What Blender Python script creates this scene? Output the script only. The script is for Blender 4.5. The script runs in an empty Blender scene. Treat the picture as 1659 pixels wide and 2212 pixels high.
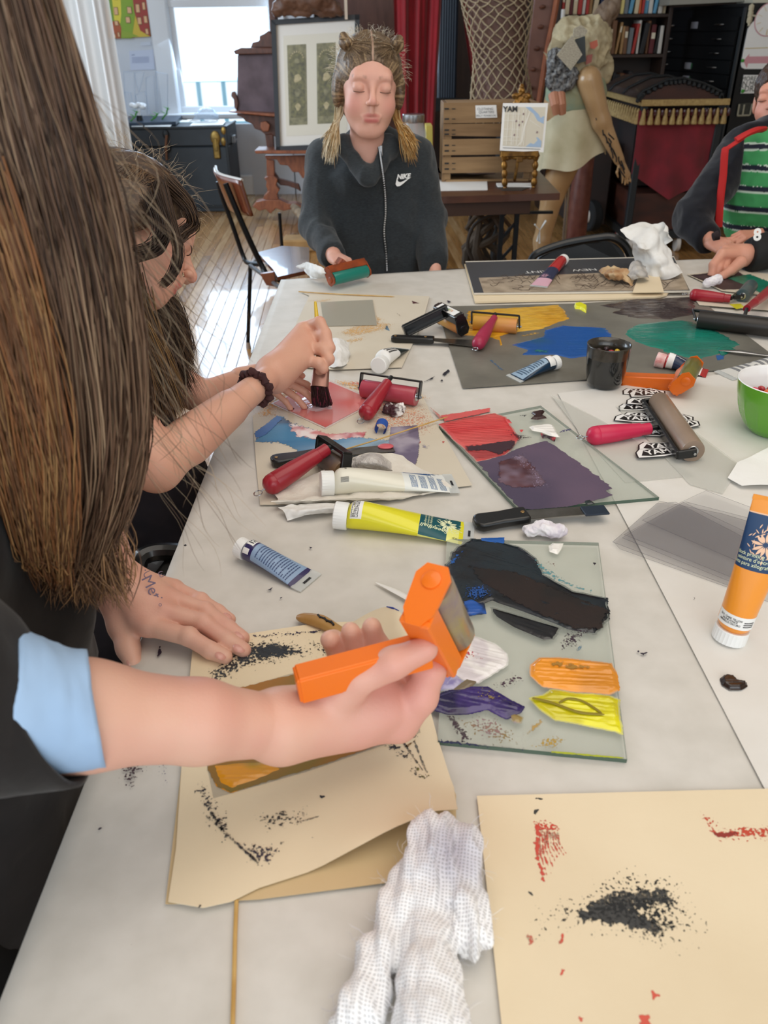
import bpy, bmesh, math, random
import numpy as np
from mathutils import Vector, Matrix
random.seed(7)
S = bpy.context.scene
COL = S.collection
# ---------------------------------------------------------------- camera
FPX = 1720.0; TH = math.radians(31.05); RO = math.radians(.8); CAMZ = 1.32
_d = np.array([0, math.cos(TH), -math.sin(TH)]); _r0 = np.array([1., 0, 0]); _u0 = np.array([0, math.sin(TH), math.cos(TH)])
_r = _r0*math.cos(RO)-_u0*math.sin(RO); _u = _u0*math.cos(RO)+_r0*math.sin(RO); _C = np.array([0, 0, CAMZ])
cam_d = bpy.data.cameras.new('camera'); cam = bpy.data.objects.new('camera', cam_d); COL.objects.link(cam)
cam_d.sensor_fit = 'VERTICAL'; cam_d.sensor_height = 36; cam_d.sensor_width = 27; cam_d.lens = FPX*36/2212
cam_d.clip_start = .01; cam_d.clip_end = 200
cam.matrix_world = Matrix(((_r[0], _u[0], -_d[0], 0), (_r[1], _u[1], -_d[1], 0), (_r[2], _u[2], -_d[2], CAMZ), (0, 0, 0, 1)))
cam_d.dof.use_dof = True; cam_d.dof.focus_distance = 1.15; cam_d.dof.aperture_fstop = 9.0
S.camera = cam
# ---------------------------------------------------------------- world, lights, exposure
S.view_settings.view_transform = 'Standard'; S.view_settings.look = 'None'; S.view_settings.gamma = 1.0
S.view_settings.use_curve_mapping = False; S.view_settings.exposure = -.28
W = bpy.data.worlds.new('daylight'); S.world = W; W.use_nodes = True
W.node_tree.nodes['Background'].inputs[0].default_value = (.78, .90, 1.0, 1); W.node_tree.nodes['Background'].inputs[1].default_value = 1.6
S.cycles.max_bounces = 8; S.cycles.transparent_max_bounces = 24; S.cycles.diffuse_bounces = 4; S.cycles.glossy_bounces = 3
S.cycles.sample_clamp_indirect = 4.0; S.cycles.caustics_reflective = False; S.cycles.caustics_refractive = False
def area(name, loc, target, size, sizey, power, color):
    l = bpy.data.lights.new(name, 'AREA'); l.shape = 'RECTANGLE'; l.size = size; l.size_y = sizey; l.energy = power; l.color = color
    o = bpy.data.objects.new(name, l); COL.objects.link(o); o.location = loc
    o.rotation_euler = (Vector(target)-Vector(loc)).to_track_quat('-Z', 'Y').to_euler(); return o
area('ceiling_light', (.7, .9, 3.3), (.6, 1.1, 0), 2.6, 2.6, 48, (1, .93, .84))
area('window_light_left', (-3.2, 3.6, 1.9), (-1.0, 5.2, .6), 2.4, 2.0, 135, (.74, .87, 1))
area('window_light_back', (-1.35, 7.95, 1.9), (-.6, 3.2, .2), 1.1, 2.0, 60, (.55, .76, 1))
area('window_light_front', (.6, -2.6, 2.2), (.5, 1.6, .8), 3.0, 2.0, 42, (1, .96, .90))
# ---------------------------------------------------------------- helpers: pixels of the photograph to points in the room
def ray(x, y): return _d+(x-829.5)/FPX*_r+(1106-y)/FPX*_u
def P(x, y, z=.75):
    k = ray(x, y); return _C+k*((z-CAMZ)/k[2])
def Y(x, y, yv):
    k = ray(x, y); return _C+k*(yv/k[1])
def D(x, y, t): return _C+ray(x, y)*t
def V(*a): return np.array(a, float)
def nrm(v): v = np.asarray(v, float); return v/(np.linalg.norm(v)+1e-12)
# ---------------------------------------------------------------- numpy noise
def _h(i, j, k, s):
    n = (i.astype(np.int64)*374761393+j.astype(np.int64)*668265263+k.astype(np.int64)*2147483647+s*974634777) & 0xffffffff
    n = ((n ^ (n >> 13))*1274126177) & 0xffffffff
    return ((n ^ (n >> 16)) & 0xffff)/65535.0
def noise(p, scale=1., seed=0, oct=3):
    p = np.asarray(p, float)
    if p.shape[-1] == 2: p = np.concatenate([p, np.zeros(p.shape[:-1]+(1,))], -1)
    out = 0; amp = 1; tot = 0
    for o in range(oct):
        q = p*scale*(2**o)+seed*17.3; f = np.floor(q); t = q-f; t = t*t*(3-2*t); f = f.astype(np.int64); v = 0
        for a in (0, 1):
            for b in (0, 1):
                for c in (0, 1):
                    w = (t[..., 0] if a else 1-t[..., 0])*(t[..., 1] if b else 1-t[..., 1])*(t[..., 2] if c else 1-t[..., 2])
                    v = v+w*_h(f[..., 0]+a, f[..., 1]+b, f[..., 2]+c, seed+o)
        out = out+amp*v; tot += amp; amp *= .5
    return out/tot*2-1
# ---------------------------------------------------------------- colours and materials
def lin(c):
    if isinstance(c, str): c = tuple(int(c[i:i+2], 16)/255 for i in (0, 2, 4))
    return tuple(x/12.92 if x <= .04045 else ((x+.055)/1.055)**2.4 for x in c[:3])
MATS = {}
def mat(name, c='808080', rough=.6, metal=0., c2=None, scale=8., bump=0., bscale=None, spec=.5, coat=0., trans=0., alpha=1., ior=1.45,
        sss=0., stretch=None, vcol=False, emit=0., sheen=0., detail=4.):
    if name in MATS: return MATS[name]
    m = bpy.data.materials.new(name); m.use_nodes = True; nt = m.node_tree; b = nt.nodes['Principled BSDF']; N = nt.nodes.new; L = nt.links.new
    I = b.inputs
    I['Base Color'].default_value = (*lin(c), 1); I['Roughness'].default_value = rough; I['Metallic'].default_value = metal
    I['Specular IOR Level'].default_value = spec; I['Coat Weight'].default_value = coat; I['Transmission Weight'].default_value = trans
    I['Alpha'].default_value = alpha; I['IOR'].default_value = ior
    if sss: I['Subsurface Weight'].default_value = sss; I['Subsurface Radius'].default_value = (1, .35, .2); I['Subsurface Scale'].default_value = .008
    if sheen: I['Sheen Weight'].default_value = sheen
    if emit: I['Emission Color'].default_value = (*lin(c), 1); I['Emission Strength'].default_value = emit
    src = None
    if vcol:
        a = N('ShaderNodeVertexColor'); a.layer_name = 'Col'; src = a.outputs[0]
    tc = None
    if c2 or bump:
        tc = N('ShaderNodeTexCoord'); mp = N('ShaderNodeMapping'); L(tc.outputs['Object'], mp.inputs[0])
        if stretch: mp.inputs['Scale'].default_value = stretch
    if c2:
        n = N('ShaderNodeTexNoise'); n.inputs['Scale'].default_value = scale; n.inputs['Detail'].default_value = detail; L(mp.outputs[0], n.inputs['Vector'])
        r = N('ShaderNodeMapRange'); r.inputs[1].default_value = .3; r.inputs[2].default_value = .7; L(n.outputs[0], r.inputs[0])
        x = N('ShaderNodeMix'); x.data_type = 'RGBA'; x.inputs[6].default_value = (*lin(c), 1); x.inputs[7].default_value = (*lin(c2), 1)
        if src is not None:
            x.blend_type = 'MULTIPLY'; L(src, x.inputs[6]); x.inputs[7].default_value = (*lin(c2), 1)
        L(r.outputs[0], x.inputs[0]); src = x.outputs[2]
    if src is not None: L(src, I['Base Color'])
    if bump:
        n = N('ShaderNodeTexNoise'); n.inputs['Scale'].default_value = bscale or scale*2; n.inputs['Detail'].default_value = 5; L(mp.outputs[0], n.inputs['Vector'])
        bp = N('ShaderNodeBump'); bp.inputs['Strength'].default_value = min(1, bump); bp.inputs['Distance'].default_value = .002*max(1, bump); L(n.outputs[0], bp.inputs['Height']); L(bp.outputs[0], I['Normal'])
    MATS[name] = m; return m
# ---------------------------------------------------------------- objects
def thing(name, label, cat, loc, group=None):
    o = bpy.data.objects.new(name, None); COL.objects.link(o); o.location = tuple(loc); o.empty_display_size = .02
    o['label'] = label; o['category'] = cat
    if group: o['group'] = group
    return o
def woff(parent):
    v = np.zeros(3)
    while parent is not None: v = v+np.array(parent.location); parent = parent.parent
    return v
def obj(name, verts, faces, m, parent=None, label=None, cat=None, group=None, kind=None, smooth=True, col=None, att=None, loc=None, mats=None, midx=None):
    verts = np.asarray(verts, float)
    me = bpy.data.meshes.new(name)
    if parent is None:
        if loc is None: loc = V((verts[:, 0].min()+verts[:, 0].max())/2, (verts[:, 1].min()+verts[:, 1].max())/2, verts[:, 2].min())
    off = np.array(loc) if parent is None else woff(parent)
    vv = verts-off
    if isinstance(faces, np.ndarray):
        nf, k = faces.shape
        me.vertices.add(len(vv)); me.vertices.foreach_set('co', vv.astype(np.float32).ravel())
        me.loops.add(nf*k); me.loops.foreach_set('vertex_index', faces.astype(np.int32).ravel())
        me.polygons.add(nf); me.polygons.foreach_set('loop_start', np.arange(nf, dtype=np.int32)*k)
        me.update(calc_edges=True)
    else:
        me.from_pydata(vv.tolist(), [], [list(map(int, f)) for f in faces]); me.update()
    if mats:
        for x in mats: me.materials.append(x)
        me.polygons.foreach_set('material_index', np.asarray(midx, np.int32))
    else: me.materials.append(m)
    me.polygons.foreach_set('use_smooth', np.full(len(me.polygons), bool(smooth)))
    if smooth == 'auto':
        me.set_sharp_from_angle(angle=.6)
    if col is not None:
        a = me.color_attributes.new('Col', 'FLOAT_COLOR', 'POINT'); c4 = np.ones((len(vv), 4), np.float32); c4[:, :3] = col; a.data.foreach_set('color', c4.ravel())
    if att is not None:
        a = me.attributes.new('m', 'FLOAT', 'POINT'); a.data.foreach_set('value', np.asarray(att, np.float32))
    o = bpy.data.objects.new(name, me); COL.objects.link(o)
    if parent is None: o.location = tuple(off)
    else: o.parent = parent
    if label: o['label'] = label
    if cat: o['category'] = cat
    if group: o['group'] = group
    if kind: o['kind'] = kind
    return o
class MB:
    """collects shapes; build() links them as one mesh"""
    def __init__(s): s.v = []; s.f = []; s.n = 0
    def add(s, v, f):
        v = np.asarray(v, float); s.v.append(v); s.f += [[int(i)+s.n for i in q] for q in f]; s.n += len(v); return s
    def build(s, name, m, parent=None, **k):
        k.setdefault('smooth', 'auto'); return obj(name, np.concatenate(s.v), s.f, m, parent, **k)
    def box(s, c, half, R=None, bev=0.):
        c = np.asarray(c, float); h = np.asarray(half, float); b = min(bev, min(h)*.9)
        if b <= 0:
            v = np.array([[x, y, z] for x in (-1, 1) for y in (-1, 1) for z in (-1, 1)], float)*h
            f = [(0, 1, 3, 2), (4, 6, 7, 5), (0, 4, 5, 1), (2, 3, 7, 6), (0, 2, 6, 4), (1, 5, 7, 3)]
        else:
            v = []; 
            for x in (-1, 1):
                for y in (-1, 1):
                    for z in (-1, 1):
                        for ax in range(3):
                            q = [x*(h[0]-b), y*(h[1]-b), z*(h[2]-b)]; q[ax] = (x, y, z)[ax]*h[ax]; v.append(q)
            v = np.array(v)
            id = lambda x, y, z, a: ((x*2+y)*2+z)*3+a
            f = []
            f += [[id(1, 0, 0, 0), id(1, 1, 0, 0), id(1, 1, 1, 0), id(1, 0, 1, 0)], [id(0, 0, 0, 0), id(0, 0, 1, 0), id(0, 1, 1, 0), id(0, 1, 0, 0)]]
            f += [[id(0, 1, 0, 1), id(0, 1, 1, 1), id(1, 1, 1, 1), id(1, 1, 0, 1)], [id(0, 0, 0, 1), id(1, 0, 0, 1), id(1, 0, 1, 1), id(0, 0, 1, 1)]]
            f += [[id(0, 0, 1, 2), id(1, 0, 1, 2), id(1, 1, 1, 2), id(0, 1, 1, 2)], [id(0, 0, 0, 2), id(0, 1, 0, 2), id(1, 1, 0, 2), id(1, 0, 0, 2)]]
            for a, bb in ((0, 1), (1, 0)):
                pass
            for x in (0, 1):
                for y in (0, 1): f.append([id(x, y, 0, 0), id(x, y, 1, 0), id(x, y, 1, 1), id(x, y, 0, 1)])
            for x in (0, 1):
                for z in (0, 1): f.append([id(x, 0, z, 0), id(x, 1, z, 0), id(x, 1, z, 2), id(x, 0, z, 2)])
            for y in (0, 1):
                for z in (0, 1): f.append([id(0, y, z, 1), id(1, y, z, 1), id(1, y, z, 2), id(0, y, z, 2)])
            for x in (0, 1):
                for y in (0, 1):
                    for z in (0, 1): f.append([id(x, y, z, 0), id(x, y, z, 1), id(x, y, z, 2)])
        if R is not None: v = v@np.asarray(R).T
        return s.add(v+c, f)
    def bar(s, a, b, w, t, up=(0, 0, 1), bev=0.):
        a = np.asarray(a, float); b = np.asarray(b, float); R = frame(b-a, up)
        return s.box((a+b)/2, (np.linalg.norm(b-a)/2, w/2, t/2), R, bev)
    def tube(s, pts, r, n=10, caps=True, flat=1., up=None):
        pts = [np.asarray(p, float) for p in pts]; k = len(pts); rr = r if hasattr(r, '__len__') else [r]*k
        v = []; pu = None
        for i, p in enumerate(pts):
            t = nrm(pts[min(i+1, k-1)]-pts[max(i-1, 0)])
            ref = (np.asarray(up, float) if up is not None else (pu if pu is not None else (V(0, 0, 1) if abs(t[2]) < .9 else V(1, 0, 0))))
            e = nrm(ref-t*np.dot(ref, t)); pu = e; g = np.cross(t, e)
            for j in range(n):
                a = 2*math.pi*j/n; v.append(p+rr[i]*(g*math.cos(a)+e*math.sin(a)*flat))
        f = [(i*n+j, i*n+(j+1) % n, (i+1)*n+(j+1) % n, (i+1)*n+j) for i in range(k-1) for j in range(n)]
        if caps: f += [tuple(reversed(range(n))), tuple(range((k-1)*n, k*n))]
        return s.add(v, f)
    def lathe(s, a, b, prof, n=24, ridge=0., nr=0):
        """prof: list of (fraction along a->b, radius)"""
        a = np.asarray(a, float); b = np.asarray(b, float); R = frame(b-a); v = []; k = len(prof)
        for u, r in prof:
            for j in range(n):
                th = 2*math.pi*j/n; q = r*(1+ridge*(j % 2)) if ridge else r
                v.append(a+(b-a)*u+q*(R[:, 1]*math.cos(th)+R[:, 2]*math.sin(th)))
        f = [(i*n+j, i*n+(j+1) % n, (i+1)*n+(j+1) % n, (i+1)*n+j) for i in range(k-1) for j in range(n)]
        f += [tuple(reversed(range(n))), tuple(range((k-1)*n, k*n))]
        return s.add(v, f)
    def slab(s, poly, z0, z1):
        p = np.asarray(poly, float); n = len(p)
        if sum(p[i, 0]*p[(i+1) % n, 1]-p[(i+1) % n, 0]*p[i, 1] for i in range(n)) < 0: p = p[::-1]
        v = np.concatenate([np.c_[p[:, :2], np.full(n, z0)], np.c_[p[:, :2], np.full(n, z1)]])
        return s.add(v, [tuple(reversed(range(n))), tuple(range(n, 2*n))]+[(i, (i+1) % n, n+(i+1) % n, n+i) for i in range(n)])
    def prism(s, poly3, dvec):
        p = np.asarray(poly3, float); n = len(p); v = np.concatenate([p, p+np.asarray(dvec, float)])
        return s.add(v, [tuple(reversed(range(n))), tuple(range(n, 2*n))]+[(i, (i+1) % n, n+(i+1) % n, n+i) for i in range(n)])
    def ball(s, c, r, n=12, R=None):
        c = np.asarray(c, float); r = np.asarray(r if hasattr(r, '__len__') else (r, r, r), float); v = [(0, 0, 1)]; m = n//2
        for i in range(1, m):
            for j in range(n):
                a = math.pi*i/m; b = 2*math.pi*j/n; v.append((math.sin(a)*math.cos(b), math.sin(a)*math.sin(b), math.cos(a)))
        v.append((0, 0, -1)); f = [(0, 1+j, 1+(j+1) % n) for j in range(n)]
        f += [(1+(i-1)*n+j, 1+i*n+j, 1+i*n+(j+1) % n, 1+(i-1)*n+(j+1) % n) for i in range(1, m-1) for j in range(n)]
        e = len(v)-1; f += [(e, 1+(m-2)*n+(j+1) % n, 1+(m-2)*n+j) for j in range(n)]
        v = np.array(v)*r
        if R is not None: v = v@np.asarray(R).T
        return s.add(v+c, f)
def frame(x, up=(0, 0, 1)):
    x = nrm(x); up = np.asarray(up, float)
    if abs(np.dot(x, up)) > .98: up = V(0, 1, 0)
    y = nrm(np.cross(up, x)); return np.array([x, y, np.cross(x, y)]).T
def rotz(a): c, s_ = math.cos(a), math.sin(a); return np.array([[c, -s_, 0], [s_, c, 0], [0, 0, 1]])
def eul(x, y, z): return np.array(Matrix.Rotation(z, 3, 'Z')@Matrix.Rotation(y, 3, 'Y')@Matrix.Rotation(x, 3, 'X'))
def spline(pts, n=24):
    p = np.asarray(pts, float); k = len(p); t = np.linspace(0, k-1, n); out = []
    for u in t:
        i = min(int(u), k-2); f = u-i; a, b, c, d = p[max(i-1, 0)], p[i], p[i+1], p[min(i+2, k-1)]
        out.append(.5*((2*b)+(c-a)*f+(2*a-5*b+4*c-d)*f*f+(3*b-a-3*c+d)*f**3))
    return np.array(out)
def grid(fn, nu, nv, closed=False):
    u, v = np.meshgrid(np.linspace(0, 1, nu), np.linspace(0, 1, nv), indexing='ij'); p = fn(u, v).reshape(-1, 3)
    i, j = np.meshgrid(np.arange(nu-1), np.arange(nv-1), indexing='ij'); a = (i*nv+j).ravel()
    return p, np.stack([a, a+nv, a+nv+1, a+1], 1), u.ravel(), v.ravel()
# text: the built-in font, turned into mesh; fn maps flat (x, y) in units of letter height to the surface
_TX = {}
def text_verts(s, shear=0., bold=0.):
    key = (s, shear, bold)
    if key in _TX: return _TX[key]
    c = bpy.data.curves.new('t', 'FONT'); c.body = s; c.size = 1; c.align_x = 'CENTER'; c.align_y = 'CENTER'; c.shear = shear; c.offset = bold; c.resolution_u = 3; c.space_line = .9
    o = bpy.data.objects.new('t', c); COL.objects.link(o); dg = bpy.context.evaluated_depsgraph_get(); me = bpy.data.meshes.new_from_object(o.evaluated_get(dg))
    v = np.array([q.co[:] for q in me.vertices]).reshape(-1, 3); f = [tuple(p.vertices) for p in me.polygons]
    bpy.data.objects.remove(o); bpy.data.curves.remove(c); bpy.data.meshes.remove(me); _TX[key] = (v, f); return v, f
def text_on(name, s, m, parent, fn, shear=0., bold=0., **k):
    v, f = text_verts(s, shear, bold)
    if len(v) == 0: return None
    return obj(name, fn(v[:, 0], v[:, 1]), f, m, parent, smooth=False, **k)
def flat_text(name, s, m, parent, c, ex, ey, h, off=.0004, **k):
    """centre c, letter height h, ex = reading direction, ey = up direction of letters"""
    c = np.asarray(c, float); ex = nrm(ex); ey = nrm(np.asarray(ey, float)-ex*np.dot(ey, ex)); n = np.cross(ex, ey)
    return text_on(name, s, m, parent, lambda x, y: c+n*off+np.outer(x*h, ex)+np.outer(y*h, ey), **k)
# ---------------------------------------------------------------- signed distance shapes -> one continuous surface
class SD:
    def __init__(s, lo, hi, h):
        s.lo = np.asarray(lo, float); s.h = h; s.n = np.maximum(4, np.ceil((np.asarray(hi, float)-s.lo)/h).astype(int)+1); s.a = np.full(s.n, .06, np.float32)
    def _win(s, lo, hi, pad):
        i0 = np.clip(np.floor((lo-pad-s.lo)/s.h).astype(int), 0, s.n); i1 = np.clip(np.ceil((hi+pad-s.lo)/s.h).astype(int)+1, 0, s.n)
        if (i1 <= i0).any(): return None
        ax = [(s.lo[k]+np.arange(i0[k], i1[k])*s.h).astype(np.float32) for k in range(3)]
        X, Yy, Z = np.meshgrid(*ax, indexing='ij'); return tuple(slice(i0[k], i1[k]) for k in range(3)), X, Yy, Z
    def _mix(s, sl, d, k, sub):
        a = s.a[sl]; d = d.astype(np.float32)
        if sub:
            d = -d
            hh = np.clip(.5-.5*(a-d)/k, 0, 1) if k > 0 else (d > a); s.a[sl] = a*(1-hh)+d*hh+(k*hh*(1-hh) if k > 0 else 0)
        else:
            hh = np.clip(.5+.5*(a-d)/k, 0, 1) if k > 0 else (d < a).astype(np.float32); s.a[sl] = a*(1-hh)+d*hh-(k*hh*(1-hh) if k > 0 else 0)
    def cap(s, a, b, ra, rb=None, k=.01, sub=False):
        rb = ra if rb is None else rb; a = np.asarray(a, float); b = np.asarray(b, float); R = max(ra, rb)
        w = s._win(np.minimum(a, b)-R, np.maximum(a, b)+R, k+3*s.h)
        if w is None: return s
        sl, X, Yy, Z = w; ab = b-a; L2 = max(ab@ab, 1e-9); x, y, z = X-a[0], Yy-a[1], Z-a[2]
        t = np.clip((x*ab[0]+y*ab[1]+z*ab[2])/L2, 0, 1); d = np.sqrt((x-t*ab[0])**2+(y-t*ab[1])**2+(z-t*ab[2])**2)-(ra+(rb-ra)*t)
        s._mix(sl, d, k, sub); return s
    def ell(s, c, r, R=None, k=.01, sub=False):
        c = np.asarray(c, float); r = np.asarray(r, float); m = r.max(); w = s._win(c-m, c+m, k+3*s.h)
        if w is None: return s
        sl, X, Yy, Z = w; q = np.stack([X-c[0], Yy-c[1], Z-c[2]], -1)
        if R is not None: q = q@np.asarray(R).astype(np.float32)
        k0 = np.sqrt(((q/r)**2).sum(-1)); k1 = np.sqrt(((q/(r*r))**2).sum(-1)); s._mix(sl, k0*(k0-1)/np.maximum(k1, 1e-6), k, sub); return s
    def box(s, c, hf, R=None, rd=.005, k=.005, sub=False):
        c = np.asarray(c, float); hf = np.asarray(hf, float); m = np.linalg.norm(hf); w = s._win(c-m, c+m, k+3*s.h)
        if w is None: return s
        sl, X, Yy, Z = w; q = np.stack([X-c[0], Yy-c[1], Z-c[2]], -1)
        if R is not None: q = q@np.asarray(R)
        q = np.abs(q)-(hf-rd); d = np.sqrt((np.maximum(q, 0)**2).sum(-1))+np.minimum(q.max(-1), 0)-rd; s._mix(sl, d, k, sub); return s
    def chain(s, pts, rs, k=.008, sub=False):
        for i in range(len(pts)-1): s.cap(pts[i], pts[i+1], rs[i], rs[i+1], k, sub)
        return s
    def plane(s, p, n, k=.004):
        """cut away what lies on the side n points to"""
        p = np.asarray(p, float); n = nrm(n); ax = [(s.lo[q]+np.arange(s.n[q])*s.h).astype(np.float32) for q in range(3)]
        X, Yy, Z = np.meshgrid(*ax, indexing='ij'); d = -((X-p[0])*n[0]+(Yy-p[1])*n[1]+(Z-p[2])*n[2])
        s._mix((slice(None),)*3, d, k, True); return s
    def mesh(s, smooth=1):
        a = s.a; a[0] = a[-1] = .05; a[:, 0] = a[:, -1] = .05; a[:, :, 0] = a[:, :, -1] = .05
        ins = a < 0; n = s.n; c = np.zeros(n-1, np.uint8)
        for dx in (0, 1):
            for dy in (0, 1):
                for dz in (0, 1): c += ins[dx:n[0]-1+dx, dy:n[1]-1+dy, dz:n[2]-1+dz]
        act = np.argwhere((c > 0) & (c < 8)); idx = np.full(n-1, -1, np.int64); idx[tuple(act.T)] = np.arange(len(act))
        acc = np.zeros((len(act), 3)); cnt = np.zeros(len(act)); cs = [(x, y, z) for x in (0, 1) for y in (0, 1) for z in (0, 1)]
        for p in cs:
            for q in range(3):
                if p[q]: continue
                p2 = list(p); p2[q] = 1; va = a[act[:, 0]+p[0], act[:, 1]+p[1], act[:, 2]+p[2]]; vb = a[act[:, 0]+p2[0], act[:, 1]+p2[1], act[:, 2]+p2[2]]
                m = (va < 0) != (vb < 0); t = np.where(m, va/(va-vb+1e-20), 0)
                for j in range(3): acc[:, j] += np.where(m, p[j]+(t if j == q else 0), 0)
                cnt += m
        v = s.lo+s.h*(act+acc/np.maximum(cnt, 1)[:, None]); F = []
        for q in range(3):
            o1, o2 = [(1, 2), (2, 0), (0, 1)][q]
            A = ins[:-1] if q == 0 else ins[:, :-1] if q == 1 else ins[:, :, :-1]; B = ins[1:] if q == 0 else ins[:, 1:] if q == 1 else ins[:, :, 1:]
            e = np.argwhere(A != B); e = e[(e[:, o1] > 0) & (e[:, o2] > 0)]
            u1 = np.zeros(3, int); u1[o1] = 1; u2 = np.zeros(3, int); u2[o2] = 1
            qd = np.stack([idx[tuple((e-u1-u2).T)], idx[tuple((e-u2).T)], idx[tuple(e.T)], idx[tuple((e-u1).T)]], 1)
            fl = ins[tuple(e.T)]; qd[~fl] = qd[~fl][:, ::-1]; F.append(qd)
        F = np.concatenate(F)
        for _ in range(smooth): v = relax(v, F, .5)
        return v, F
def relax(v, F, w=.5):
    acc = np.zeros_like(v); cnt = np.zeros(len(v)); k = F.shape[1]
    for i in range(k):
        a, b = F[:, i], F[:, (i+1) % k]
        for j in range(3): acc[:, j] += np.bincount(a, v[b, j], len(v))+np.bincount(b, v[a, j], len(v))
        cnt += np.bincount(a, minlength=len(v))+np.bincount(b, minlength=len(v))
    return v*(1-w)+w*acc/np.maximum(cnt, 1)[:, None]
def vnormals(v, F):
    n = np.cross(v[F[:, 2]]-v[F[:, 0]], v[F[:, 3 % F.shape[1]]]-v[F[:, 1]]) if F.shape[1] == 4 else np.cross(v[F[:, 1]]-v[F[:, 0]], v[F[:, 2]]-v[F[:, 0]])
    o = np.zeros_like(v)
    for i in range(F.shape[1]):
        for j in range(3): o[:, j] += np.bincount(F[:, i], n[:, j], len(v))
    return o/(np.linalg.norm(o, axis=1, keepdims=True)+1e-12)
def folds(v, F, amp, scale, stretch=(1, 1, 1), seed=0, ridged=True):
    """push the surface in and out like cloth"""
    n = vnormals(v, F); q = noise(v*np.array(stretch), scale, seed, 3); 
    if ridged: q = 1-2*np.abs(q)*1.6
    return v+n*(amp*q)[:, None]
# ---------------------------------------------------------------- ink, print and paint on surfaces
def ink_mat(name, rough=.35, nscale=260., stretch=(1, 1, 1), amp=.6, bump=.3, coat=0.):
    """colour attribute with broken edges: opacity is the mask attribute pushed about by noise"""
    if name in MATS: return MATS[name]
    m = bpy.data.materials.new(name); m.use_nodes = True; nt = m.node_tree; b = nt.nodes['Principled BSDF']; N = nt.nodes.new; L = nt.links.new
    a = N('ShaderNodeVertexColor'); a.layer_name = 'Col'; L(a.outputs[0], b.inputs['Base Color']); b.inputs['Roughness'].default_value = rough; b.inputs['Coat Weight'].default_value = coat
    t = N('ShaderNodeAttribute'); t.attribute_name = 'm'; tc = N('ShaderNodeTexCoord'); mp = N('ShaderNodeMapping'); mp.inputs['Scale'].default_value = stretch; L(tc.outputs['Object'], mp.inputs[0])
    n = N('ShaderNodeTexNoise'); n.inputs['Scale'].default_value = nscale; n.inputs['Detail'].default_value = 4; L(mp.outputs[0], n.inputs['Vector'])
    s = N('ShaderNodeMath'); s.operation = 'SUBTRACT'; L(n.outputs[0], s.inputs[0]); s.inputs[1].default_value = .5
    k = N('ShaderNodeMath'); k.operation = 'MULTIPLY_ADD'; L(s.outputs[0], k.inputs[0]); k.inputs[1].default_value = amp*2.2; L(t.outputs['Fac'], k.inputs[2])
    r = N('ShaderNodeMapRange'); r.inputs[1].default_value = .46; r.inputs[2].default_value = .56; L(k.outputs[0], r.inputs[0]); L(r.outputs[0], b.inputs['Alpha'])
    if bump:
        bp = N('ShaderNodeBump'); bp.inputs['Strength'].default_value = bump; bp.inputs['Distance'].default_value = .001; L(n.outputs[0], bp.inputs['Height']); L(bp.outputs[0], b.inputs['Normal'])
    MATS[name] = m; return m
def poly_sd(p, poly):
    """signed distance, positive inside"""
    q = np.asarray(poly, float)[:, :2]; n = len(q); d = np.full(len(p), 1e9); ins = np.zeros(len(p), bool)
    for i in range(n):
        a, b = q[i], q[(i+1) % n]; e = b-a; w = p-a; t = np.clip((w@e)/max(e@e, 1e-12), 0, 1); d = np.minimum(d, np.hypot(*(w-t[:, None]*e).T))
        c = ((a[1] > p[:, 1]) != (b[1] > p[:, 1])); x = (b[0]-a[0])*(p[:, 1]-a[1])/(b[1]-a[1]+1e-15)+a[0]; ins ^= c & (p[:, 0] < x)
    return np.where(ins, d, -d)
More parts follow.
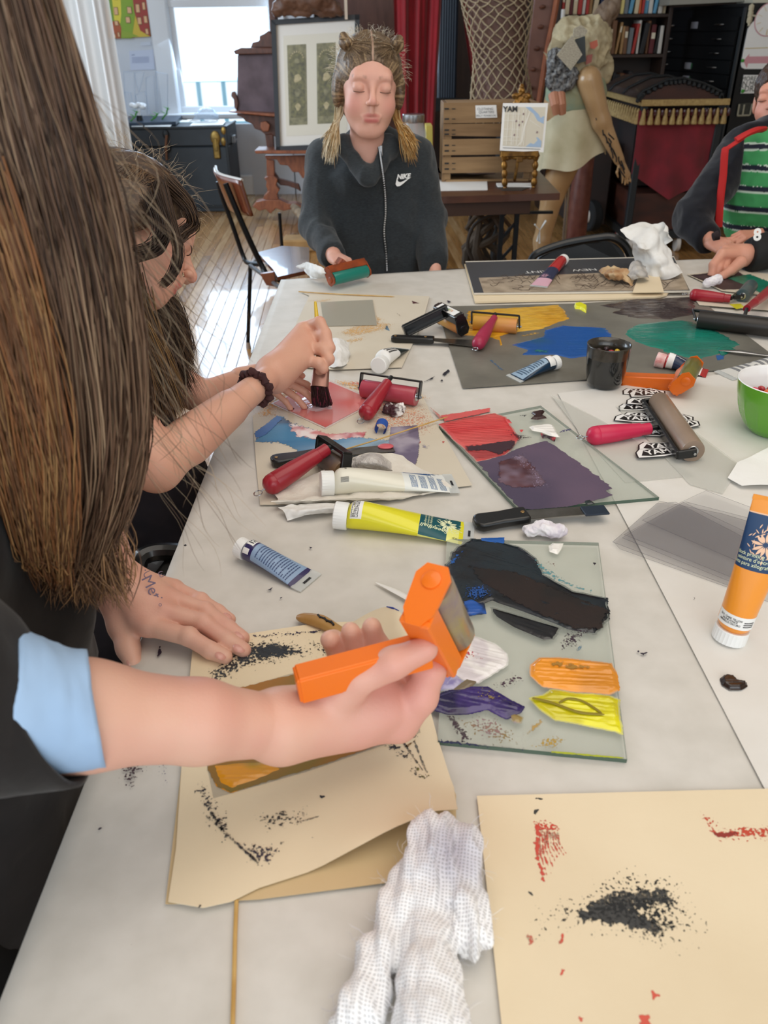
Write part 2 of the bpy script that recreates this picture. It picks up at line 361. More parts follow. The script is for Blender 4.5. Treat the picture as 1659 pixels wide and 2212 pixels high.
def smear(px, color, parent, z=.7512, m=None, edge=.004, cover=1., c2=None, cs=40., thick=0., ridge=0., rdir=0., name='ink_smear', res=None, warp=.0, seed=0, ragged=0., rs=120., world=False, label=None, kind=None, cat=None, along=None):
    """px: outline in the photograph's pixels laid on the plane z, or world xy. cover<1 leaves a broken, dry look"""
    pl = np.array([q if world else P(*q, z)[:2] for q in px], float); lo, hi = pl.min(0)-edge*1.5, pl.max(0)+edge*1.5; L_ = (hi-lo).max()
    res = res or max(.0011, L_/(170 if thick else 110)); nx, ny = (np.ceil((hi-lo)/res)+2).astype(int)
    gx, gy = np.meshgrid(lo[0]+np.arange(nx)*res, lo[1]+np.arange(ny)*res, indexing='ij'); p = np.stack([gx.ravel(), gy.ravel()], 1)
    q = p.copy()
    if warp: q += warp*np.stack([noise(p, 30, seed+1), noise(p, 30, seed+2)], 1)
    if ragged:
        dr = V(math.cos(rdir), math.sin(rdir)); cr = V(-dr[1], dr[0]); q += np.outer(ragged*noise(np.stack([(p@cr)*rs, (p@dr)*rs*.06], 1), 1., seed+5), dr)
    sd = poly_sd(q, pl); msk = np.clip(.5+sd/edge*.5, 0, 1)*cover; zz = np.full(len(p), z+.0002)
    if thick:
        s = np.clip(sd/(edge*1.2), 0, 1); s = s*s*(3-2*s); t = 1.
        if ridge:
            dr = rdir; w = np.stack([p[:, 0]*math.cos(dr)+p[:, 1]*math.sin(dr), -p[:, 0]*math.sin(dr)+p[:, 1]*math.cos(dr)], 1)
            t = 1+ridge*.55*noise(w*V(22, 480), 1., seed+3, 2)+ridge*.5*noise(p, 70, seed+4)
        zz = z-.0003+(thick+.0004)*s*t
    i, j = np.meshgrid(np.arange(nx-1), np.arange(ny-1), indexing='ij'); a = (i*ny+j).ravel(); F = np.stack([a, a+ny, a+ny+1, a+1], 1)
    keep = (msk[F] > (.02 if not thick else .45)).any(1); F = F[keep]; used, inv = np.unique(F, return_inverse=True); F = inv.reshape(-1, 4)
    if len(F) == 0: return None
    c = np.tile(lin(color), (len(used), 1))
    if c2 is not None:
        w = p[used]
        if along is not None: w = np.stack([w@V(math.cos(along), math.sin(along))*.15, w@V(-math.sin(along), math.cos(along))], 1)
        cc = [lin(x) for x in (c2 if isinstance(c2, (list, tuple)) else [c2])]
        for kk, x in enumerate(cc):
            t = np.clip(noise(w, cs, seed+7+kk)*2.4+.35, 0, 1)[:, None]; c = c*(1-t)+np.array(x)*t
    v = np.c_[p[used], zz[used]]
    return obj(name, v, F, m or INK, parent, col=c, att=msk[used]*(1.4 if thick else 1), label=label, kind=kind, cat=cat)
INK = ink_mat('ink', .3); INKDRY = ink_mat('dry_ink', .7, 420, amp=.9); INKROLL = ink_mat('rolled_ink', .45, 200, amp=.25, bump=.15)
PAINT = ink_mat('wet_paint', .22, 300, amp=.15, bump=.25, coat=.3)
# ================================================================ the room
FLOORB = mat('floor_board', 'b98a55', .24, c2='8f6537', scale=3, stretch=(8, .7, 1), bump=.12, bscale=30, coat=.5)
FLOORB2 = mat('floor_board_pale', 'c9a274', .22, c2='a57c4c', scale=4, stretch=(8, .7, 1), bump=.12, bscale=30, coat=.5)
FLOORB3 = mat('floor_board_dark', 'a0743f', .27, c2='7c552c', scale=4, stretch=(8, .7, 1), bump=.12, bscale=30, coat=.5)
GAP = mat('floor_gap', '2a2019', .9)
floor = MB().box((0.2, 3.2, -.03), (3.9, 6.0, .02)).build('floor', GAP, kind='structure', smooth=False, loc=(0, 0, 0))
rb = random.Random(3)
bd = nrm(V(-.045, 1, 0)); bn = V(bd[1], -bd[0], 0)
def plank(x0, s0, s1, w=.056):
    mb = MB(); a = V(x0, 0, -.006)+bd*s0; b = V(x0, 0, -.006)+bd*s1; mb.bar(a+bn*w/2, b+bn*w/2, w, .012, bev=.0015); return mb
far_field = MB()
for i in range(-58, 68):
    x0 = i*.0575; s = 2.6+rb.random()*1.1
    vis = (-33 <= i <= -3) or (1 <= i <= 24)
    if not vis:
        far_field.bar(V(x0, 0, -.006)+bd*-2.8+bn*.028, V(x0, 0, -.006)+bd*8.7+bn*.028, .056, .012); continue
    far_field.bar(V(x0, 0, -.006)+bd*-2.8+bn*.028, V(x0, 0, -.006)+bd*(s-.002)+bn*.028, .056, .012)
    while s < 7.9:
        e = min(8.2, s+.9+rb.random()*1.3)
        if e > 7.6: e = 8.2
        plank(x0, s, e-.002).build('plank', rb.choice([FLOORB, FLOORB2, FLOORB, FLOORB3]), floor); s = e
far_field.build('plank_field', FLOORB, floor, kind='stuff')
WALLW = mat('white_plaster', 'd6d9df', .8, c2='cbcfd6', scale=3, bump=.1)
TRIMW = mat('white_trim', 'e3e4e6', .5)
# back wall of the white corner, with the window opening
WY = 8.15
wl, wr = Y(385, 200, WY)[0], Y(600, 200, WY)[0]; sill = Y(480, 243, WY)[2]
mb = MB()
mb.box(((-3.4+wl-.16)/2, WY+.06, 1.7), ((wl-.16+3.4)/2, .06, 1.7)); mb.box(((wr+.1-.55)/2, WY+.06, 1.7), ((-.55-wr-.1)/2, .06, 1.7))
mb.box(((wl+wr)/2-.03, WY+.06, sill/2-.05), ((wr-wl)/2+.14, .06, sill/2-.05)); mb.box(((wl+wr)/2-.03, WY+.06, 3.0), ((wr-wl)/2+.14, .06, .4))
mb.build('wall_back', WALLW, kind='structure')
win = thing('window_1', 'tall white sash window glowing with daylight behind the black trunk', 'window', ((wl+wr)/2, WY, sill)); win['kind'] = 'structure'
del win['category']
mb = MB(); mb.box((wl-.08, WY-.02, 1.65), (.08, .04, 1.0), bev=.01); mb.box((wr+.05, WY-.02, 1.65), (.06, .04, 1.0), bev=.01); mb.box(((wl+wr)/2, WY-.02, 2.65), ((wr-wl)/2+.14, .04, .08), bev=.01)
mb.box((wl-.015, WY+.01, 1.65), (.02, .05, 1.0), bev=.006)
mb.build('window_casing', TRIMW, win)
MB().box(((wl+wr)/2, WY-.05, sill-.02), ((wr-wl)/2+.2, .09, .022), bev=.008).build('window_sill', TRIMW, win)
mid = Y(480, 12, WY)[2]
mb = MB(); mb.box(((wl+wr)/2, WY+.04, mid+.02), ((wr-wl)/2, .025, .028), bev=.005); mb.box(((wl+wr)/2, WY+.05, sill+.02), ((wr-wl)/2, .025, .03), bev=.005)
mb.box((wl+.02, WY+.05, 1.65), (.02, .02, 1)); mb.box((wr-.02, WY+.05, 1.65), (.02, .02, 1)); mb.build('window_sash', TRIMW, win)
MB().box(((wl+wr)/2, WY+.06, 1.65), ((wr-wl)/2, .002, 1.0)).build('window_glass', mat('clear_glass', 'ffffff', .02, trans=1, ior=1.05, alpha=.12), win)
# balcony outside the window
BALC = mat('balcony_paint', 'cfeef2', .6); mb = MB()
z0 = Y(480, 172, 9.6)[2]; x0, x1 = wl-.5, wr+1.0
mb.box(((x0+x1)/2, 9.6, z0), ((x1-x0)/2, .03, .02)); mb.box(((x0+x1)/2, 9.6, z0-.42), ((x1-x0)/2, .03, .02))
for k in range(9): mb.box((x0+(k+.5)*(x1-x0)/9, 9.6, z0-.21), (.02, .02, .21))
mb.build('balcony_railing', BALC, label='pale balcony railing seen through the bright window', cat='railing', loc=((x0+x1)/2, 9.6, z0-.44))
MB().box(((x0+x1)/2, 9.4, z0-.62), ((x1-x0)/2+.5, .9, .16)).build('balcony_floor', mat('teal_parapet', '5fb3cf', .8), kind='structure', smooth=False)
# other walls, ceiling
MB().box((-3.35, 4.95, .45), (.06, 3.2, .45)).box((-3.35, 4.95, 3.1), (.06, 3.2, .3)).box((-3.35, 7.0, 1.7), (.06, 1.2, 1.7)).box((-3.35, .4, 1.7), (.06, 1.4, 1.7)).build('wall_left', WALLW, kind='structure', smooth=False)
BROWNW = mat('dark_wood_wall', '3b2a22', .7, c2='2a1e19', scale=3, stretch=(6, 6, .6), bump=.2)
MB().box((1.55, 8.35, 1.7), (2.1, .1, 1.7)).build('wall_back_dark', BROWNW, kind='structure', smooth=False)
MB().box((4.1, 3.0, 1.7), (.06, 5.2, 1.7)).build('wall_right', mat('tan_plaster', 'b8a894', .8), kind='structure', smooth=False)
MB().box((.3, 3.5, 3.45), (3.9, 5.2, .05)).build('ceiling', mat('ceiling_paint', 'e6e2da', .8), kind='structure', smooth=False)
MB().box((-2.3, WY-.03, .09), (1.1, .02, .09), bev=.01).build('baseboard_back', TRIMW, kind='structure')
# ================================================================ work table
TZ = .75
TW = [(-.262, -.15), (1.75, -.15), (1.75, 2.36), (.902, 2.329), (.236, 2.262), (-.268, 2.17)]
tbl = thing('work_table', 'large work table completely covered with white paper', 'table', (.5, 1.1, 0))
MB().slab([(x*1.0+(.006 if x < 0 else 0), y) for x, y in TW], TZ-.035, TZ-.004).build('tabletop', mat('table_edge', '2a2c2b', .5), tbl, smooth=False)
LEGM = mat('black_steel', '17181a', .35, metal=.6)
for x, y in ((-.19, .02), (1.5, .02), (1.5, 2.12), (-.19, 2.0)):
    MB().tube([(x, y, 0), (x, y, TZ-.035)], .018, 12).build('leg', LEGM, tbl)
def paper_sheet(name, poly, z, m, label, cat='paper', bend=None, res=.012, parent=None, thick=.0006, group=None, part=False):
    """a sheet cut to the outline, resting at z, lifted by bend(x, y)"""
    pl = np.array(poly, float); lo, hi = pl.min(0), pl.max(0); nx, ny = (np.ceil((hi-lo)/res)+1).astype(int)
    bm = bmesh.new(); vs = [bm.verts.new((x, y, 0)) for x, y in pl]
    if sum(pl[i, 0]*pl[(i+1) % len(pl), 1]-pl[(i+1) % len(pl), 0]*pl[i, 1] for i in range(len(pl))) < 0: vs = vs[::-1]
    bm.faces.new(vs)
    for k in range(1, nx): bmesh.ops.bisect_plane(bm, geom=bm.verts[:]+bm.edges[:]+bm.faces[:], plane_co=(lo[0]+k*res, 0, 0), plane_no=(1, 0, 0))
    for k in range(1, ny): bmesh.ops.bisect_plane(bm, geom=bm.verts[:]+bm.edges[:]+bm.faces[:], plane_co=(0, lo[1]+k*res, 0), plane_no=(0, 1, 0))
    bm.verts.ensure_lookup_table(); v = np.array([q.co[:] for q in bm.verts]); f = [[q.index for q in p.verts] for p in bm.faces]; bm.free()
    n = len(v); top = v.copy(); top[:, 2] = z+thick+(bend(v[:, 0], v[:, 1]) if bend else 0); bot = top.copy(); bot[:, 2] -= thick
    cnt = {}
    for q in f:
        for i in range(len(q)):
            e = (q[i], q[(i+1) % len(q)]); cnt[e] = 1
    side = [(a, b) for a, b in cnt if (b, a) not in cnt]
    F = [list(q) for q in f]+[[i+n for i in reversed(q)] for q in f]+[[b, a, a+n, b+n] for a, b in side]
    return obj(name, np.concatenate([top, bot]), F, m, parent, label=label if not part else None, cat=cat if not part else None, group=group, smooth='auto')
TPAPER = mat('table_paper', 'd8d3cb', .55, c2='cbc6bd', scale=22, bump=.12, bscale=60, detail=6)
TPAPER2 = mat('white_paper', 'e4e0da', .5, c2='dcd7cf', scale=12, bump=.05)
def crinkle(x, y):
    left = np.clip((-.02-x)/.25, 0, 1); far = np.clip((y-1.2)/1.0, 0, 1)
    return .0012*noise(np.stack([x, y], -1), 9, 3)*(1+2.5*left*far)+.0010*left*(.3+far)*np.abs(noise(np.stack([x, y*.6], -1), 34, 5))
v, F, uu, vv = grid(lambda u, w: np.stack([u, w, u*0], -1), 130, 150)
x = -.27+uu*2.02; yb = -.15+vv*(2.17+.15); yy = -.15+vv*(np.interp(x, [-.27, .236, .902, 1.75], [2.175, 2.267, 2.334, 2.365])+.15)
zz = TZ-.001+crinkle(x, yy)*.55*(np.clip((yy+.15)/.2, 0, 1))
pts = np.c_[x, yy, np.maximum(zz, TZ-.0035)]
# the paper turns down over the left and far edges
n0 = pts.reshape(130, 150, 3); l1 = n0[0].copy(); l1[:, 0] -= .006; l1[:, 2] = TZ-.012; l2 = l1.copy(); l2[:, 0] -= .002; l2[:, 2] = TZ-.030+.004*noise(l2, 12, 2)
full = np.concatenate([l2[None], l1[None], n0]); e1 = full[:, -1].copy(); e1[:, 1] += .006; e1[:, 2] -= .010; e2 = e1.copy(); e2[:, 1] += .002; e2[:, 2] -= .02
full = np.concatenate([full, e1[:, None], e2[:, None]], 1); nu, nv = full.shape[:2]
i, j = np.meshgrid(np.arange(nu-1), np.arange(nv-1), indexing='ij'); a = (i*nv+j).ravel(); F = np.stack([a, a+nv, a+nv+1, a+1], 1)
tp = obj('table_covering', full.reshape(-1, 3), F, TPAPER, None, label='white mottled paper covering the whole work table', cat='table covering', loc=(.5, 1.1, TZ))
TOP = TZ+.001
def px(*pts, z=TOP): return [tuple(P(x, y, z)[:2]) for x, y in pts]
# the second, whiter sheet laid over the right part of the table
w = px((1205, 850), (1395, 1210), (1652, 1705)); wpoly = [w[0], w[1], w[2], (w[2][0]+.9, w[2][1]+.02), (1.7, 1.7)]+px((1195, 842))[:0]
paper_sheet('paper_sheet', wpoly, TOP, TPAPER2, 'smooth white paper laid over the bowl side of the covered table', res=.03)
sh = lambda poly, m, label, dz=.0008, **k: paper_sheet('paper_sheet', px(*poly), TOP+dz, m, label, **k)
TRACE = mat('tracing_paper', 'dddcd4', .45, alpha=.35)
sh([(1190, 855), (1290, 905), (1500, 1030), (1350, 1045), (1255, 940)], TRACE, 'translucent tracing paper under the pink brayer handle', dz=.0016)
sh([(1330, 880), (1460, 905), (1600, 1010), (1560, 1070), (1490, 1050)], TRACE, 'translucent tracing paper strip beneath the wide bare roller', dz=.0024)
sh([(1570, 1040), (1590, 1010), (1659, 975), (1720, 960), (1720, 1060), (1600, 1058)], mat('tissue_white', 'f0eeea', .8, bump=.3, bscale=80), 'torn white paper scrap below the green bowl', dz=.003, bend=lambda x, y: .004*(1+noise(np.stack([x, y], -1), 25, 8)))
# ================================================================ papers with prints
CREAM = mat('cream_paper', 'ead8b8', .6, c2='e2cfae', scale=6, bump=.06, bscale=200)
CREAM2 = mat('cream_paper_dark', 'd3b98e', .6, c2='c9ae82', scale=8, bump=.06)
CREAM3 = mat('cream_paper_grey', 'd8cebc', .6, c2='cfc4b0', scale=6, bump=.06)
BLK = '191b1c'
# front right sheet
pr = sh([(1030, 1722), (1800, 1703), (1900, 2400), (1103, 2400)], CREAM, 'large cream sheet with a black brayer blot and red marks', dz=.0012)
pz = TOP+.0018
smear([(1245, 1975), (1300, 1935), (1370, 1925), (1440, 1920), (1452, 1945), (1400, 1955), (1360, 1965), (1440, 2000), (1420, 2015), (1340, 2000), (1280, 1985), (1255, 1990)], BLK, pr, pz, name='ink_blot', edge=.007, warp=.004, res=.0011)
smear([(1215, 1960), (1290, 1930), (1340, 1900), (1430, 1905), (1470, 1940), (1490, 2000), (1430, 2030), (1370, 2010), (1260, 1995), (1190, 1975)], BLK, pr, pz+.0001, m=INKDRY, edge=.016, cover=.5, warp=.004)
smear([(1155, 1965), (1180, 1960), (1185, 2020), (1165, 2035)], BLK, pr, pz, m=INKDRY, edge=.01, cover=.34)
smear([(1350, 1885), (1460, 1900), (1480, 1930), (1300, 1930)], BLK, pr, pz, m=INKDRY, edge=.01, cover=.36)
smear([(1440, 2000), (1520, 1995), (1500, 2030), (1430, 2045)], BLK, pr, pz, m=INKDRY, edge=.012, cover=.36)
for k in range(9):
    f_ = k/8; a_, b_ = (1157+5.6*k, 1796), (1180+44*f_, 1915-68*f_-14*math.sin(f_*3)); c_ = ((a_[0]*.7+b_[0]*.3)-4, (a_[1]+b_[1])/2); smear([a_, (a_[0]+4, a_[1]), (c_[0]+4.6, c_[1]), b_, (c_[0], c_[1])], 'c8402c', pr, pz, name='ink_mark', edge=.0012)
smear([(1155, 1780), (1165, 1780), (1163, 1850), (1182, 1922), (1172, 1905), (1157, 1850)], 'c8402c', pr, pz+.0001, name='ink_mark', edge=.003)
smear([(1156, 1778), (1200, 1776), (1204, 1800), (1157, 1800)], 'c8402c', pr, pz, name='ink_mark', m=INKDRY, edge=.005, cover=.6)
smear([(1520, 1762), (1532, 1768), (1552, 1795), (1659, 1786), (1720, 1784), (1720, 1806), (1560, 1811), (1545, 1805)], 'c4462e', pr, pz, name='ink_mark', m=INKDRY, edge=.006, cover=.72)
smear([(1540, 1800), (1590, 1797), (1590, 1806), (1550, 1811)], '8e2418', pr, pz+.0001, name='ink_mark', edge=.003)
for q in ([(1138, 2018), (1148, 2022), (1153, 2036), (1142, 2040)], [(1207, 2040), (1216, 2012), (1217, 2030)], [(1212, 2092), (1220, 2096), (1216, 2108), (1211, 2104)], [(1408, 2140), (1424, 2150), (1412, 2160)], [(1250, 2195), (1260, 2200), (1255, 2212)], [(1380, 2195), (1400, 2190), (1410, 2230), (1385, 2230)]):
    smear(q, 'd0472f', pr, pz, name='ink_fleck', edge=.002)
for q in ([(1157, 1725), (1178, 1723), (1170, 1729)], [(1155, 1750), (1164, 1748), (1158, 1762), (1153, 1757)], [(1140, 1924), (1152, 1934), (1148, 1934)]): smear(q, BLK, pr, pz, name='ink_fleck', edge=.0015)
# envelope below and the print pad on it, left front
sh([(590, 1600), (935, 1590), (985, 1720), (985, 1800), (870, 1905), (560, 1945), (380, 1955), (358, 1955), (395, 1640), (425, 1500)], CREAM2, 'tan paper lying beneath the curled print paper', dz=.001)
def curl(x, y):
    t = np.clip((P(930, 1500, TOP)[1]-.13-y+(x-.0)*.10)/.10, 0, 1); return .001+.0*t+.034*np.clip((x+.06)/.11, 0, 1)*np.clip((.485-y)/.07, 0, 1)**1.7
pc = sh([(418, 1400), (470, 1385), (690, 1352), (860, 1345), (905, 1450), (945, 1600), (980, 1712), (986, 1795), (940, 1793), (870, 1822), (700, 1880), (560, 1925), (500, 1955), (440, 1968), (365, 1955), (382, 1840), (395, 1640), (408, 1500)], CREAM, 'cream print paper with a curled front edge beneath the hands', dz=.0028, bend=curl)
cz = TOP+.0048
smear([(432, 1487), (470, 1440), (520, 1395), (590, 1385), (660, 1400), (668, 1412), (600, 1425), (540, 1435), (450, 1480)], '2a2426', pc, cz, m=INKDRY, edge=.012, cover=.62, c2=['32383f'], cs=60)
smear([(540, 1398), (590, 1390), (650, 1402), (640, 1415), (560, 1425)], '26282d', pc, cz+.0001, edge=.01, cover=.75, warp=.003)
smear([(670, 1385), (700, 1395), (720, 1420), (690, 1415)], '2a2426', pc, cz, m=INKDRY, edge=.008, cover=.6)
smear([(540, 1371), (690, 1362), (690, 1367), (560, 1376)], '2a2040', pc, cz, m=INKDRY, edge=.004, cover=.6)
# gold printing plate
gq = [(418, 1515), (640, 1452), (880, 1385), (908, 1582), (662, 1667), (461, 1724), (445, 1643)]
gp = paper_sheet('printing_plate', px(*gq, z=TOP+.005), TOP+.0045, mat('clear_acetate', 'c9c0ae', .15, alpha=.35), 'thin printing plate rolled with golden ochre ink', 'printing plate', res=.1, thick=.0006)
smear([(470, 1498), (640, 1455), (875, 1390), (905, 1580), (662, 1664), (500, 1712), (470, 1700), (448, 1660), (452, 1640), (440, 1560)], '8a6526', gp, TOP+.0054, m=INKROLL, name='rolled_ink', edge=.004, c2=['75691e', 'a06a26'], cs=16, warp=.002)
smear([(452, 1648), (520, 1642), (600, 1640), (620, 1665), (500, 1710), (470, 1695)], 'd8901f', gp, TOP+.0056, m=PAINT, name='rolled_ink', edge=.008, c2=['9c8218'], cs=25, thick=.0006, ridge=.8)
# marks on the print paper
DK = '2c2a33'
smear([(428, 1705), (440, 1700), (470, 1745), (490, 1780), (495, 1812), (470, 1790), (445, 1755)], DK, pc, cz, m=INKDRY, edge=.008, cover=.62)
smear([(448, 1752), (462, 1758), (496, 1805), (488, 1808)], DK, pc, cz, name='ink_mark', edge=.004, cover=.9)
smear([(440, 1760), (444, 1758), (560, 1862), (556, 1866)], DK, pc, cz, name='ink_mark', edge=.0012)
smear([(530, 1830), (570, 1820), (600, 1840), (585, 1862), (555, 1868), (535, 1848)], '3c3340', pc, cz, m=INKDRY, edge=.007, cover=.56)
smear([(560, 1762), (600, 1755), (660, 1752), (650, 1775), (600, 1785), (565, 1782)], '403a36', pc, cz, m=INKDRY, edge=.008, cover=.5)
smear([(650, 1752), (658, 1756), (658, 1770), (640, 1778), (655, 1768)], '3a302c', pc, cz, name='ink_mark', edge=.002)
smear([(835, 1608), (850, 1605), (885, 1640), (878, 1638), (845, 1618)], DK, pc, cz, m=INKDRY, edge=.006, cover=.66)
smear([(865, 1600), (872, 1600), (932, 1690), (926, 1684)], DK, pc, cz, name='ink_mark', edge=.0012)
smear([(892, 1600), (897, 1600), (925, 1672), (920, 1670)], '6a655c', pc, cz, name='ink_mark', edge=.0012)
smear([(875, 1580), (903, 1584), (895, 1598), (878, 1592)], '33302f', pc, cz, m=INKDRY, edge=.004, cover=.7)
smear([(875, 1612), (898, 1596), (899, 1600), (878, 1616)], '7d5a2a', pc, cz, name='ink_mark', edge=.0012)
smear([(888, 1658), (912, 1660), (925, 1680), (898, 1688)], '83791f', pc, cz, m=INKDRY, edge=.007, cover=.56, c2=['33302f'], cs=90)
smear([(860, 1710), (885, 1695), (885, 1700), (865, 1714)], 'd8cc2a', pc, cz, name='ink_mark', m=INKDRY, edge=.003, cover=.6)
smear([(640, 1775), (780, 1738), (880, 1698), (881, 1700), (780, 1741), (642, 1778)], '857a6a', pc, cz, name='ink_mark', edge=.0010)
for q in ([(710, 1808), (726, 1820), (722, 1824), (718, 1815)], [(720, 1780), (732, 1782), (728, 1788), (722, 1786)], [(736, 1784), (748, 1788), (745, 1788)], [(635, 1815), (646, 1820), (640, 1819)], [(672, 1808), (684, 1814), (680, 1813)], [(603, 1818), (614, 1820), (606, 1824)], [(690, 1718), (702, 1720), (695, 1725)], [(543, 1822), (552, 1828), (546, 1829)], [(425, 1958), (435, 1957), (430, 1962)], [(585, 1828), (592, 1836), (583, 1842)]): smear(q, DK, pc, cz, name='ink_fleck', edge=.0016)
# a scrap of cream paper curling up behind the brayer, blue touch on its rim
cp = [P(760, 1345, TOP+.004), P(800, 1322, TOP+.02), P(835, 1311, TOP+.034), P(862, 1320, TOP+.036), P(885, 1350, TOP+.02), P(905, 1395, TOP+.004)]
sp = spline(cp, 20); low = spline([P(750, 1400, TOP+.003), P(805, 1400, TOP+.003), P(860, 1400, TOP+.003), P(905, 1420, TOP+.003)], 20)
v, F, uu, vv = grid(lambda u, w: sp[np.rint(u*19).astype(int)]*(1-w[..., None])+low[np.rint(u*19).astype(int)]*w[..., None]+np.stack([0*u, 0*u, .004*np.sin(w*3.1)], -1), 20, 10)
ps = obj('paper_scrap', v, F, CREAM, None, label='small cream paper scrap curling up behind the blurred orange brayer', cat='paper')
mb = MB().tube([cp[2]+V(0.0, 0, .0004), cp[2]*.5+cp[3]*.5+V(0, 0, .001), cp[3]+V(0, 0, .0004)], [.0005, .0013, .0004], 6); mb.build('ink_mark', mat('blue_mark', '283a8c', .4), ps)
# collage sheet, middle left
cs_ = sh([(546, 900), (640, 832), (905, 838), (935, 905), (970, 960), (1020, 1050), (940, 1060), (700, 1092), (562, 1092), (553, 1000)], CREAM3, 'cream paper smeared with blue and red ink under the red plate', dz=.001)
z = TOP+.0018
smear([(548, 935), (600, 895), (640, 915), (700, 935), (810, 945), (905, 960), (830, 975), (735, 985), (650, 975), (600, 955), (550, 955)], '2c5f93', cs_, z, m=INKROLL, name='rolled_ink', edge=.012, cover=.8, c2=['a9bfd0', '27405e', '3f7fa8'], cs=26, warp=.01, along=0)
smear([(610, 905), (670, 925), (715, 935), (800, 930), (790, 945), (700, 955), (640, 945)], 'd78a8a', cs_, z+.0002, m=INKROLL, name='rolled_ink', edge=.012, cover=.75, c2=['f0e4e2', 'b94a52'], cs=40, warp=.008)
smear([(548, 935), (600, 895), (612, 905), (575, 940), (552, 950)], '2a5fa6', cs_, z+.0003, m=INKROLL, edge=.006, cover=.8)
smear([(790, 870), (880, 850), (935, 900), (930, 935), (850, 935), (800, 925)], 'd98f74', cs_, z, m=INKDRY, edge=.02, cover=.42, c2=['e5b38a'], cs=30)
smear([(560, 870), (600, 850), (650, 835), (640, 870), (590, 900), (556, 900)], 'dfa55a', cs_, z, m=INKDRY, edge=.012, cover=.5, c2=['e9d8c0'], cs=40)
smear([(700, 820), (800, 825), (930, 860), (880, 866), (780, 846)], 'dba35c', cs_, z+.0001, m=INKDRY, edge=.01, cover=.55, c2=['cc5a3a'], cs=40)
smear([(843, 922), (903, 918), (908, 950), (905, 985), (898, 1008), (850, 998), (835, 982)], '7a6f86', cs_, z+.0003, m=ink_mat('grainy_violet', .6, 500, amp=.35), name='rolled_ink', edge=.003, cover=.72, c2=['a59cab', '6a5f78'], cs=30)
smear([(908, 958), (925, 963), (922, 970), (912, 966)], '9a93a2', cs_, z+.0003, m=INKDRY, edge=.004, cover=.6)
for q in ([(930, 880), (960, 905), (950, 905)], [(900, 950), (910, 955), (905, 958)], [(952, 952), (960, 953), (958, 957)]): smear(q, 'c8605a', cs_, z, name='ink_fleck', edge=.002)
# tan sheets, upper middle
st = sh([(650, 632), (928, 641), (912, 700), (868, 795), (720, 800), (600, 790), (640, 700), (668, 640)], CREAM3, 'tan paper with yellow scrapes between tube and black brayer', dz=.0009)
z = TOP+.0016
for q, c in (([(790, 690), (850, 700), (840, 712), (760, 728), (730, 720)], 'dcae6e'), ([(700, 745), (790, 725), (785, 735), (720, 752)], 'dcb070'), ([(660, 650), (720, 645), (700, 655)], 'e0b880'), ([(655, 700), (690, 690), (680, 715)], 'dfb46e'), ([(800, 678), (830, 690), (815, 700)], 'e0a84c')):
    smear(q, c, st, z, m=INKDRY, edge=.012, cover=.5)
for q in ([(855, 675), (862, 680), (865, 683)], [(890, 650), (905, 655), (892, 656)], [(835, 700), (842, 715), (832, 712)]): smear(q, '7ba0ba' if q[0][0] == 835 else '5a3238', st, z, name='ink_fleck', edge=.003)
smear([(1, 0), (1, 0), (1, 0)], '000000', st, z) if 0 else None
acr = sh([(693, 655), (805, 650), (814, 705), (700, 707)], mat('grey_acetate', 'b3ae9f', .2, alpha=.9), 'small grey transparent plate on the tan paper', dz=.0024, cat='plate')
# red inked plate under the paint brush
rpz = TOP+.003
rp = paper_sheet('printing_plate', px((585, 871), (648, 842), (713, 822), (800, 858), (795, 877), (703, 926), z=rpz), rpz-.0012, mat('plate_base', 'd8c6c0', .2), 'diamond-lying plate wet with red ink under the brush', 'printing plate', res=.2, thick=.0012)
smear([(590, 871), (648, 845), (713, 825), (790, 858), (790, 877), (703, 923)], 'd6605c', rp, rpz+.0003, m=ink_mat('wet_red', .12, 200, amp=.1, bump=.12, coat=.7), name='rolled_ink', edge=.003, c2=['b94044', 'dd8f8c'], cs=9)
smear([(630, 868), (672, 848), (720, 850), (722, 885), (680, 892), (640, 880)], 'e9a8a6', rp, rpz+.0006, m=PAINT, name='brush_stroke', edge=.014, cover=.8, c2=['ddb8bc'], cs=50, thick=.0008, ridge=1.2, rdir=.4)
# marks straight on the table paper
TB = lambda q, c=DK, e=.002, cv=1., m=None, n='ink_fleck': smear(q, c, tp, TOP+.0005, m=m, name=n, edge=e, cover=cv)
TB([(262, 1650), (300, 1640), (304, 1665), (285, 1700), (270, 1690)], '3d2330', .008, .62, INKDRY, 'ink_smear')
TB([(345, 1640), (358, 1642), (362, 1690), (355, 1695)], '463a6a', .005, .5, INKDRY, 'ink_smear')
TB([(950, 897), (1060, 880), (1062, 890), (960, 912)], 'd8605e', .005, .75, INKROLL, 'ink_smear')
TB([(915, 825), (925, 820), (940, 812), (935, 818)], DK); TB([(955, 808), (968, 798), (972, 802), (960, 812)], DK); TB([(950, 822), (955, 820), (958, 825)], DK)
for q in ([(575, 1276), (588, 1270), (585, 1275)], [(603, 1292), (610, 1290), (607, 1294)], [(352, 1640), (362, 1644), (356, 1650)], [(282, 2040), (286, 2038), (285, 2044)], [(330, 2054), (335, 2053), (334, 2059)], [(1382, 1411), (1398, 1409), (1390, 1415)], [(1378, 1405), (1382, 1408), (1377, 1410)], [(1498, 1290), (1503, 1292), (1499, 1296)], [(668, 1182), (675, 1183), (670, 1185)], [(965, 648), (975, 652), (968, 654)], [(345, 1395), (350, 1410), (340, 1420)], [(210, 1790), (220, 1788), (214, 1793)], [(480, 1320), (500, 1325), (490, 1332)]): TB(q, '2d2436', .0016)
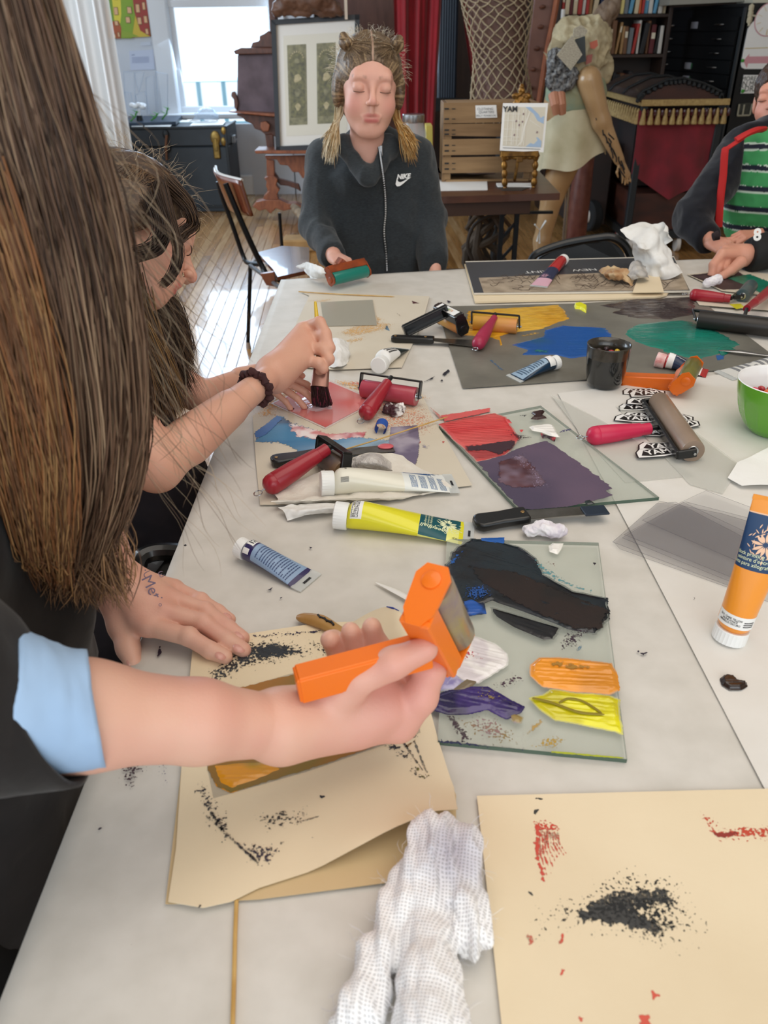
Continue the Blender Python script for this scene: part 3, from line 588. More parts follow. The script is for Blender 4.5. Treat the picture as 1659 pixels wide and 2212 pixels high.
# ================================================================ glass palettes and the inked metal plate
GLASS = mat('palette_glass', 'd6dccf', .08, alpha=.30, spec=.5); GEDGE = mat('palette_glass_edge', '3f5a4c', .15, alpha=.9)
def glass(q, label, th=.005, z=TOP+.0006):
    p = np.array(px(*q, z=z+th)); n = len(p); t = thing('glass_palette', label, 'glass palette', (p[:, 0].mean(), p[:, 1].mean(), z))
    m = MB().slab(p, z, z+th); o = m.build('glass_sheet', GLASS, t, smooth=False)
    o.data.materials.append(GEDGE)
    for f in o.data.polygons:
        if abs(f.normal[2]) < .5: f.material_index = 1
    return t, z+th+.0002
g2, zg = glass([(965, 1164), (1293, 1172), (1355, 1640), (946, 1601)], 'front glass palette with black, orange, yellow and violet ink')
SM = lambda q, c, e=.004, g=None, z=None, **k: smear(q, c, g, z, edge=e, **k)
G = dict(g=g2, z=zg)
SM([(961, 1221), (978, 1192), (1020, 1163), (1070, 1166), (1120, 1182), (1157, 1204), (1173, 1241), (1238, 1276), (1310, 1293), (1316, 1338), (1284, 1369), (1222, 1358), (1140, 1325), (1062, 1299), (1036, 1310), (991, 1312), (975, 1280)], '131c26', .006, **G, m=PAINT, c2=['0d1218', '16242c'], cs=30, thick=.0009, ridge=.4, rdir=-.55, warp=.004, name='black_ink', ragged=.004)
SM([(1004, 1221), (1108, 1234), (1200, 1268), (1313, 1318), (1300, 1362), (1238, 1358), (1121, 1306), (1043, 1262)], '20110d', .012, g2, zg+.0010, m=INKROLL, c2=['140d0c'], cs=20, name='brown_ink', cover=.9, warp=.004)
SM([(1062, 1312), (1108, 1325), (1209, 1355), (1200, 1370), (1183, 1386), (1108, 1355), (1069, 1332)], '14171c', .005, **G, thick=.0005, ridge=.7, rdir=-.55, m=PAINT, name='black_ink', ragged=.006)
SM([(996, 1296), (1020, 1288), (1045, 1305), (1048, 1325), (1010, 1330), (985, 1318)], '1f55a8', .006, g2, zg+.0006, m=PAINT, thick=.0006, ridge=.8, name='blue_ink', warp=.003, c2=['14233a'], cs=60)
SM([(1010, 1268), (1048, 1262), (1060, 1285), (1030, 1296), (1005, 1290)], '1a4d94', .008, g2, zg+.0016, name='blue_ink', cover=.6, m=INKDRY)
SM([(1040, 1163), (1088, 1161), (1088, 1172), (1070, 1178), (1045, 1172)], '1c5cae', .004, g2, zg+.0006, name='blue_ink', thick=.0004, m=PAINT)
SM([(966, 1222), (980, 1200), (1000, 1190), (985, 1215)], '2058a0', .006, g2, zg+.0012, name='blue_ink', cover=.7)
SM([(1150, 1205), (1172, 1240), (1230, 1268), (1312, 1292), (1240, 1262), (1200, 1240)], '5c8f96', .008, g2, zg-.0001, name='ink_smear', cover=.7)
SM([(1225, 1370), (1255, 1352), (1268, 1362), (1240, 1395), (1210, 1400)], '3a2836', .008, **G, m=INKDRY, cover=.6)
SM([(961, 1423), (975, 1385), (994, 1372), (1036, 1377), (1075, 1392), (1097, 1412), (1095, 1436), (1060, 1460), (1030, 1475), (1000, 1468), (970, 1450)], 'efeae6', .004, **G, m=PAINT, thick=.0009, ridge=.9, rdir=-.4, name='white_paint', c2=['d9d0d2'], cs=60, ragged=.004)
SM([(985, 1370), (1000, 1365), (1010, 1400), (1035, 1420), (1000, 1420), (992, 1395)], 'c14450', .006, g2, zg+.0013, m=INKDRY, cover=.5)
SM([(935, 1440), (965, 1430), (1000, 1470), (985, 1490), (950, 1490)], 'b5aecb', .006, **G, m=PAINT, thick=.0005, ridge=1.4, rdir=-.9, name='lilac_paint', c2=['8d84b4'], cs=90)
SM([(980, 1490), (1010, 1468), (1028, 1472), (1005, 1492)], '7a6a52', .004, g2, zg+.0004, m=PAINT, thick=.0004, name='ink_smear')
SM([(922, 1517), (940, 1500), (975, 1490), (1004, 1484), (1053, 1485), (1082, 1501), (1100, 1513), (1134, 1527), (1121, 1538), (1095, 1550), (1056, 1532), (1010, 1543), (965, 1543), (938, 1532)], '271a52', .005, g2, zg+.0004, m=PAINT, thick=.0018, ridge=.6, rdir=-.3, name='violet_paint', c2=['1d1444', '3d2a6e'], cs=45, warp=.003, ragged=.003)
SM([(1040, 1490), (1075, 1498), (1080, 1510), (1060, 1515), (1030, 1505)], '8a7448', .008, g2, zg+.0028, m=INKDRY, cover=.5)
SM([(1098, 1545), (1112, 1540), (1130, 1550), (1125, 1562), (1110, 1560)], '6a5a9a', .003, **G, m=PAINT, thick=.0008, name='violet_paint', c2=['9a8450'], cs=80)
SM([(1144, 1436), (1163, 1420), (1219, 1421), (1323, 1433), (1332, 1455), (1336, 1491), (1316, 1501), (1225, 1491), (1173, 1481), (1146, 1458)], 'f19a2a', .004, **G, m=PAINT, thick=.0018, ridge=.7, rdir=-.08, name='orange_paint', c2=['d98b28'], cs=12, warp=.002)
SM([(1163, 1422), (1219, 1423), (1285, 1432), (1290, 1450), (1240, 1455), (1190, 1445)], 'a87a2c', .012, g2, zg+.0030, m=INKROLL, cover=.62, name='ink_smear')
SM([(1147, 1508), (1175, 1500), (1192, 1488), (1238, 1495), (1316, 1504), (1337, 1514), (1345, 1586), (1330, 1580), (1264, 1569), (1199, 1556), (1165, 1530)], 'e8e01c', .005, **G, m=PAINT, thick=.0016, ridge=1.0, rdir=-.15, name='yellow_paint', c2=['c9bd20'], cs=30, warp=.003)
m_ = MB().tube(spline([P(1150, 1508, zg+.003), P(1190, 1517, zg+.0035), P(1250, 1538, zg+.0035), P(1306, 1543, zg+.003)], 14), [.0016]*13+[.0005], 6, flat=.5).tube(spline([P(1208, 1518, zg+.0032), P(1228, 1509, zg+.0035), P(1260, 1515, zg+.0035), P(1300, 1540, zg+.003)], 14), [.0006]+[.0014]*12+[.0006], 6, flat=.5)
m_.build('ink_trail', mat('olive_ink', '8a7a22', .3), g2)
SM([(1072, 1482), (1108, 1458), (1133, 1466), (1110, 1476), (1080, 1487)], '44283a', .006, **G, m=INKDRY, cover=.62)
SM([(966, 1547), (980, 1548), (1015, 1596), (1000, 1600)], '3a2430', .003, **G, m=INKDRY, cover=.8)
SM([(990, 1556), (1060, 1548), (1100, 1575), (1120, 1605), (1060, 1600), (1020, 1580)], '8f6d74', .012, **G, m=INKDRY, cover=.5, c2=['8a7040'], cs=50)
SM([(1140, 1560), (1175, 1540), (1190, 1556), (1160, 1590), (1120, 1600)], 'b29150', .008, **G, m=INKROLL, cover=.55)
SM([(1150, 1610), (1195, 1590), (1215, 1598), (1200, 1615)], 'b09040', .004, **G, m=INKDRY, cover=.6)
SM([(948, 1599), (1130, 1617), (1130, 1622), (948, 1604)], '20234a', .002, **G, m=INKDRY, cover=.9)
SM([(1190, 1622), (1350, 1636), (1350, 1640), (1190, 1627)], 'a8b020', .002, **G, m=INKROLL, cover=.9)
SM([(1280, 1215), (1288, 1216), (1284, 1222)], '2a2030', .0015, **G); SM([(1180, 1212), (1200, 1216), (1205, 1228)], '6d4a44', .004, **G, m=INKDRY, cover=.5)
SM([(1186, 1178), (1196, 1172), (1218, 1173), (1212, 1186), (1205, 1196), (1188, 1190)], 'f2eee8', .003, **G, m=PAINT, thick=.002, ridge=.5, name='white_paint', warp=.003)
SM([(1245, 1404), (1252, 1395), (1258, 1395), (1254, 1404), (1248, 1405)], '2e6f93', .0015, **G)
# glass 1
g1, zg = glass([(948, 919), (1168, 876), (1424, 1074), (1121, 1101)], 'middle glass palette rolled with red and dull violet ink')
G = dict(g=g1, z=zg)
SM([(950, 917), (1002, 903), (1069, 893), (1092, 900), (1100, 915), (1112, 936), (1125, 946), (1110, 962), (1093, 983), (1027, 996), (1002, 970), (975, 942)], 'd03e40', .006, **G, m=PAINT, thick=.0008, ridge=.9, rdir=-.2, name='red_ink', c2=['8c2a30', 'e0625e'], cs=22, warp=.004, along=.1)
SM([(1000, 962), (1040, 958), (1095, 950), (1125, 950), (1110, 968), (1080, 985), (1050, 975), (1005, 975)], '3f2630', .01, g1, zg+.0012, m=INKROLL, cover=.75, warp=.004)
SM([(1095, 930), (1120, 938), (1150, 945), (1120, 950)], '2c1a24', .006, g1, zg+.0014, m=INKDRY, cover=.6)
SM([(1030, 998), (1093, 983), (1125, 966), (1180, 952), (1225, 980), (1244, 995), (1283, 1022), (1325, 1055), (1306, 1060), (1325, 1070), (1231, 1094), (1150, 1101), (1121, 1097)], '5b4d62', .004, **G, m=INKROLL, name='violet_ink', c2=['4c4258', '665468'], cs=10, ragged=.006)
SM([(1075, 998), (1129, 980), (1156, 1010), (1183, 1043), (1171, 1052), (1111, 1055), (1076, 1043)], '4a2a33', .01, g1, zg+.0003, m=INKROLL, cover=.85, name='maroon_ink', c2=['5a3236', '7a6878'], cs=30)
SM([(1105, 985), (1130, 982), (1150, 1005), (1175, 1040), (1182, 1050), (1150, 1052), (1148, 1020)], '9c8ca4', .01, g1, zg+.0005, m=INKDRY, cover=.45)
SM([(1147, 892), (1165, 888), (1177, 888), (1170, 897), (1182, 903), (1160, 907), (1146, 905), (1155, 898)], '351c1c', .002, **G, m=PAINT, thick=.003, name='ink_blob')
SM([(1090, 904), (1100, 906), (1106, 914), (1095, 914)], 'd8484a', .002, **G, m=PAINT, thick=.001, name='ink_blob'); SM([(1122, 928), (1131, 928), (1126, 934)], 'd8484a', .0015, **G, m=PAINT, thick=.001, name='ink_blob')
SM([(1143, 922), (1165, 920), (1180, 917), (1195, 920), (1205, 938), (1209, 944), (1190, 942), (1170, 934), (1150, 930)], 'f3efe9', .003, **G, m=PAINT, thick=.003, ridge=.5, name='white_paint', warp=.003)
SM([(1168, 935), (1180, 940), (1200, 944), (1198, 953), (1182, 945), (1172, 946)], 'b8434a', .002, g1, zg+.0012, m=PAINT, thick=.001, c2=['2e1c26'], cs=90, name='ink_blob')
SM([(1205, 932), (1232, 925), (1235, 930), (1210, 935)], '45406a', .003, **G, m=INKDRY, cover=.6); SM([(1120, 898), (1140, 895), (1135, 900)], '36353c', .002, **G, m=INKDRY, cover=.6)
SM([(1260, 1082), (1275, 1079), (1285, 1088), (1268, 1090)], '1d2a2c', .002, **G, m=PAINT, thick=.001, name='ink_blob')
# grey metal plate with four colours
MET = mat('zinc_plate', '8b877c', .42, c2='6f6c64', scale=9, bump=.1, bscale=90, detail=7, metal=.25)
mp_ = thing('ink_plate', 'large grey metal plate with yellow, blue, teal and brown ink', 'metal plate', P(1300, 740, TOP))
z1 = TOP+.0015
MB().slab(px((942, 662), (1255, 655), (1502, 640), (1700, 790), (1659, 792), (1000, 838), z=z1), TOP+.0004, z1).build('metal_sheet', MET, mp_, smooth=False)
G = dict(g=mp_, z=z1+.0001)
SM([(1008, 671), (1207, 658), (1219, 671), (1231, 689), (1189, 704), (1162, 713), (1101, 719), (1071, 730), (1040, 728), (993, 722), (951, 697), (1010, 689)], 'd49a22', .008, **G, m=PAINT, thick=.0018, ridge=.8, rdir=.05, name='yellow_ink', c2=['c08a20', 'dfae3a'], cs=14, warp=.006, ragged=.006)
SM([(1120, 722), (1160, 715), (1175, 720), (1150, 728), (1120, 730)], 'c9a050', .01, **G, m=INKROLL, cover=.5); SM([(1062, 730), (1080, 725), (1086, 745), (1080, 748), (1078, 735)], 'cf9a2a', .003, **G, m=PAINT, thick=.001)
SM([(1171, 713), (1216, 702), (1308, 708), (1336, 743), (1283, 770), (1233, 775), (1200, 768), (1125, 767), (1140, 756), (1101, 745), (1171, 725)], '1f5aa6', .008, **G, m=PAINT, thick=.0006, ridge=.3, name='blue_ink', c2=['2a5f8f'], cs=12, warp=.006, ragged=.008)
SM([(1150, 750), (1200, 755), (1190, 766), (1140, 762)], '2f7a72', .014, g=mp_, z=z1+.001, m=INKROLL, cover=.55)
SM([(1344, 721), (1377, 699), (1430, 694), (1477, 690), (1518, 701), (1560, 721), (1604, 746), (1554, 765), (1513, 776), (1477, 773), (1421, 754), (1370, 738)], '1f8472', .010, **G, m=PAINT, thick=.0008, ridge=.4, name='teal_ink', c2=['2b7568', '187c66'], cs=12, warp=.008, ragged=.008)
SM([(1545, 752), (1575, 748), (1590, 756), (1560, 768)], '13705f', .004, g=mp_, z=z1+.0008, m=PAINT, thick=.002, ridge=.8, name='teal_ink')
SM([(1294, 660), (1338, 652), (1377, 644), (1504, 642), (1499, 679), (1449, 690), (1377, 688), (1319, 676), (1340, 668)], '3a2e2e', .008, **G, m=PAINT, thick=.0012, ridge=1.2, rdir=.02, name='brown_ink', c2=['5d534e', '2b2124'], cs=26, warp=.006, ragged=.01)
SM([(1055, 776), (1062, 778), (1088, 800), (1083, 800)], '3a6488', .003, **G, m=INKDRY, cover=.7); SM([(1546, 768), (1565, 766), (1562, 776), (1550, 778)], '205a98', .003, **G)
SM([(1240, 660), (1252, 656), (1268, 664), (1266, 676), (1252, 668), (1242, 667)], 'e4e21c', .002, **G, m=PAINT, thick=.006, ridge=.3, name='yellow_paint_dab')
# dark inked sheet beside the far hands
dk = sh([(1484, 594), (1590, 582), (1700, 600), (1700, 655), (1659, 640), (1560, 630)], CREAM3, 'cream sheet at the far right with dark brown and teal ink', dz=.0012)
smear([(1490, 594), (1590, 584), (1640, 615), (1600, 625), (1560, 626), (1530, 612)], '33272a', dk, TOP+.002, name='brown_ink', m=INKROLL, edge=.01, c2=['4a3a3c'], cs=30)
smear([(1570, 600), (1620, 592), (1700, 625), (1700, 640), (1640, 632), (1600, 612)], '1d7a62', dk, TOP+.0022, name='teal_ink', edge=.01, c2=['16684f'], cs=30)
sh([(1500, 648), (1560, 635), (1720, 660), (1720, 678), (1510, 662)], CREAM3, 'cream strip of paper behind the long black roller', dz=.003)
smear([(1575, 657), (1600, 656), (1610, 664), (1590, 668)], 'd8cf2a', dk, TOP+.0035, name='yellow_paint', edge=.004)
# ================================================================ ink tubes
WCAP = mat('white_cap', 'eeeeec', .4); CRIMP = mat('clear_crimp', 'dfe2e0', .25, alpha=.55); NAVY = mat('label_navy', '1c3c63', .35); WHITE = mat('label_white', 'f0efec', .45)
BLACKI = mat('print_black', '1c1c20', .5)
class Tube:
    def __init__(s, name, label, A, B, r, w, bands, z0=None, up=(0, 0, 1), cap=.018, cap_r=None, crimp=.014, crimp_mat=None, standing=False, twist=0., capm=None, fl=1.0, slot=True, group=None):
        """A: cap end, B: crimp end; bands [(u0, u1, material)]"""
        s.A = np.asarray(A, float); s.B = np.asarray(B, float); s.L = np.linalg.norm(s.B-s.A); R = frame(s.B-s.A, up); s.e1, s.e2, s.e3 = R[:, 0], R[:, 1], R[:, 2]
        s.r, s.w, s.capl, s.crl, s.z0, s.fl, s.tw = r, w, cap, crimp, z0, fl, twist
        s.t = thing(name, label, 'ink tube', V(*((s.A+s.B)/2)[:2], min(s.A[2], s.B[2])-(0 if standing else r)), group)
        cr = cap_r or r*.98
        mb = MB(); a = s.A; b = s.A+s.e1*cap; mb.lathe(a, b, [(0, cr*.9), (.06, cr), (.94, cr), (1, cr*.96)], 56, .03); mb.build('cap', capm or WCAP, s.t)
        nu, nv = 56, 48; v, F, uu, vv = grid(lambda u, w_: s.pt(u, w_*2*math.pi, 0), nu, nv+1)
        mids = []; uq = uu[F].mean(1); mm = [b_[2] for b_ in bands]; ids = np.zeros(len(F), int)
        for k, b_ in enumerate(bands):
            sel = (uq >= b_[0]) & (uq <= b_[1])
            if len(b_) > 3:
                aq = vv[F].mean(1)*360; lo, hi = b_[3]; sel &= ((aq >= lo) & (aq <= hi)) if lo < hi else ((aq >= lo) | (aq <= hi))
            ids[sel] = k
        s.body = obj('tube_body', v, F, None, s.t, mats=mm, midx=ids)
        c = s.pt(np.array([1., 1.]), np.array([math.pi/2, -math.pi/2]), 0); d = s.e1*crimp
        cd = (c[0]+c[1])/2; hw = np.linalg.norm(c[0]-c[1])/2
        if crimp > 0:
            m = MB().bar(cd-s.e1*.001, cd+d, hw*2*1.02, .0012, up=s.e3); m.build('crimp', crimp_mat or CRIMP, s.t)
            if slot: MB().box(cd+d*.55, (.0016, .007, .0009), np.stack([s.e1, s.e2, s.e3], 1)).build('hang_slot', BLACKI, s.t)
    def pt(s, u, th, off=0):
        u = np.asarray(u, float); x = np.clip((u-.12)/.88, 0, 1); q = (x*x*(3-2*x))*s.fl if s.fl < 1 else x**1.15
        neck = np.clip(u/.05, 0, 1)**.5*.25+.75
        a = (s.r+(s.w-s.r)*q)*neck+off; b = (s.r*(1-q)+.0008)*neck+off
        d = s.capl+(s.L-s.capl-s.crl)*u; ln = s.A+np.multiply.outer(d, s.e1)
        if s.z0 is not None: ln[..., 2] = s.z0+b-off
        th = th+s.tw*0
        return ln+np.multiply.outer(a*np.sin(th), s.e2)+np.multiply.outer(b*np.cos(th), s.e3) if np.ndim(u) == 0 else ln+(a*np.sin(th))[..., None]*s.e2+(b*np.cos(th))[..., None]*s.e3
    def map(s, u0, th0, h, dir=1, mode='along'):
        """letters of height h; mode along: text reads along the tube, around: text reads round it"""
        Lb = s.L-s.capl-s.crl
        def fn(x, y):
            if mode == 'along': u = u0+dir*x*h/Lb; th = th0+dir*y*h/((s.r+s.w)/2)
            else: u = u0-dir*y*h/Lb; th = th0+dir*x*h/((s.r+s.w)/2)
            return s.pt(u, th, .00025)
        return fn
    def rows(s, u0, u1, th0, th1, n, m, mode='around', name='small_print', seg=9, seed=1, bold=.45):
        """lines of unreadable fine print"""
        rr = random.Random(seed); mb = MB()
        for i in range(n):
            f = (i+.5)/n; k = 0.
            while k < 1:
                w_ = min(.04+rr.random()*.09, 1-k)
                if mode == 'around': us = [u0+(u1-u0)*(f-bold/n/1.6), u0+(u1-u0)*(f+bold/n/1.6)]; ts = [th0+(th1-th0)*k, th0+(th1-th0)*(k+w_)]
                else: us = [u0+(u1-u0)*k, u0+(u1-u0)*(k+w_)]; ts = [th0+(th1-th0)*(f-bold/n/1.6), th0+(th1-th0)*(f+bold/n/1.6)]
                c = np.array([[us[0], ts[0]], [us[1], ts[0]], [us[1], ts[1]], [us[0], ts[1]]]); mb.add(s.pt(c[:, 0], c[:, 1], .0002), [(0, 1, 2, 3)])
                k += w_+.015+(.3 if rr.random() < .04 else 0)
        return mb.build(name, m, s.t, smooth=False)
    def patch(s, u0, u1, t0, t1, m, name='label', off=.00012):
        v, F, _, _ = grid(lambda a, b: s.pt(u0+(u1-u0)*a, t0+(t1-t0)*b, off), 8, 20); return obj(name, v, F, m, s.t)
    def flower(s, u0, th0, sz, m, n=11, name='linocut_picture', seed=3):
        """block-cut leaves and petals"""
        rr = random.Random(seed); mb = MB(); Lb = s.L-s.capl-s.crl
        def leaf(cx, cy, ang, ln, wd):
            P2 = []; 
            for i in range(8):
                f = i/7; P2.append((f*ln, math.sin(f*math.pi)*wd))
            for i in range(6, 0, -1):
                f = i/7; P2.append((f*ln, -math.sin(f*math.pi)*wd*.7))
            c, s_ = math.cos(ang), math.sin(ang); q = np.array([(cx+x*c-y*s_, cy+x*s_+y*c) for x, y in P2])
            mb.add(s.pt(u0+q[:, 0]/Lb, th0+q[:, 1]/((s.r+s.w)/2), .00035), [tuple(range(len(q)))])
        for i in range(n):
            a = i/n*2*math.pi; leaf(math.cos(a)*sz*.12, math.sin(a)*sz*.12, a+rr.uniform(-.2, .2), sz*(.45+.25*rr.random()), sz*.10)
        for i in range(n*2):
            a = rr.random()*6.28; d = sz*(.5+.45*rr.random()); leaf(math.cos(a)*d, math.sin(a)*d, rr.random()*6.28, sz*.3, sz*.035)
        return mb.build(name, m, s.t, smooth=False)
YEL = mat('tube_yellow', 'e6de28', .28, coat=.3); PYEL = mat('tube_pale_yellow', 'eceb86', .3); DTEAL = mat('label_teal', '12545c', .35)
t1 = Tube('ink_tube', 'big yellow ink tube with teal label and white cap', P(722, 1112, TOP+.018), P(1024, 1151, TOP+.003), .0185, .0285, [(0, .12, YEL), (.1, 1, YEL), (.62, .96, PYEL)], z0=TOP+.0005, cap=.019)
hp = math.pi
t1.patch(.03, .13, -1.3, 1.5, WHITE); t1.patch(.62, .86, -1.5, 1.4, DTEAL); t1.patch(.86, .97, .1, 1.2, DTEAL)
CRM = mat('print_cream', 'e9eec2', .45)
text_on('label_text', 'Speedball', CRM, t1.t, t1.map(.755, -.42, .0098, -1, 'along'), shear=.3, bold=.01)
text_on('label_text', 'block printing ink', CRM, t1.t, t1.map(.72, .30, .0046, -1, 'around')); text_on('label_text', "peinture d'encre", CRM, t1.t, t1.map(.695, .30, .0042, -1, 'around')); text_on('label_text', 'tinta para xilografía', CRM, t1.t, t1.map(.67, .30, .0042, -1, 'around'))
t1.flower(.86, .25, .019, CRM, 12); t1.rows(.035, .1, -1.2, .75, 6, BLACKI, 'around', seed=2)
text_on('label_text', 'AP', mat('print_olive', '6a6e32', .5), t1.t, t1.map(.93, -.75, .006, -1, 'along'))
mb = MB()
for k in range(9): a_ = .035+k*.008; mb.add(t1.pt(np.array([a_, a_+.004, a_+.004, a_]), np.array([1.0, 1.0, 1.4, 1.4]), .0003), [(0, 1, 2, 3)])
mb.build('barcode', BLACKI, t1.t, smooth=False)
OFFW = mat('tube_ivory', 'e6e2d2', .3, coat=.3); LBLUE = mat('label_blue', '1f5a94', .35); CLR = mat('tube_clear_white', 'e8eae6', .25)
t2 = Tube('ink_tube', 'big white ink tube with blue label beside the towel', P(692, 1045, TOP+.021), P(985, 1040, TOP+.006), .0185, .0275, [(0, .62, OFFW), (.6, 1, CLR)], z0=TOP+.003, cap=.019)
t2.patch(.62, .86, .65, 1.75, LBLUE); t2.flower(.86, 1.15, .017, LBLUE, 10, seed=5); t2.flower(.80, 1.2, .012, WHITE, 8, seed=9)
for k in range(4): t2.rows(.66+k*.085, .72+k*.085, -1.1, .35, 6, LBLUE, 'around', seed=k+4, bold=.4)
mb = MB()
for k in range(9): a_ = -1.15+k*.045; mb.add(t2.pt(np.array([.05, .05, .12, .12]), np.array([a_, a_+.02, a_+.02, a_]), .0003), [(0, 1, 2, 3)])
mb.build('barcode', BLACKI, t2.t, smooth=False)
text_on('label_text', '3503', BLACKI, t2.t, t2.map(.10, .15, .004, -1, 'around'))
VIO = mat('tube_violet', '2a2257', .3, coat=.3); LGB = mat('label_greyblue', '8ea6c4', .4)
t3 = Tube('ink_tube', 'violet ink tube with pale blue label above the flat hand', P(516, 1181, TOP+.014), P(672, 1256, TOP+.002), .0135, .021, [(0, .1, VIO), (.07, 1, VIO)], z0=TOP+.0005, cap=.013)
t3.patch(.03, .17, -.35, 1.0, WHITE); t3.patch(.035, .15, -1.3, -.75, WHITE); t3.patch(.2, .93, -1.7, 1.5, LGB); t3.rows(.26, .88, -1.1, .75, 15, mat('print_dark_blue', '3c4d74', .5), 'around', seed=11, bold=.35); t3.rows(.06, .15, -.2, .8, 4, BLACKI, 'along', seed=3)
DBL = mat('tube_dark_blue', '17324a', .3, coat=.3)
t4 = Tube('ink_tube', 'blue-grey ink tube lying across the metal plate', P(1205, 781, TOP+.016), P(1108, 818, TOP+.003), .0135, .0215, [(0, .1, DBL), (.08, 1, DBL)], z0=TOP+.0025, cap=.012, slot=False, crimp=.008)
t4.patch(.03, .20, -1.6, 1.6, WHITE); t4.patch(.23, .97, -1.3, .85, mat('label_steel', '93abc0', .4)); t4.rows(.3, .9, -.9, .6, 10, mat('print_slate', '3f566e', .5), 'around', seed=6)
mb = MB()
for k in range(8): a_ = -.35+k*.09; mb.add(t4.pt(np.array([.06, .06, .17, .17]), np.array([a_, a_+.045, a_+.045, a_]), .0003), [(0, 1, 2, 3)])
mb.build('barcode', BLACKI, t4.t, smooth=False)
PKC = mat('stained_cap', 'efd9d6', .4, c2='d98f8c', scale=90)
t4.t.children[0].data.materials[0] = PKC
t5 = Tube('ink_tube', 'small white-capped tube with black label, cap towards us', P(817, 790, TOP+.0165), P(866, 752, TOP+.003), .0165, .02, [(0, .1, WHITE), (.05, .55, WHITE), (.55, 1, mat('tube_black', '1e2a2c', .3))], z0=TOP+.0025, cap=.022, slot=False, crimp=.005)
t5.rows(.1, .5, -.9, .9, 5, BLACKI, 'along', seed=8)
MZ = TOP+.011
REDT = mat('tube_red', 'b81d20', .2, coat=.6)
t6 = Tube('ink_tube', 'red ink tube with white cap lying on the grey magazine', P(1218, 560, MZ+.015), P(1163, 618, MZ+.003), .0145, .022, [(0, .45, REDT), (.45, .78, mat('tube_navy', '2a2f4c', .3)), (.78, 1, mat('tube_pale_pink', 'd7a9b8', .3))], z0=MZ+.0008, cap=.016, crimp=.008, slot=False)
t6.flower(.72, -.2, .014, mat('print_pink', 'd0a0b0', .5), 9)
t7 = Tube('ink_tube', 'small navy ink tube with pink-stained cap behind orange brayer', P(1417, 776, TOP+.016), P(1528, 806, TOP+.003), .0145, .021, [(0, .08, REDT), (.06, .22, WHITE), (.22, .8, mat('tube_navy2', '23324e', .3)), (.8, .95, WHITE), (.93, 1, REDT)], z0=TOP+.002, cap=.018, capm=PKC, slot=False, crimp=.006, crimp_mat=REDT)
text_on('label_text', 'Speedball', WHITE, t7.t, t7.map(.42, -.2, .007, -1, 'along'), shear=.3)
t7.rows(.09, .2, .0, .8, 6, BLACKI, 'along', seed=5)
ORT = mat('tube_orange', 'f0962c', .3, coat=.35); PEACH = mat('tube_peach', 'f0c3a2', .3)
B8 = P(1576, 1386, TOP)+V(0, .004, .0); up8 = nrm(V(.15, .10, 1.0)); tl = .168
t8 = Tube('ink_tube', 'orange ink tube standing upright on its white cap', B8, B8+up8*tl, .0178, .0265, [(0, .1, ORT), (.09, .52, ORT), (.52, .93, PEACH), (.9, 1, ORT)], up=nrm(V(-.25, -1, .1)), cap=.016, standing=True, crimp=.004, crimp_mat=ORT, slot=False)
t8.patch(.05, .15, -1.6, 1.6, WHITE); t8.patch(.5, .66, -.75, 1.5, NAVY); t8.patch(.66, .8, -.4, 1.5, NAVY); t8.patch(.8, .9, .2, 1.5, NAVY)
t8.flower(.70, .05, .019, PEACH, 12, seed=12); t8.rows(.07, .12, -.9, -.2, 3, BLACKI, 'around', seed=4)
text_on('label_text', '3612 - DARK YELLOW\nJAUNE FONCÉ\nAMARILLO OSCURO', BLACKI, t8.t, t8.map(.10, .62, .0032, -1, 'around'), bold=.02)
text_on('label_text', "block printing ink\npeinture d'encre\ntinta para xilografía", CRM, t8.t, t8.map(.575, .45, .0058, -1, 'around'))
t9 = Tube('ink_tube', 'flattened pale tube with grey print behind the green bowl', P(1740, 768, TOP+.012), P(1562, 812, TOP+.002), .012, .024, [(0, 1, mat('tube_silver_white', 'd2d0ca', .35))], z0=TOP+.002, cap=.018, slot=False, crimp=.012)
t9.rows(.25, .9, -1.1, .9, 9, mat('print_grey', '75767a', .5), 'around', seed=15)
# ================================================================ brayers
def eyelet(mb, c, d, up, r=.006):
    d = nrm(d); s_ = nrm(np.cross(up, d)); mb.tube([c, c+d*.006], .001, 6)
    mb.tube([c+d*(.006+r)+r*(d*math.cos(a)+s_*math.sin(a)) for a in np.linspace(math.pi, 3*math.pi, 16)], .0009, 6)
STEEL = mat('bright_steel', 'b9bbbd', .25, metal=1); BPLAST = mat('black_plastic', '141516', .3, coat=.2); REDH = mat('red_handle', 'a3202f', .33, c2='8f1a28', scale=12, coat=.2); PINKH = mat('pink_handle', 'c9284e', .36)
def handle(t, a, b, r0, r1, m, hook=True):
    """red turned handle: butt a, neck b"""
    mb = MB().lathe(a, b, [(0, r0*.15), (.015, r0*.55), (.05, r0*.85), (.10, r0*.98), (.15, r0), (.155, r0*.985), (.16, r0), (.45, r0*.93), (.82, r1*1.15), (.84, r1*1.16), (.85, r1), (1, r1)], 28); mb.build('handle', m, t)
    if hook:
        mb = MB(); d = nrm(np.asarray(a)-np.asarray(b)); eyelet(mb, np.asarray(a, float), d, V(0, 0, 1)); mb.build('hanging_eye', STEEL, t)
def roller(t, A, B, rr, m, ends=None, col=None):
    mb = MB().lathe(A, B, [(0, rr*.97), (.012, rr), (.988, rr), (1, rr*.97)], 36); mb.build('roller', m, t)
    mb = MB(); ax = nrm(B-A)
    for c, s_ in ((A, -1), (B, 1)): mb.lathe(c, c+ax*s_*.0012, [(0, rr*.5), (1, rr*.45)], 24)
    mb.build('roller_end', ends or STEEL, t)
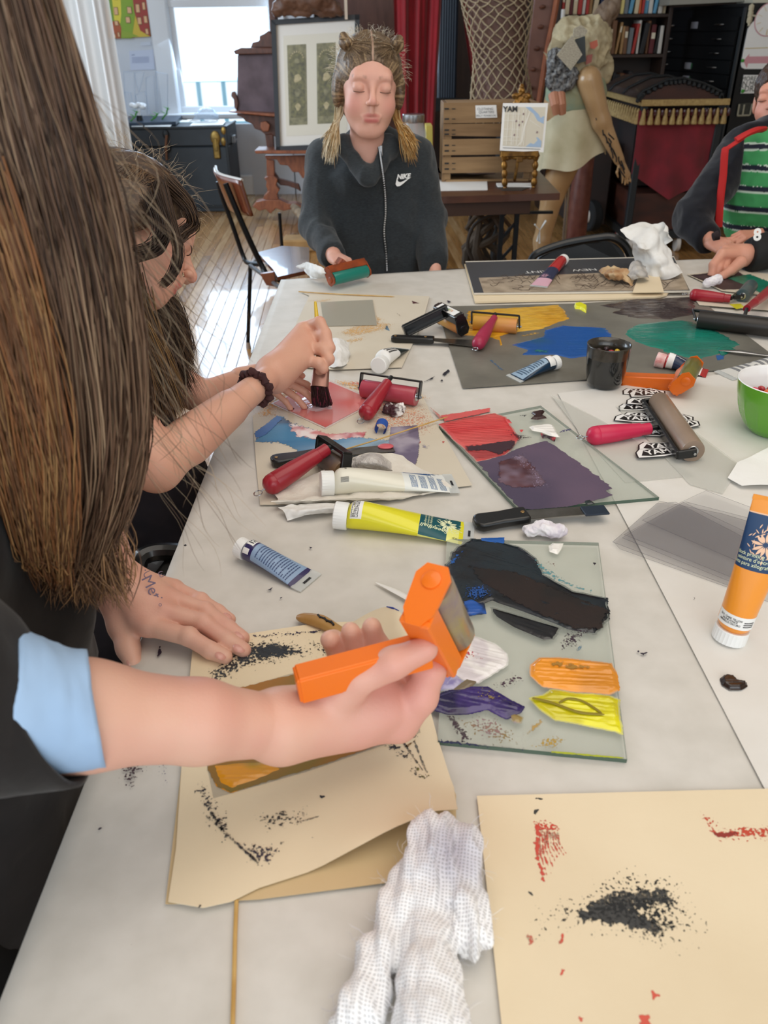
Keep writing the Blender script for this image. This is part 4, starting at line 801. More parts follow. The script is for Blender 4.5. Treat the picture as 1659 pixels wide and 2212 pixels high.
def brayer(label, A, B, rr, rm, C0, C1, H0, H1, r0=.0135, r1=.0085, hm=REDH, fm=BPLAST, bw=.012, bt=.003, group=None, hook=True):
    """A,B roller axis ends; C0,C1 corners of the frame's crossbar; H0 butt, H1 neck"""
    A, B, C0, C1, H0, H1 = [np.asarray(q, float) for q in (A, B, C0, C1, H0, H1)]
    t = thing('brayer', label, 'brayer', V(*((A+B)/2)[:2], min(A[2], B[2])-rr)); ax = nrm(B-A)
    roller(t, A, B, rr, rm); a2, b2 = A-ax*.005, B+ax*.005; C0 = C0-ax*0; mid = (C0+C1)/2; pl = nrm(np.cross(B-A, mid-(A+B)/2))
    nu = nrm(np.cross(C1-C0, pl)); mb = MB(); mb.bar(C0-ax*.006, C1+ax*.006, bw, bt, up=nrm(mid-(A+B)/2), bev=.001)
    for p, q in ((C0-ax*.005, a2), (C1+ax*.005, b2)): mb.bar(p, q+nrm(q-p)*.004, bw, bt, up=ax, bev=.001)
    mb.build('frame', fm, t)
    MB().tube([A-ax*.010, A], .0022, 8).tube([B, B+ax*.010], .0022, 8).build('axle', STEEL, t)
    MB().tube([mid, H1+nrm(H1-H0)*.001], .0042, 10).build('neck', fm, t)
    handle(t, H0, H1, r0, r1, hm, hook); return t
rz = lambda r: TOP+.0015+r
RED_R = mat('roller_red', 'b4485a', .35, c2='a83c48', scale=14, stretch=(1, 1, 1), coat=.3)
A, B = P(784, 839, rz(.017)), P(900, 857, rz(.017)); mid = (A+B)/2; hd = nrm(P(787, 903, TOP)-P(838, 838, TOP)); bk = np.cross(nrm(B-A), V(0, 0, 1))*-1
lift = V(0, 0, .026)+nrm(V(B[1]-A[1], -(B[0]-A[0]), 0))*-.008
brayer('red-handled brayer with red inked roller beside the red plate', A, B, .0165, RED_R, A+lift, B+lift, P(786, 900, TOP+.0145), mid+lift+nrm(V(*(P(786, 900, TOP)-P(838, 835, TOP))[:2], -.012))*.022, .0145, .009)
# lower-left brayer over the putty knife
YEL_R = mat('roller_yellow', 'c79a3a', .4, c2='d98a52', scale=12)
A, B = P(694, 985, rz(.017)), P(741, 1018, rz(.017)); lift = V(.004, .012, .024)
DBR = mat('roller_dark_blue', '22364c', .4, c2='8a6a44', scale=20)
brayer('red-handled brayer with dark roller on putty knife, beside white tube', A, B, .016, DBR, A+lift, B+lift, P(572, 1056, TOP+.017), (A+B)/2+lift+nrm(P(572, 1056, TOP)-P(700, 990, TOP))*.016, .0155, .0095, bw=.018, bt=.006)
# yellow roller brayer
A, B = P(1024, 697, rz(.015)), P(1117, 705, rz(.015)); lift = V(0, .012, .02)
brayer('red-handled brayer with yellow roller on the metal plate', A, B, .0165, YEL_R, A+lift, B+lift, P(1030, 748, TOP+.0145), (A+B)/2+lift+V(-.004, -.016, -.004), .0145, .0075, hm=mat('crimson_handle', 'a32a4a', .35), bw=.006, bt=.004)
# wide bare roller with pink handle
BARE = mat('roller_bare', '9d8673', .38, c2='84705f', scale=10, bump=.1, coat=.25)
A, B = P(1423, 868, rz(.018)), P(1497, 975, rz(.018)); ax = nrm(B-A); sd = nrm(np.cross(V(0, 0, 1), ax)); sd = sd if sd[0] < 0 else -sd; lift = sd*.024+V(0, 0, -.004)
brayer('wide bare roller with bright pink handle lying on the stickers', A, B, .018, BARE, A+lift, B+lift, P(1269, 943, TOP+.016), (A+B)/2+lift+nrm(P(1269, 943, TOP+.016)-((A+B)/2+lift))*.018, .0155, .0095, hm=PINKH, bw=.014, bt=.005)
# far right brayer seen from its roller end, and the long black roller
A, B = P(1604, 640, rz(.016)), P(1622, 618, rz(.016)); lift = V(-.020, -.004, -.0)
brayer('red-handled brayer at the far right seen from its roller end', A, B, .0165, mat('roller_grey', '5d625f', .4, c2='2d4f56', scale=20), A+lift, B+lift, P(1490, 636, TOP+.0145), P(1578, 645, TOP+.016), .0145, .0095, bw=.01, bt=.004)
A, B = P(1508, 690, rz(.019)), P(1730, 716, rz(.019)); lift = V(0, .026, .012)
brayer('long black roller brayer at the right edge of the metal plate', A, B, .019, mat('roller_black', '26221f', .4), A+lift, B+lift, P(1700, 600, TOP+.03), (A+B)/2+lift+V(.01, .02, .01), .0135, .008, bw=.008, bt=.004, hook=False)
def plastic_brayer(label, O, ex, ey, L, rr, rm, bm_, hl=.115, hw=.024, rollm=None, sticker=False, pr=.026, group=None, hh=.012, at=None, hdir=None):
    """O roller centre, ex along the roller, ey from roller to handle"""
    O = np.asarray(O, float); ex = nrm(ex); ey = nrm(np.asarray(ey, float)-ex*np.dot(ex, ey)); ez = np.cross(ex, ey); R = np.stack([ex, ey, ez], 1); T = lambda x, y, z: O+ex*x+ey*y+ez*z
    t = thing('brayer', label, 'brayer', O+V(0, 0, -rr)); h = L/2
    roller(t, T(-h, 0, 0), T(h, 0, 0), rr, rm, ends=mat('roller_core', '24211f', .5))
    for s_ in (-1, 1):
        p = [T(s_*(h+.002), y, z) for y, z in ((-.016, -.009), (-.016, .009), (-.006, .015), (pr-.004, .013), (pr+.008, .006), (pr+.008, -.006), (pr-.004, -.013), (-.006, -.015))]
        MB().prism(p if s_ > 0 else p, ex*s_*.0035).lathe(T(s_*(h+.0055), -.002, 0), T(s_*(h+.0075), -.002, 0), [(0, .008), (.6, .008), (1, .006)], 18).build('side_plate', bm_, t)
    mb = MB(); mb.box(T(0, pr+.004, 0), (h+.004, .0035, hh), R, .0015); mb.box(T(0, pr-.004, hh*.85), (h+.003, .008, .0018), R, .001); mb.box(T(0, pr-.004, -hh*.85), (h+.003, .008, .0018), R, .001); mb.build('crossbar', bm_, t)
    # hollow channel handle
    hd = nrm(hdir) if hdir is not None else ey; a = T(0, pr+.006, 0); HR = frame(hd, ez); mb = MB(); c = a+hd*hl/2; w2 = hw/2
    mb.box(c-HR[:, 2]*w2*.75, (hl/2, w2, .0016), HR, .0008); mb.box(c+HR[:, 1]*w2, (hl/2, .0016, w2*.8), HR, .0008); mb.box(c-HR[:, 1]*w2, (hl/2, .0016, w2*.8), HR, .0008); mb.box(a+hd*hl, (.002, w2, w2*.8), HR, .001); mb.box(a+hd*.004, (.003, w2, w2*.8), HR, .001)
    mb.build('handle', bm_, t)
    if sticker:
        s0 = T(0, pr+.0078, 0); MB().box(s0, (h*.86, .0003, hh*.72), R, .0002).build('sticker', WHITE, t)
    return t, T, R
ORP = mat('orange_plastic', 'e06a16', .32, coat=.25); OLV = mat('roller_olive', '7c7838', .35, c2='5d5a30', scale=16, coat=.2)
O = P(1489, 806, TOP+.034); ex = nrm(P(1474, 833, TOP+.03)-P(1507, 778, TOP+.036)); hdr = nrm(P(1352, 812, TOP+.012)-P(1462, 822, TOP+.016))
plastic_brayer('orange plastic brayer with olive roller beside black cup', O, P(1476, 838, TOP+.03)-P(1506, 776, TOP+.03), V(-.55, -.05, -.55), .085, .0155, OLV, ORP, .095, .028, hdir=V(hdr[0], hdr[1], -.10), pr=.022)
A, B = P(935, 672, TOP+.04), P(1003, 706, TOP+.03)
t, T, R = plastic_brayer('black plastic brayer with rainbow-lettered sticker on its crossbar', P(975, 696, TOP+.022), P(1003, 712, TOP+.02)-P(945, 682, TOP+.02), V(-.3, -.12, .95), .085, .016, YEL_R, mat('black_brayer_plastic', '151617', .28, coat=.3), .105, .022, hdir=nrm(P(892, 702, TOP+.022)-P(962, 668, TOP+.05)), sticker=True, pr=.024)
rb_ = ['c8306a', '7a3aa0', '3a66c0', '2a9a8a', '86b030', 'e0c020', 'e08020', 'c83030']
for k, (ch, cc) in enumerate(zip('inovart', rb_)):
    flat_text('sticker_text', ch, mat('letter_'+cc, cc, .5), t, T((-.020+k*.0062)*1., .0325, -.001), T(1, 0, 0)-T(0, 0, 0), -(T(0, 0, 1)-T(0, 0, 0)), .0085, off=.0004, bold=.03)
# ================================================================ knives
def knife(label, a, b, c, hw, bw0, bw1, z=0, name='putty_knife', hole=True, bm_=None, hh=.006, up=(0, 0, 1)):
    """a butt, b handle end, c blade tip"""
    a, b, c = [np.asarray(q, float) for q in (a, b, c)]; R = frame(b-a, up); t = thing(name, label, 'putty knife', V(*((a+c)/2)[:2], min(a[2], c[2])-hh)); L = np.linalg.norm(b-a)
    prof = [(0, hw*.45), (.04, hw*.8), (.12, hw), (.5, hw*.86), (.85, hw*.95), (1, hw*.9)]
    pts = [a+R[:, 0]*L*u+R[:, 1]*w_ for u, w_ in prof]+[a+R[:, 0]*L*u-R[:, 1]*w_ for u, w_ in reversed(prof)]
    m = MB().prism([p-R[:, 2]*hh for p in pts], R[:, 2]*hh*2); o = m.build('handle', BPLAST, t); bv = o.modifiers.new('b', 'BEVEL'); bv.width = .0035; bv.segments = 3
    R2 = frame(c-b, up); s_ = R2[:, 1]; q = [b-R2[:, 0]*.01-s_*bw0, b-R2[:, 0]*.01+s_*bw0, c+s_*bw1, c-s_*bw1]; MB().prism([p-R2[:, 2]*.0005 for p in q], R2[:, 2]*.001).build('blade', bm_ or mat('knife_steel', '8b8a86', .3, metal=.9, c2='6e6c66', scale=30), t, smooth=False)
    mb = MB()
    for u in ((.1, .8) if hole else (.9,)):
        p = a+R[:, 0]*L*u+R[:, 2]*(hh+.0003); mb.lathe(p, p+R[:, 2]*.0006, [(0, .0028), (1, .0024)], 14)
    mb.build('rivet', mat('brass_rivet', 'b08d5c', .4, metal=.8), t); return t
knife('black-handled putty knife beside the black plastic brayer', P(845, 731, TOP+.008), P(938, 734, TOP+.009), P(1024, 742, TOP+.004), .0115, .008, .021)
k2 = knife('putty knife with pink-tipped blade under the red-handled brayer', P(585, 997, TOP+.010), P(705, 980, TOP+.009), P(850, 968, TOP+.006), .014, .010, .013)
MB().ball(P(833, 964, TOP+.008), (.013, .009, .0025), 14).build('pink_ink', mat('pink_ink', 'd3626a', .25), k2)
k3 = knife('black-handled spatula with navy ink on its tip, by the violet palette', P(1024, 1131, TOP+.007), P(1140, 1112, TOP+.010), P(1300, 1100, TOP+.011), .0165, .011, .010, hole=False, name='ink_spatula')
R2 = frame(P(1300, 1100, TOP+.011)-P(1140, 1112, TOP+.012))
MB().box(P(1285, 1103, TOP+.012), (.017, .0115, .0016), R2, .001).build('navy_ink', mat('navy_ink', '16283a', .2, coat=.5), k3)
mb = MB().tube([P(1553, 757, TOP+.004), P(1600, 759, TOP+.009), P(1640, 765, TOP+.006), P(1720, 775, TOP+.008)], [.003, .008, .0045, .0035], 10, flat=.25); mb.build('palette_knife', STEEL, None, label='steel palette knife with teal ink at the right edge', cat='palette knife')
# ================================================================ cup, bowl, jelly beans
def lathe_z(c, prof, n=48, flute=None):
    v = []; f = []
    for r_, z_ in prof:
        for j in range(n):
            a = 2*math.pi*j/n; q = r_*(1+(flute(a, z_) if flute else 0)); v.append((c[0]+q*math.cos(a), c[1]+q*math.sin(a), c[2]+z_))
    k = len(prof); f = [(i*n+j, i*n+(j+1) % n, (i+1)*n+(j+1) % n, (i+1)*n+j) for i in range(k-1) for j in range(n)]+[tuple(reversed(range(n)))]
    return np.array(v), f
cc = P(1311, 843, TOP)+V(0, .024, 0); s_ = 1.0
cup = thing('cup', 'black glazed pottery cup holding coloured sweets', 'cup', cc)
pf = [(.026, 0), (.030, .004), (.0335, .012), (.036, .030), (.0375, .050), (.0385, .058), (.0395, .078), (.0395, .080), (.0375, .080), (.036, .06), (.034, .03), (.001, .028)]
v, f = lathe_z(cc, pf[:6]); obj('body', v, f, mat('cup_glaze', '131416', .15, c2='20211f', scale=60, coat=.6), cup)
v, f = lathe_z(cc, pf[5:]); obj('rim_band', v, f[:-1], mat('cup_rim', '3a342b', .25, c2='26231f', scale=40, coat=.5), cup)
BEAN = {k: mat('sweet_'+k, c, .25, coat=.4) for k, c in dict(red='a8242a', orange='d9641e', green='3c7a28', black='2a1218', yellow='d9b42a', pink='d0405a').items()}
bv = MB().ball((0, 0, 0), (.0068, .0052, .0050), 12); rb = random.Random(5)
def beans(c, rad, z, n, grp, lab, sd):
    rb = random.Random(sd); ks = list(BEAN); i = 0; 
    pts = []
    while len(pts) < n and i < 4000:
        i += 1; a = rb.random()*6.28; d = rad*math.sqrt(rb.random()); p = (c[0]+d*math.cos(a), c[1]+d*math.sin(a))
        if all(math.hypot(p[0]-q[0], p[1]-q[1]) > .0102 for q in pts): pts.append(p)
    for p in pts:
        k = rb.choice(ks); R = rotz(rb.random()*6.28)@eul(rb.uniform(-.5, .5), 0, 0)
        m = MB().ball(V(*p, z+rb.random()*.004), (.0068, .0052, .0050), 12, R); m.build('sweet', BEAN[k], None, label=lab % k, cat='sweet', group=grp)
beans(cc, .026, TOP+.060, 14, 'sweets in the black cup', '%s candy-coated sweet among others in the black cup', 3)
MB().lathe(cc+V(0, 0, .03), cc+V(0, 0, .0545), [(0, .03), (1, .033)], 24).build('sweets_heap', mat('sweet_mix', '7a2a22', .4, c2='2f5a24', scale=120, bump=.5, bscale=150), None, label='heap of mixed sweets filling the black cup', cat='sweets', kind='stuff')
GREENG = mat('bowl_green', '5f9f2c', .22, coat=.5); WG = mat('bowl_white_glaze', 'f0efed', .15, coat=.5)
bc = P(1672, 955, TOP)+V(.012, .040, 0)
bowl = thing('bowl', 'green fluted bowl with white inside, full of sweets', 'bowl', bc)
fl = lambda a, z_: -.035*max(0, math.sin((z_-.012)/.052*math.pi) if .012 < z_ < .064 else 0)*max(0, abs(math.cos(a*7)))**.5
op = [(.032, 0), (.036, .003), (.046, .014), (.055, .030), (.061, .046), (.0655, .066), (.0680, .082), (.0690, .088)]
v, f = lathe_z(bc, [(np.interp(z_, [q[1] for q in op], [q[0] for q in op]), z_) for z_ in np.linspace(0, .088, 26)], 196, fl); obj('outer_shell', v, f, GREENG, bowl)
ip = [(.0690, .088), (.0683, .0895), (.0668, .088), (.064, .07), (.058, .045), (.045, .022), (.02, .012), (.001, .011)]
v, f = lathe_z(bc, ip, 96); obj('inner_glaze', v, f[:-1], WG, bowl)
beans(bc+V(-.004, -.004, 0), .049, TOP+.056, 52, 'sweets in the green bowl', '%s candy-coated sweet among others in the green bowl', 8)
MB().lathe(bc+V(0, 0, .013), bc+V(0, 0, .051), [(0, .018), (1, .056)], 24).build('sweets_heap', MATS['sweet_mix'], None, label='heap of mixed sweets filling the green bowl', cat='sweets', kind='stuff')
# ================================================================ magazine, pad, card
MG = mat('magazine_cover', '43454a', .4); PG = mat('page_edges', 'd8d2c6', .7)
pad = sh([(1003, 574), (1440, 558), (1470, 600), (1440, 640), (1415, 646), (1026, 656)], CREAM, 'pale drawing pad lying underneath the grey magazine', dz=.0006, thick=.0045, cat='drawing pad')
mg = thing('magazine', 'dark grey art magazine lying upside down on the pad', 'magazine', P(1230, 600, TOP+.006)); mz = TOP+.0062
MB().slab(px((1005, 567), (1455, 556), (1492, 640-8), (1024, 637), z=mz), mz, mz+.0034).build('pages', PG, mg, smooth=False)
MB().slab(px((1005, 567), (1455, 556), (1490, 628), (1024, 633), z=mz+.003), mz+.0034, mz+.0040).build('cover', MG, mg, smooth=False)
zt = mz+.0043; v = MB().slab(px((1034, 600), (1330, 588), (1470, 584), (1488, 626), (1045, 632), z=zt), zt-.0003, zt).build('cover_picture', mat('cover_picture', 'b9a892', .45, c2='8f7f6c', scale=25, detail=8), mg, smooth=False)
rp_ = random.Random(9); mb = MB()
for k in range(46):
    x0 = 1055+rp_.random()*400; y0 = 594+rp_.random()*28; ph = rp_.random()*6
    pp = [P(x0+i*5*(1 if rp_.random() < .9 else -1), y0+5*math.sin(ph+i*.9)+i*rp_.uniform(-.6, .6), zt+.0003) for i in range(7)]; mb.tube(spline(pp, 14), .0011*rp_.uniform(.5, 1.4), 4, flat=.15)
mb.build('picture_lines', mat('sepia_line', '5a4c40', .6), mg)
ex = nrm(P(1100, 590, zt)-P(1300, 582, zt)); ey = V(ex[1], -ex[0], 0)*-1; ey = ey if ey[1] < 0 else -ey
flat_text('title_text', 'NEW', WHITE, mg, P(1262, 583, zt+.0005), ex, ey, .030, off=.0003); flat_text('title_text', 'PRINT', WHITE, mg, P(1165, 587, zt+.0005), ex, ey, .030, off=.0003)
cd = [P(1366, 633, TOP+.012), P(1380, 594, TOP+.013), P(1424, 596, TOP+.014), P(1434, 632, TOP+.012)]
MB().prism(cd, V(0, 0, .0015)).build('card', CREAM, None, label='small blank cream card on the corner of the magazine', cat='card', smooth=False)
def sheet3(name, rows, m, label, cat, amp=.003, sc=30, seed=1, n=40, fol=True, thick=.0008, parent=None, group=None):
    """a crumpled sheet through a net of points"""
    R_ = [spline(r_, n) for r_ in rows]; A_ = np.array([spline([r_[i] for r_ in R_], n) for i in range(n)]); v = A_.reshape(-1, 3)
    i, j = np.meshgrid(np.arange(n-1), np.arange(n-1), indexing='ij'); a = (i*n+j).ravel(); F = np.stack([a, a+n, a+n+1, a+1], 1); v = folds(v, F, amp, sc, seed=seed)
    v[:, 2] = np.maximum(v[:, 2], TOP+.0006)
    return obj(name, v, F, m, parent, label=label, cat=cat, group=group)
TIS = mat('tissue', 'efeeeb', .85, c2='e2e0dc', scale=30, bump=.35, bscale=140)
b0 = lambda x, y, h: P(x, y, TOP+h)
# big crumpled tissue behind the magazine corner
yy0 = P(1420, 605, TOP)[1]
sheet3('tissue', [[Y(1345, 490, yy0+.05), Y(1385, 478, yy0+.09), Y(1425, 480, yy0+.06), Y(1432, 500, yy0+.01)], [Y(1358, 525, yy0+.02), Y(1395, 535, yy0-.03), Y(1435, 520, yy0+.03), Y(1448, 530, yy0+.05)], [Y(1362, 555, yy0+.04), Y(1392, 560, yy0+.0), Y(1430, 560, yy0-.03), Y(1468, 570, yy0+.02)], [Y(1380, 592, yy0-.0), Y(1400, 600, yy0-.02), Y(1440, 604, yy0-.04), Y(1474, 590, yy0-.01)]], TIS, 'tall crumpled white tissue standing on the magazine corner', 'tissue', .012, 14, 4)
sheet3('tissue', [[b0(1352, 590, .03), b0(1370, 562, .05), b0(1395, 568, .04)], [b0(1358, 596, .03), b0(1380, 585, .045), b0(1400, 590, .03)], [b0(1365, 606, .02), b0(1385, 600, .03), b0(1405, 602, .02)]], mat('tissue_smudged', 'cfcac3', .85, c2='8e8a88', scale=30, bump=.3), 'smudged grey wad of tissue beside the tall tissue', 'tissue', .005, 30, 6)
# orange-brown crumpled rag
sheet3('rag', [[b0(1292, 583, .018), b0(1320, 574, .035), b0(1350, 577, .04), b0(1368, 588, .03)], [b0(1300, 592, .02), b0(1325, 590, .04), b0(1350, 592, .035), b0(1370, 602, .02)], [b0(1312, 604, .014), b0(1335, 606, .02), b0(1355, 610, .018), b0(1368, 616, .014)]], mat('rag_ochre', '9b6334', .7, c2='d6bd94', scale=26, detail=6), 'crumpled orange-brown rag on the magazine beside the card', 'rag', .006, 34, 2)
# napkins
sheet3('napkin', [[b0(640, 576, .004), b0(655, 566, .03), b0(672, 568, .045), b0(700, 578, .05)], [b0(655, 585, .004), b0(672, 585, .03), b0(690, 590, .04), b0(702, 592, .04)], [b0(668, 600, .002), b0(680, 604, .006), b0(692, 606, .006), b0(705, 604, .006)]], TIS, "white napkin with a blue dab beside the girl's roller", 'napkin', .006, 26, 3)
sheet3('napkin', [[b0(700, 750, .004), b0(715, 730, .03), b0(735, 728, .035), b0(752, 742, .01)], [b0(705, 765, .004), b0(722, 752, .028), b0(740, 752, .03), b0(757, 760, .008)], [b0(706, 790, .002), b0(722, 792, .010), b0(738, 792, .010), b0(752, 785, .002)]], TIS, 'white napkin loosely folded beside the brush hand', 'napkin', .004, 30, 7)
sheet3('paper_towel', [[b0(590, 1066, .008), b0(660, 1030, .014), b0(745, 995, .018), b0(800, 975, .022), b0(870, 985, .004)], [b0(600, 1076, .010), b0(690, 1060, .006), b0(770, 1040, .004), b0(850, 1020, .006), b0(940, 1030, .003)], [b0(585, 1082, .016), b0(680, 1078, .016), b0(790, 1074, .012), b0(880, 1068, .006), b0(975, 1052, .004)], [b0(600, 1092, .006), b0(690, 1088, .004), b0(790, 1082, .002), b0(880, 1074, .001), b0(965, 1060, .001)]], mat('towel_cream', 'e6e0d5', .85, c2='d8d0c4', scale=20, bump=.5, bscale=220), 'cream paper towel spread beneath the white tube and red brayer', 'paper towel', .003, 22, 5, n=60)
sheet3('paper_towel', [[b0(600, 1092, .012), b0(650, 1086, .010), b0(700, 1082, .012), b0(730, 1084, .010)], [b0(612, 1104, .010), b0(660, 1100, .016), b0(700, 1098, .016), b0(740, 1096, .012)], [b0(620, 1124, .002), b0(655, 1116, .006), b0(700, 1112, .004), b0(745, 1110, .002)]], TIS, 'torn white paper towel end sticking out by the yellow cap', 'paper towel', .003, 40, 8)
sheet3('paper_towel', [[b0(762, 990, .02), b0(790, 978, .03), b0(820, 982, .03), b0(850, 1002, .006)], [b0(750, 1008, .01), b0(780, 1000, .028), b0(820, 1002, .028), b0(850, 1014, .004)], [b0(745, 1022, .002), b0(785, 1020, .006), b0(830, 1018, .006), b0(860, 1020, .001)]], mat('towel_dimpled', 'e4dfd8', .9, c2='8f8380', scale=18, bump=1.6, bscale=260), 'dimpled paper towel wad with grey smudges behind the white tube', 'paper towel', .002, 40, 9)
COT = mat('cotton', 'f3f0f0', .95, c2='cfc5d2', scale=55, bump=.5, bscale=200, detail=3)
def blob(name, parts, m, label, cat, h=.0012, amp=.0015, sc=140, pad=.012, col=None):
    pp = np.array([q for q, _ in parts]); mr = max(max(r_) if hasattr(r_, '__len__') else r_ for _, r_ in parts); s = SD(pp.min(0)-mr-pad, pp.max(0)+mr+pad, h)
    for q, r_ in parts: s.ell(q, r_ if hasattr(r_, '__len__') else (r_,)*3, k=.004)
    v, F = s.mesh(); v = folds(v, F, amp, sc, seed=3); v[:, 2] = np.maximum(v[:, 2], TOP+.0006); return obj(name, v, F, m, None, label=label, cat=cat, col=col(v) if col else None)
blob('cotton_ball', [(b0(1150, 1146, .008), (.013, .010, .007)), (b0(1172, 1140, .012), (.014, .011, .009)), (b0(1198, 1146, .010), (.016, .010, .009))], COT, 'violet-stained cotton wad beside the navy-tipped spatula', 'cotton', amp=.002, sc=90)
def ccol(v):
    t = np.clip(noise(v, 110, 4)*2+.5+(np.mean(v[:, 0])+.004-v[:, 0])*60, 0, 1)[:, None]; return (1-t)*np.array(lin('f0ece8'))+t*np.array(lin('4a2a30'))
blob('cotton_ball', [(b0(840, 884, .009), (.011, .011, .009)), (b0(856, 888, .010), (.011, .010, .010)), (b0(866, 882, .009), .008)], mat('cotton_stained', 'ffffff', .9, vcol=True, bump=.4, bscale=300), 'cotton wad stained dark maroon by the collage sheet', 'cotton', amp=.003, sc=130, col=ccol)
# blue tape curl
ci = P(824, 928, TOP+.012); mb = MB(); R_ = rotz(.1); pts = [(math.cos(a)*.009*(1-.0*a), math.sin(a)*.009) for a in np.linspace(-1.4, 4.4, 18)]
ctr = P(824, 930, TOP+.0105); e = nrm(V(.15, 1, 0)); s_ = nrm(V(1, -.15, 0)); w_ = .022
v = []; f = []
prof = [(.010*math.sin(a), .0102-.010*math.cos(a)) for a in np.linspace(5.6, 0, 20)]+[(.012, .0004), (.026, .0006), (.034, .0012)]
base = P(822, 940, TOP)
for x_, z_ in prof: v += [base+s_*x_+V(0, 0, z_+.0005), base+s_*x_+e*w_+V(0, 0, z_+.0005)]
f = [(2*i, 2*i+2, 2*i+3, 2*i+1) for i in range(len(prof)-1)]
obj('masking_tape', v, f, mat('blue_tape', '2453a8', .6), None, label='curled piece of blue masking tape on the collage sheet', cat='tape', smooth=True)
# skewers, brush, plastic sliver
BAM = mat('bamboo', 'd4b06e', .5, c2='b98d48', scale=40, stretch=(1, 1, 1))
def stick(pts, r, label, name='bamboo_skewer', m=None, tip=True):
    pts = spline(pts, 20); rr = [r]*19+[r*.3 if tip else r]; MB().tube(pts, rr, 8).build(name, m or BAM, None, label=label, cat='skewer')
stick([P(511, 1945, TOP+.0012), P(508, 2020, TOP+.0015), P(506, 2100, TOP+.0015), P(500, 2300, TOP+.0015)], .0017, 'bamboo skewer pointing towards us from under the print paper', tip=False)
stick([P(735, 974, TOP+.012), P(830, 945, TOP+.010), P(968, 900, TOP+.007)], .0012, 'thin bamboo skewer from the red brayer to the violet palette')
stick([P(645, 630, TOP+.004), P(740, 636, TOP+.004), P(852, 641, TOP+.003)], .0014, 'bamboo skewer along the far edge of the tan paper')
MB().tube([P(812, 1258, TOP+.002), P(850, 1275, TOP+.004), P(890, 1296, TOP+.005), P(905, 1305, TOP+.004)], [.001, .004, .0045, .003], 8, flat=.25).build('plastic_knife', mat('clear_plastic', 'ece9e4', .2, coat=.3), None, label='thin translucent plastic blade behind the held orange brayer', cat='plastic blade')
bp = [P(642, 1333, TOP+.006), P(690, 1342, TOP+.009), P(735, 1365, TOP+.010), P(800, 1395, TOP+.010), P(860, 1412, TOP+.010), P(905, 1432, TOP+.009)]
br = thing('paint_brush', 'wooden paint brush lying beneath the blurred hand', 'paint brush', P(770, 1385, TOP))
MB().tube(spline(bp, 30), list(np.interp(np.linspace(0, 1, 30), [0, .06, .2, .4, .7, 1], [.003, .0065, .009, .0065, .004, .005])), 12, flat=.8).build('handle', mat('brush_wood', 'b98e52', .4, c2='a2763e', scale=30, stretch=(1, 1, 1), coat=.2), br)
MB().tube([P(905, 1432, TOP+.009), P(930, 1446, TOP+.008)], [.007, .009], 14, flat=.5).build('ferrule', STEEL, br); MB().tube([P(930, 1446, TOP+.008), P(948, 1462, TOP+.007), P(965, 1480, TOP+.003)], [.009, .013, .010], 14, flat=.35).build('bristles', mat('violet_bristle', '8d84b0', .6), br)
mb = MB()
for k in range(5): q = bp[1]*(1-k*.16)+bp[2]*(k*.16)+V(0, 0, .0068); mb.box(q, (.0009, .0035, .0012), rotz(.5+.5*(k % 2)))
mb.build('pencil_mark', BLACKI, br, smooth=False)
# dark blob of ink on the white paper, right
dab = smear([(1556, 1466), (1566, 1458), (1584, 1460), (1594, 1470), (1612, 1474), (1614, 1482), (1600, 1490), (1576, 1490), (1560, 1480)], '24150f', None, TOP+.002, m=PAINT, thick=.0035, ridge=.2, edge=.002, name='ink_dab', label='glossy dark brown ink dab on the white paper', cat='ink')
# clear film sheets
FILM = mat('clear_film', '77727a', .1, alpha=.09, spec=.6); FEDGE = mat('film_edge', '5a5a64', .2, alpha=.8)
fl_ = [[(1418, 1088), (1325, 1170), (1339, 1186), (1659, 1300), (1760, 1240), (1460, 1085)], [(1425, 1083), (1323, 1171), (1640, 1290), (1760, 1170), (1560, 1110)], [(1480, 1084), (1348, 1155), (1650, 1275), (1760, 1200), (1659, 1130)], [(1475, 1085), (1344, 1162), (1640, 1282), (1740, 1210)], [(1525, 1060), (1387, 1124), (1659, 1240), (1780, 1160), (1659, 1110)]]
fn_ = ['undermost of the fanned clear film sheets', 'clear film sheet whose corner points furthest towards the glass palette', 'middle clear film sheet of the fan beneath the orange tube', 'clear film sheet with its edge just under the middle one', 'topmost clear film sheet with scratches beside the orange tube']
for k, q in enumerate(fl_):
    o = MB().slab(px(*q, z=TOP+.001*k+.002), TOP+.002+.001*k, TOP+.0024+.001*k).build('film_sheet', FILM, None, label=fn_[k], cat='film sheet', smooth=False); o.data.materials.append(FEDGE)
    for f in o.data.polygons:
        if abs(f.normal[2]) < .5: f.material_index = 1
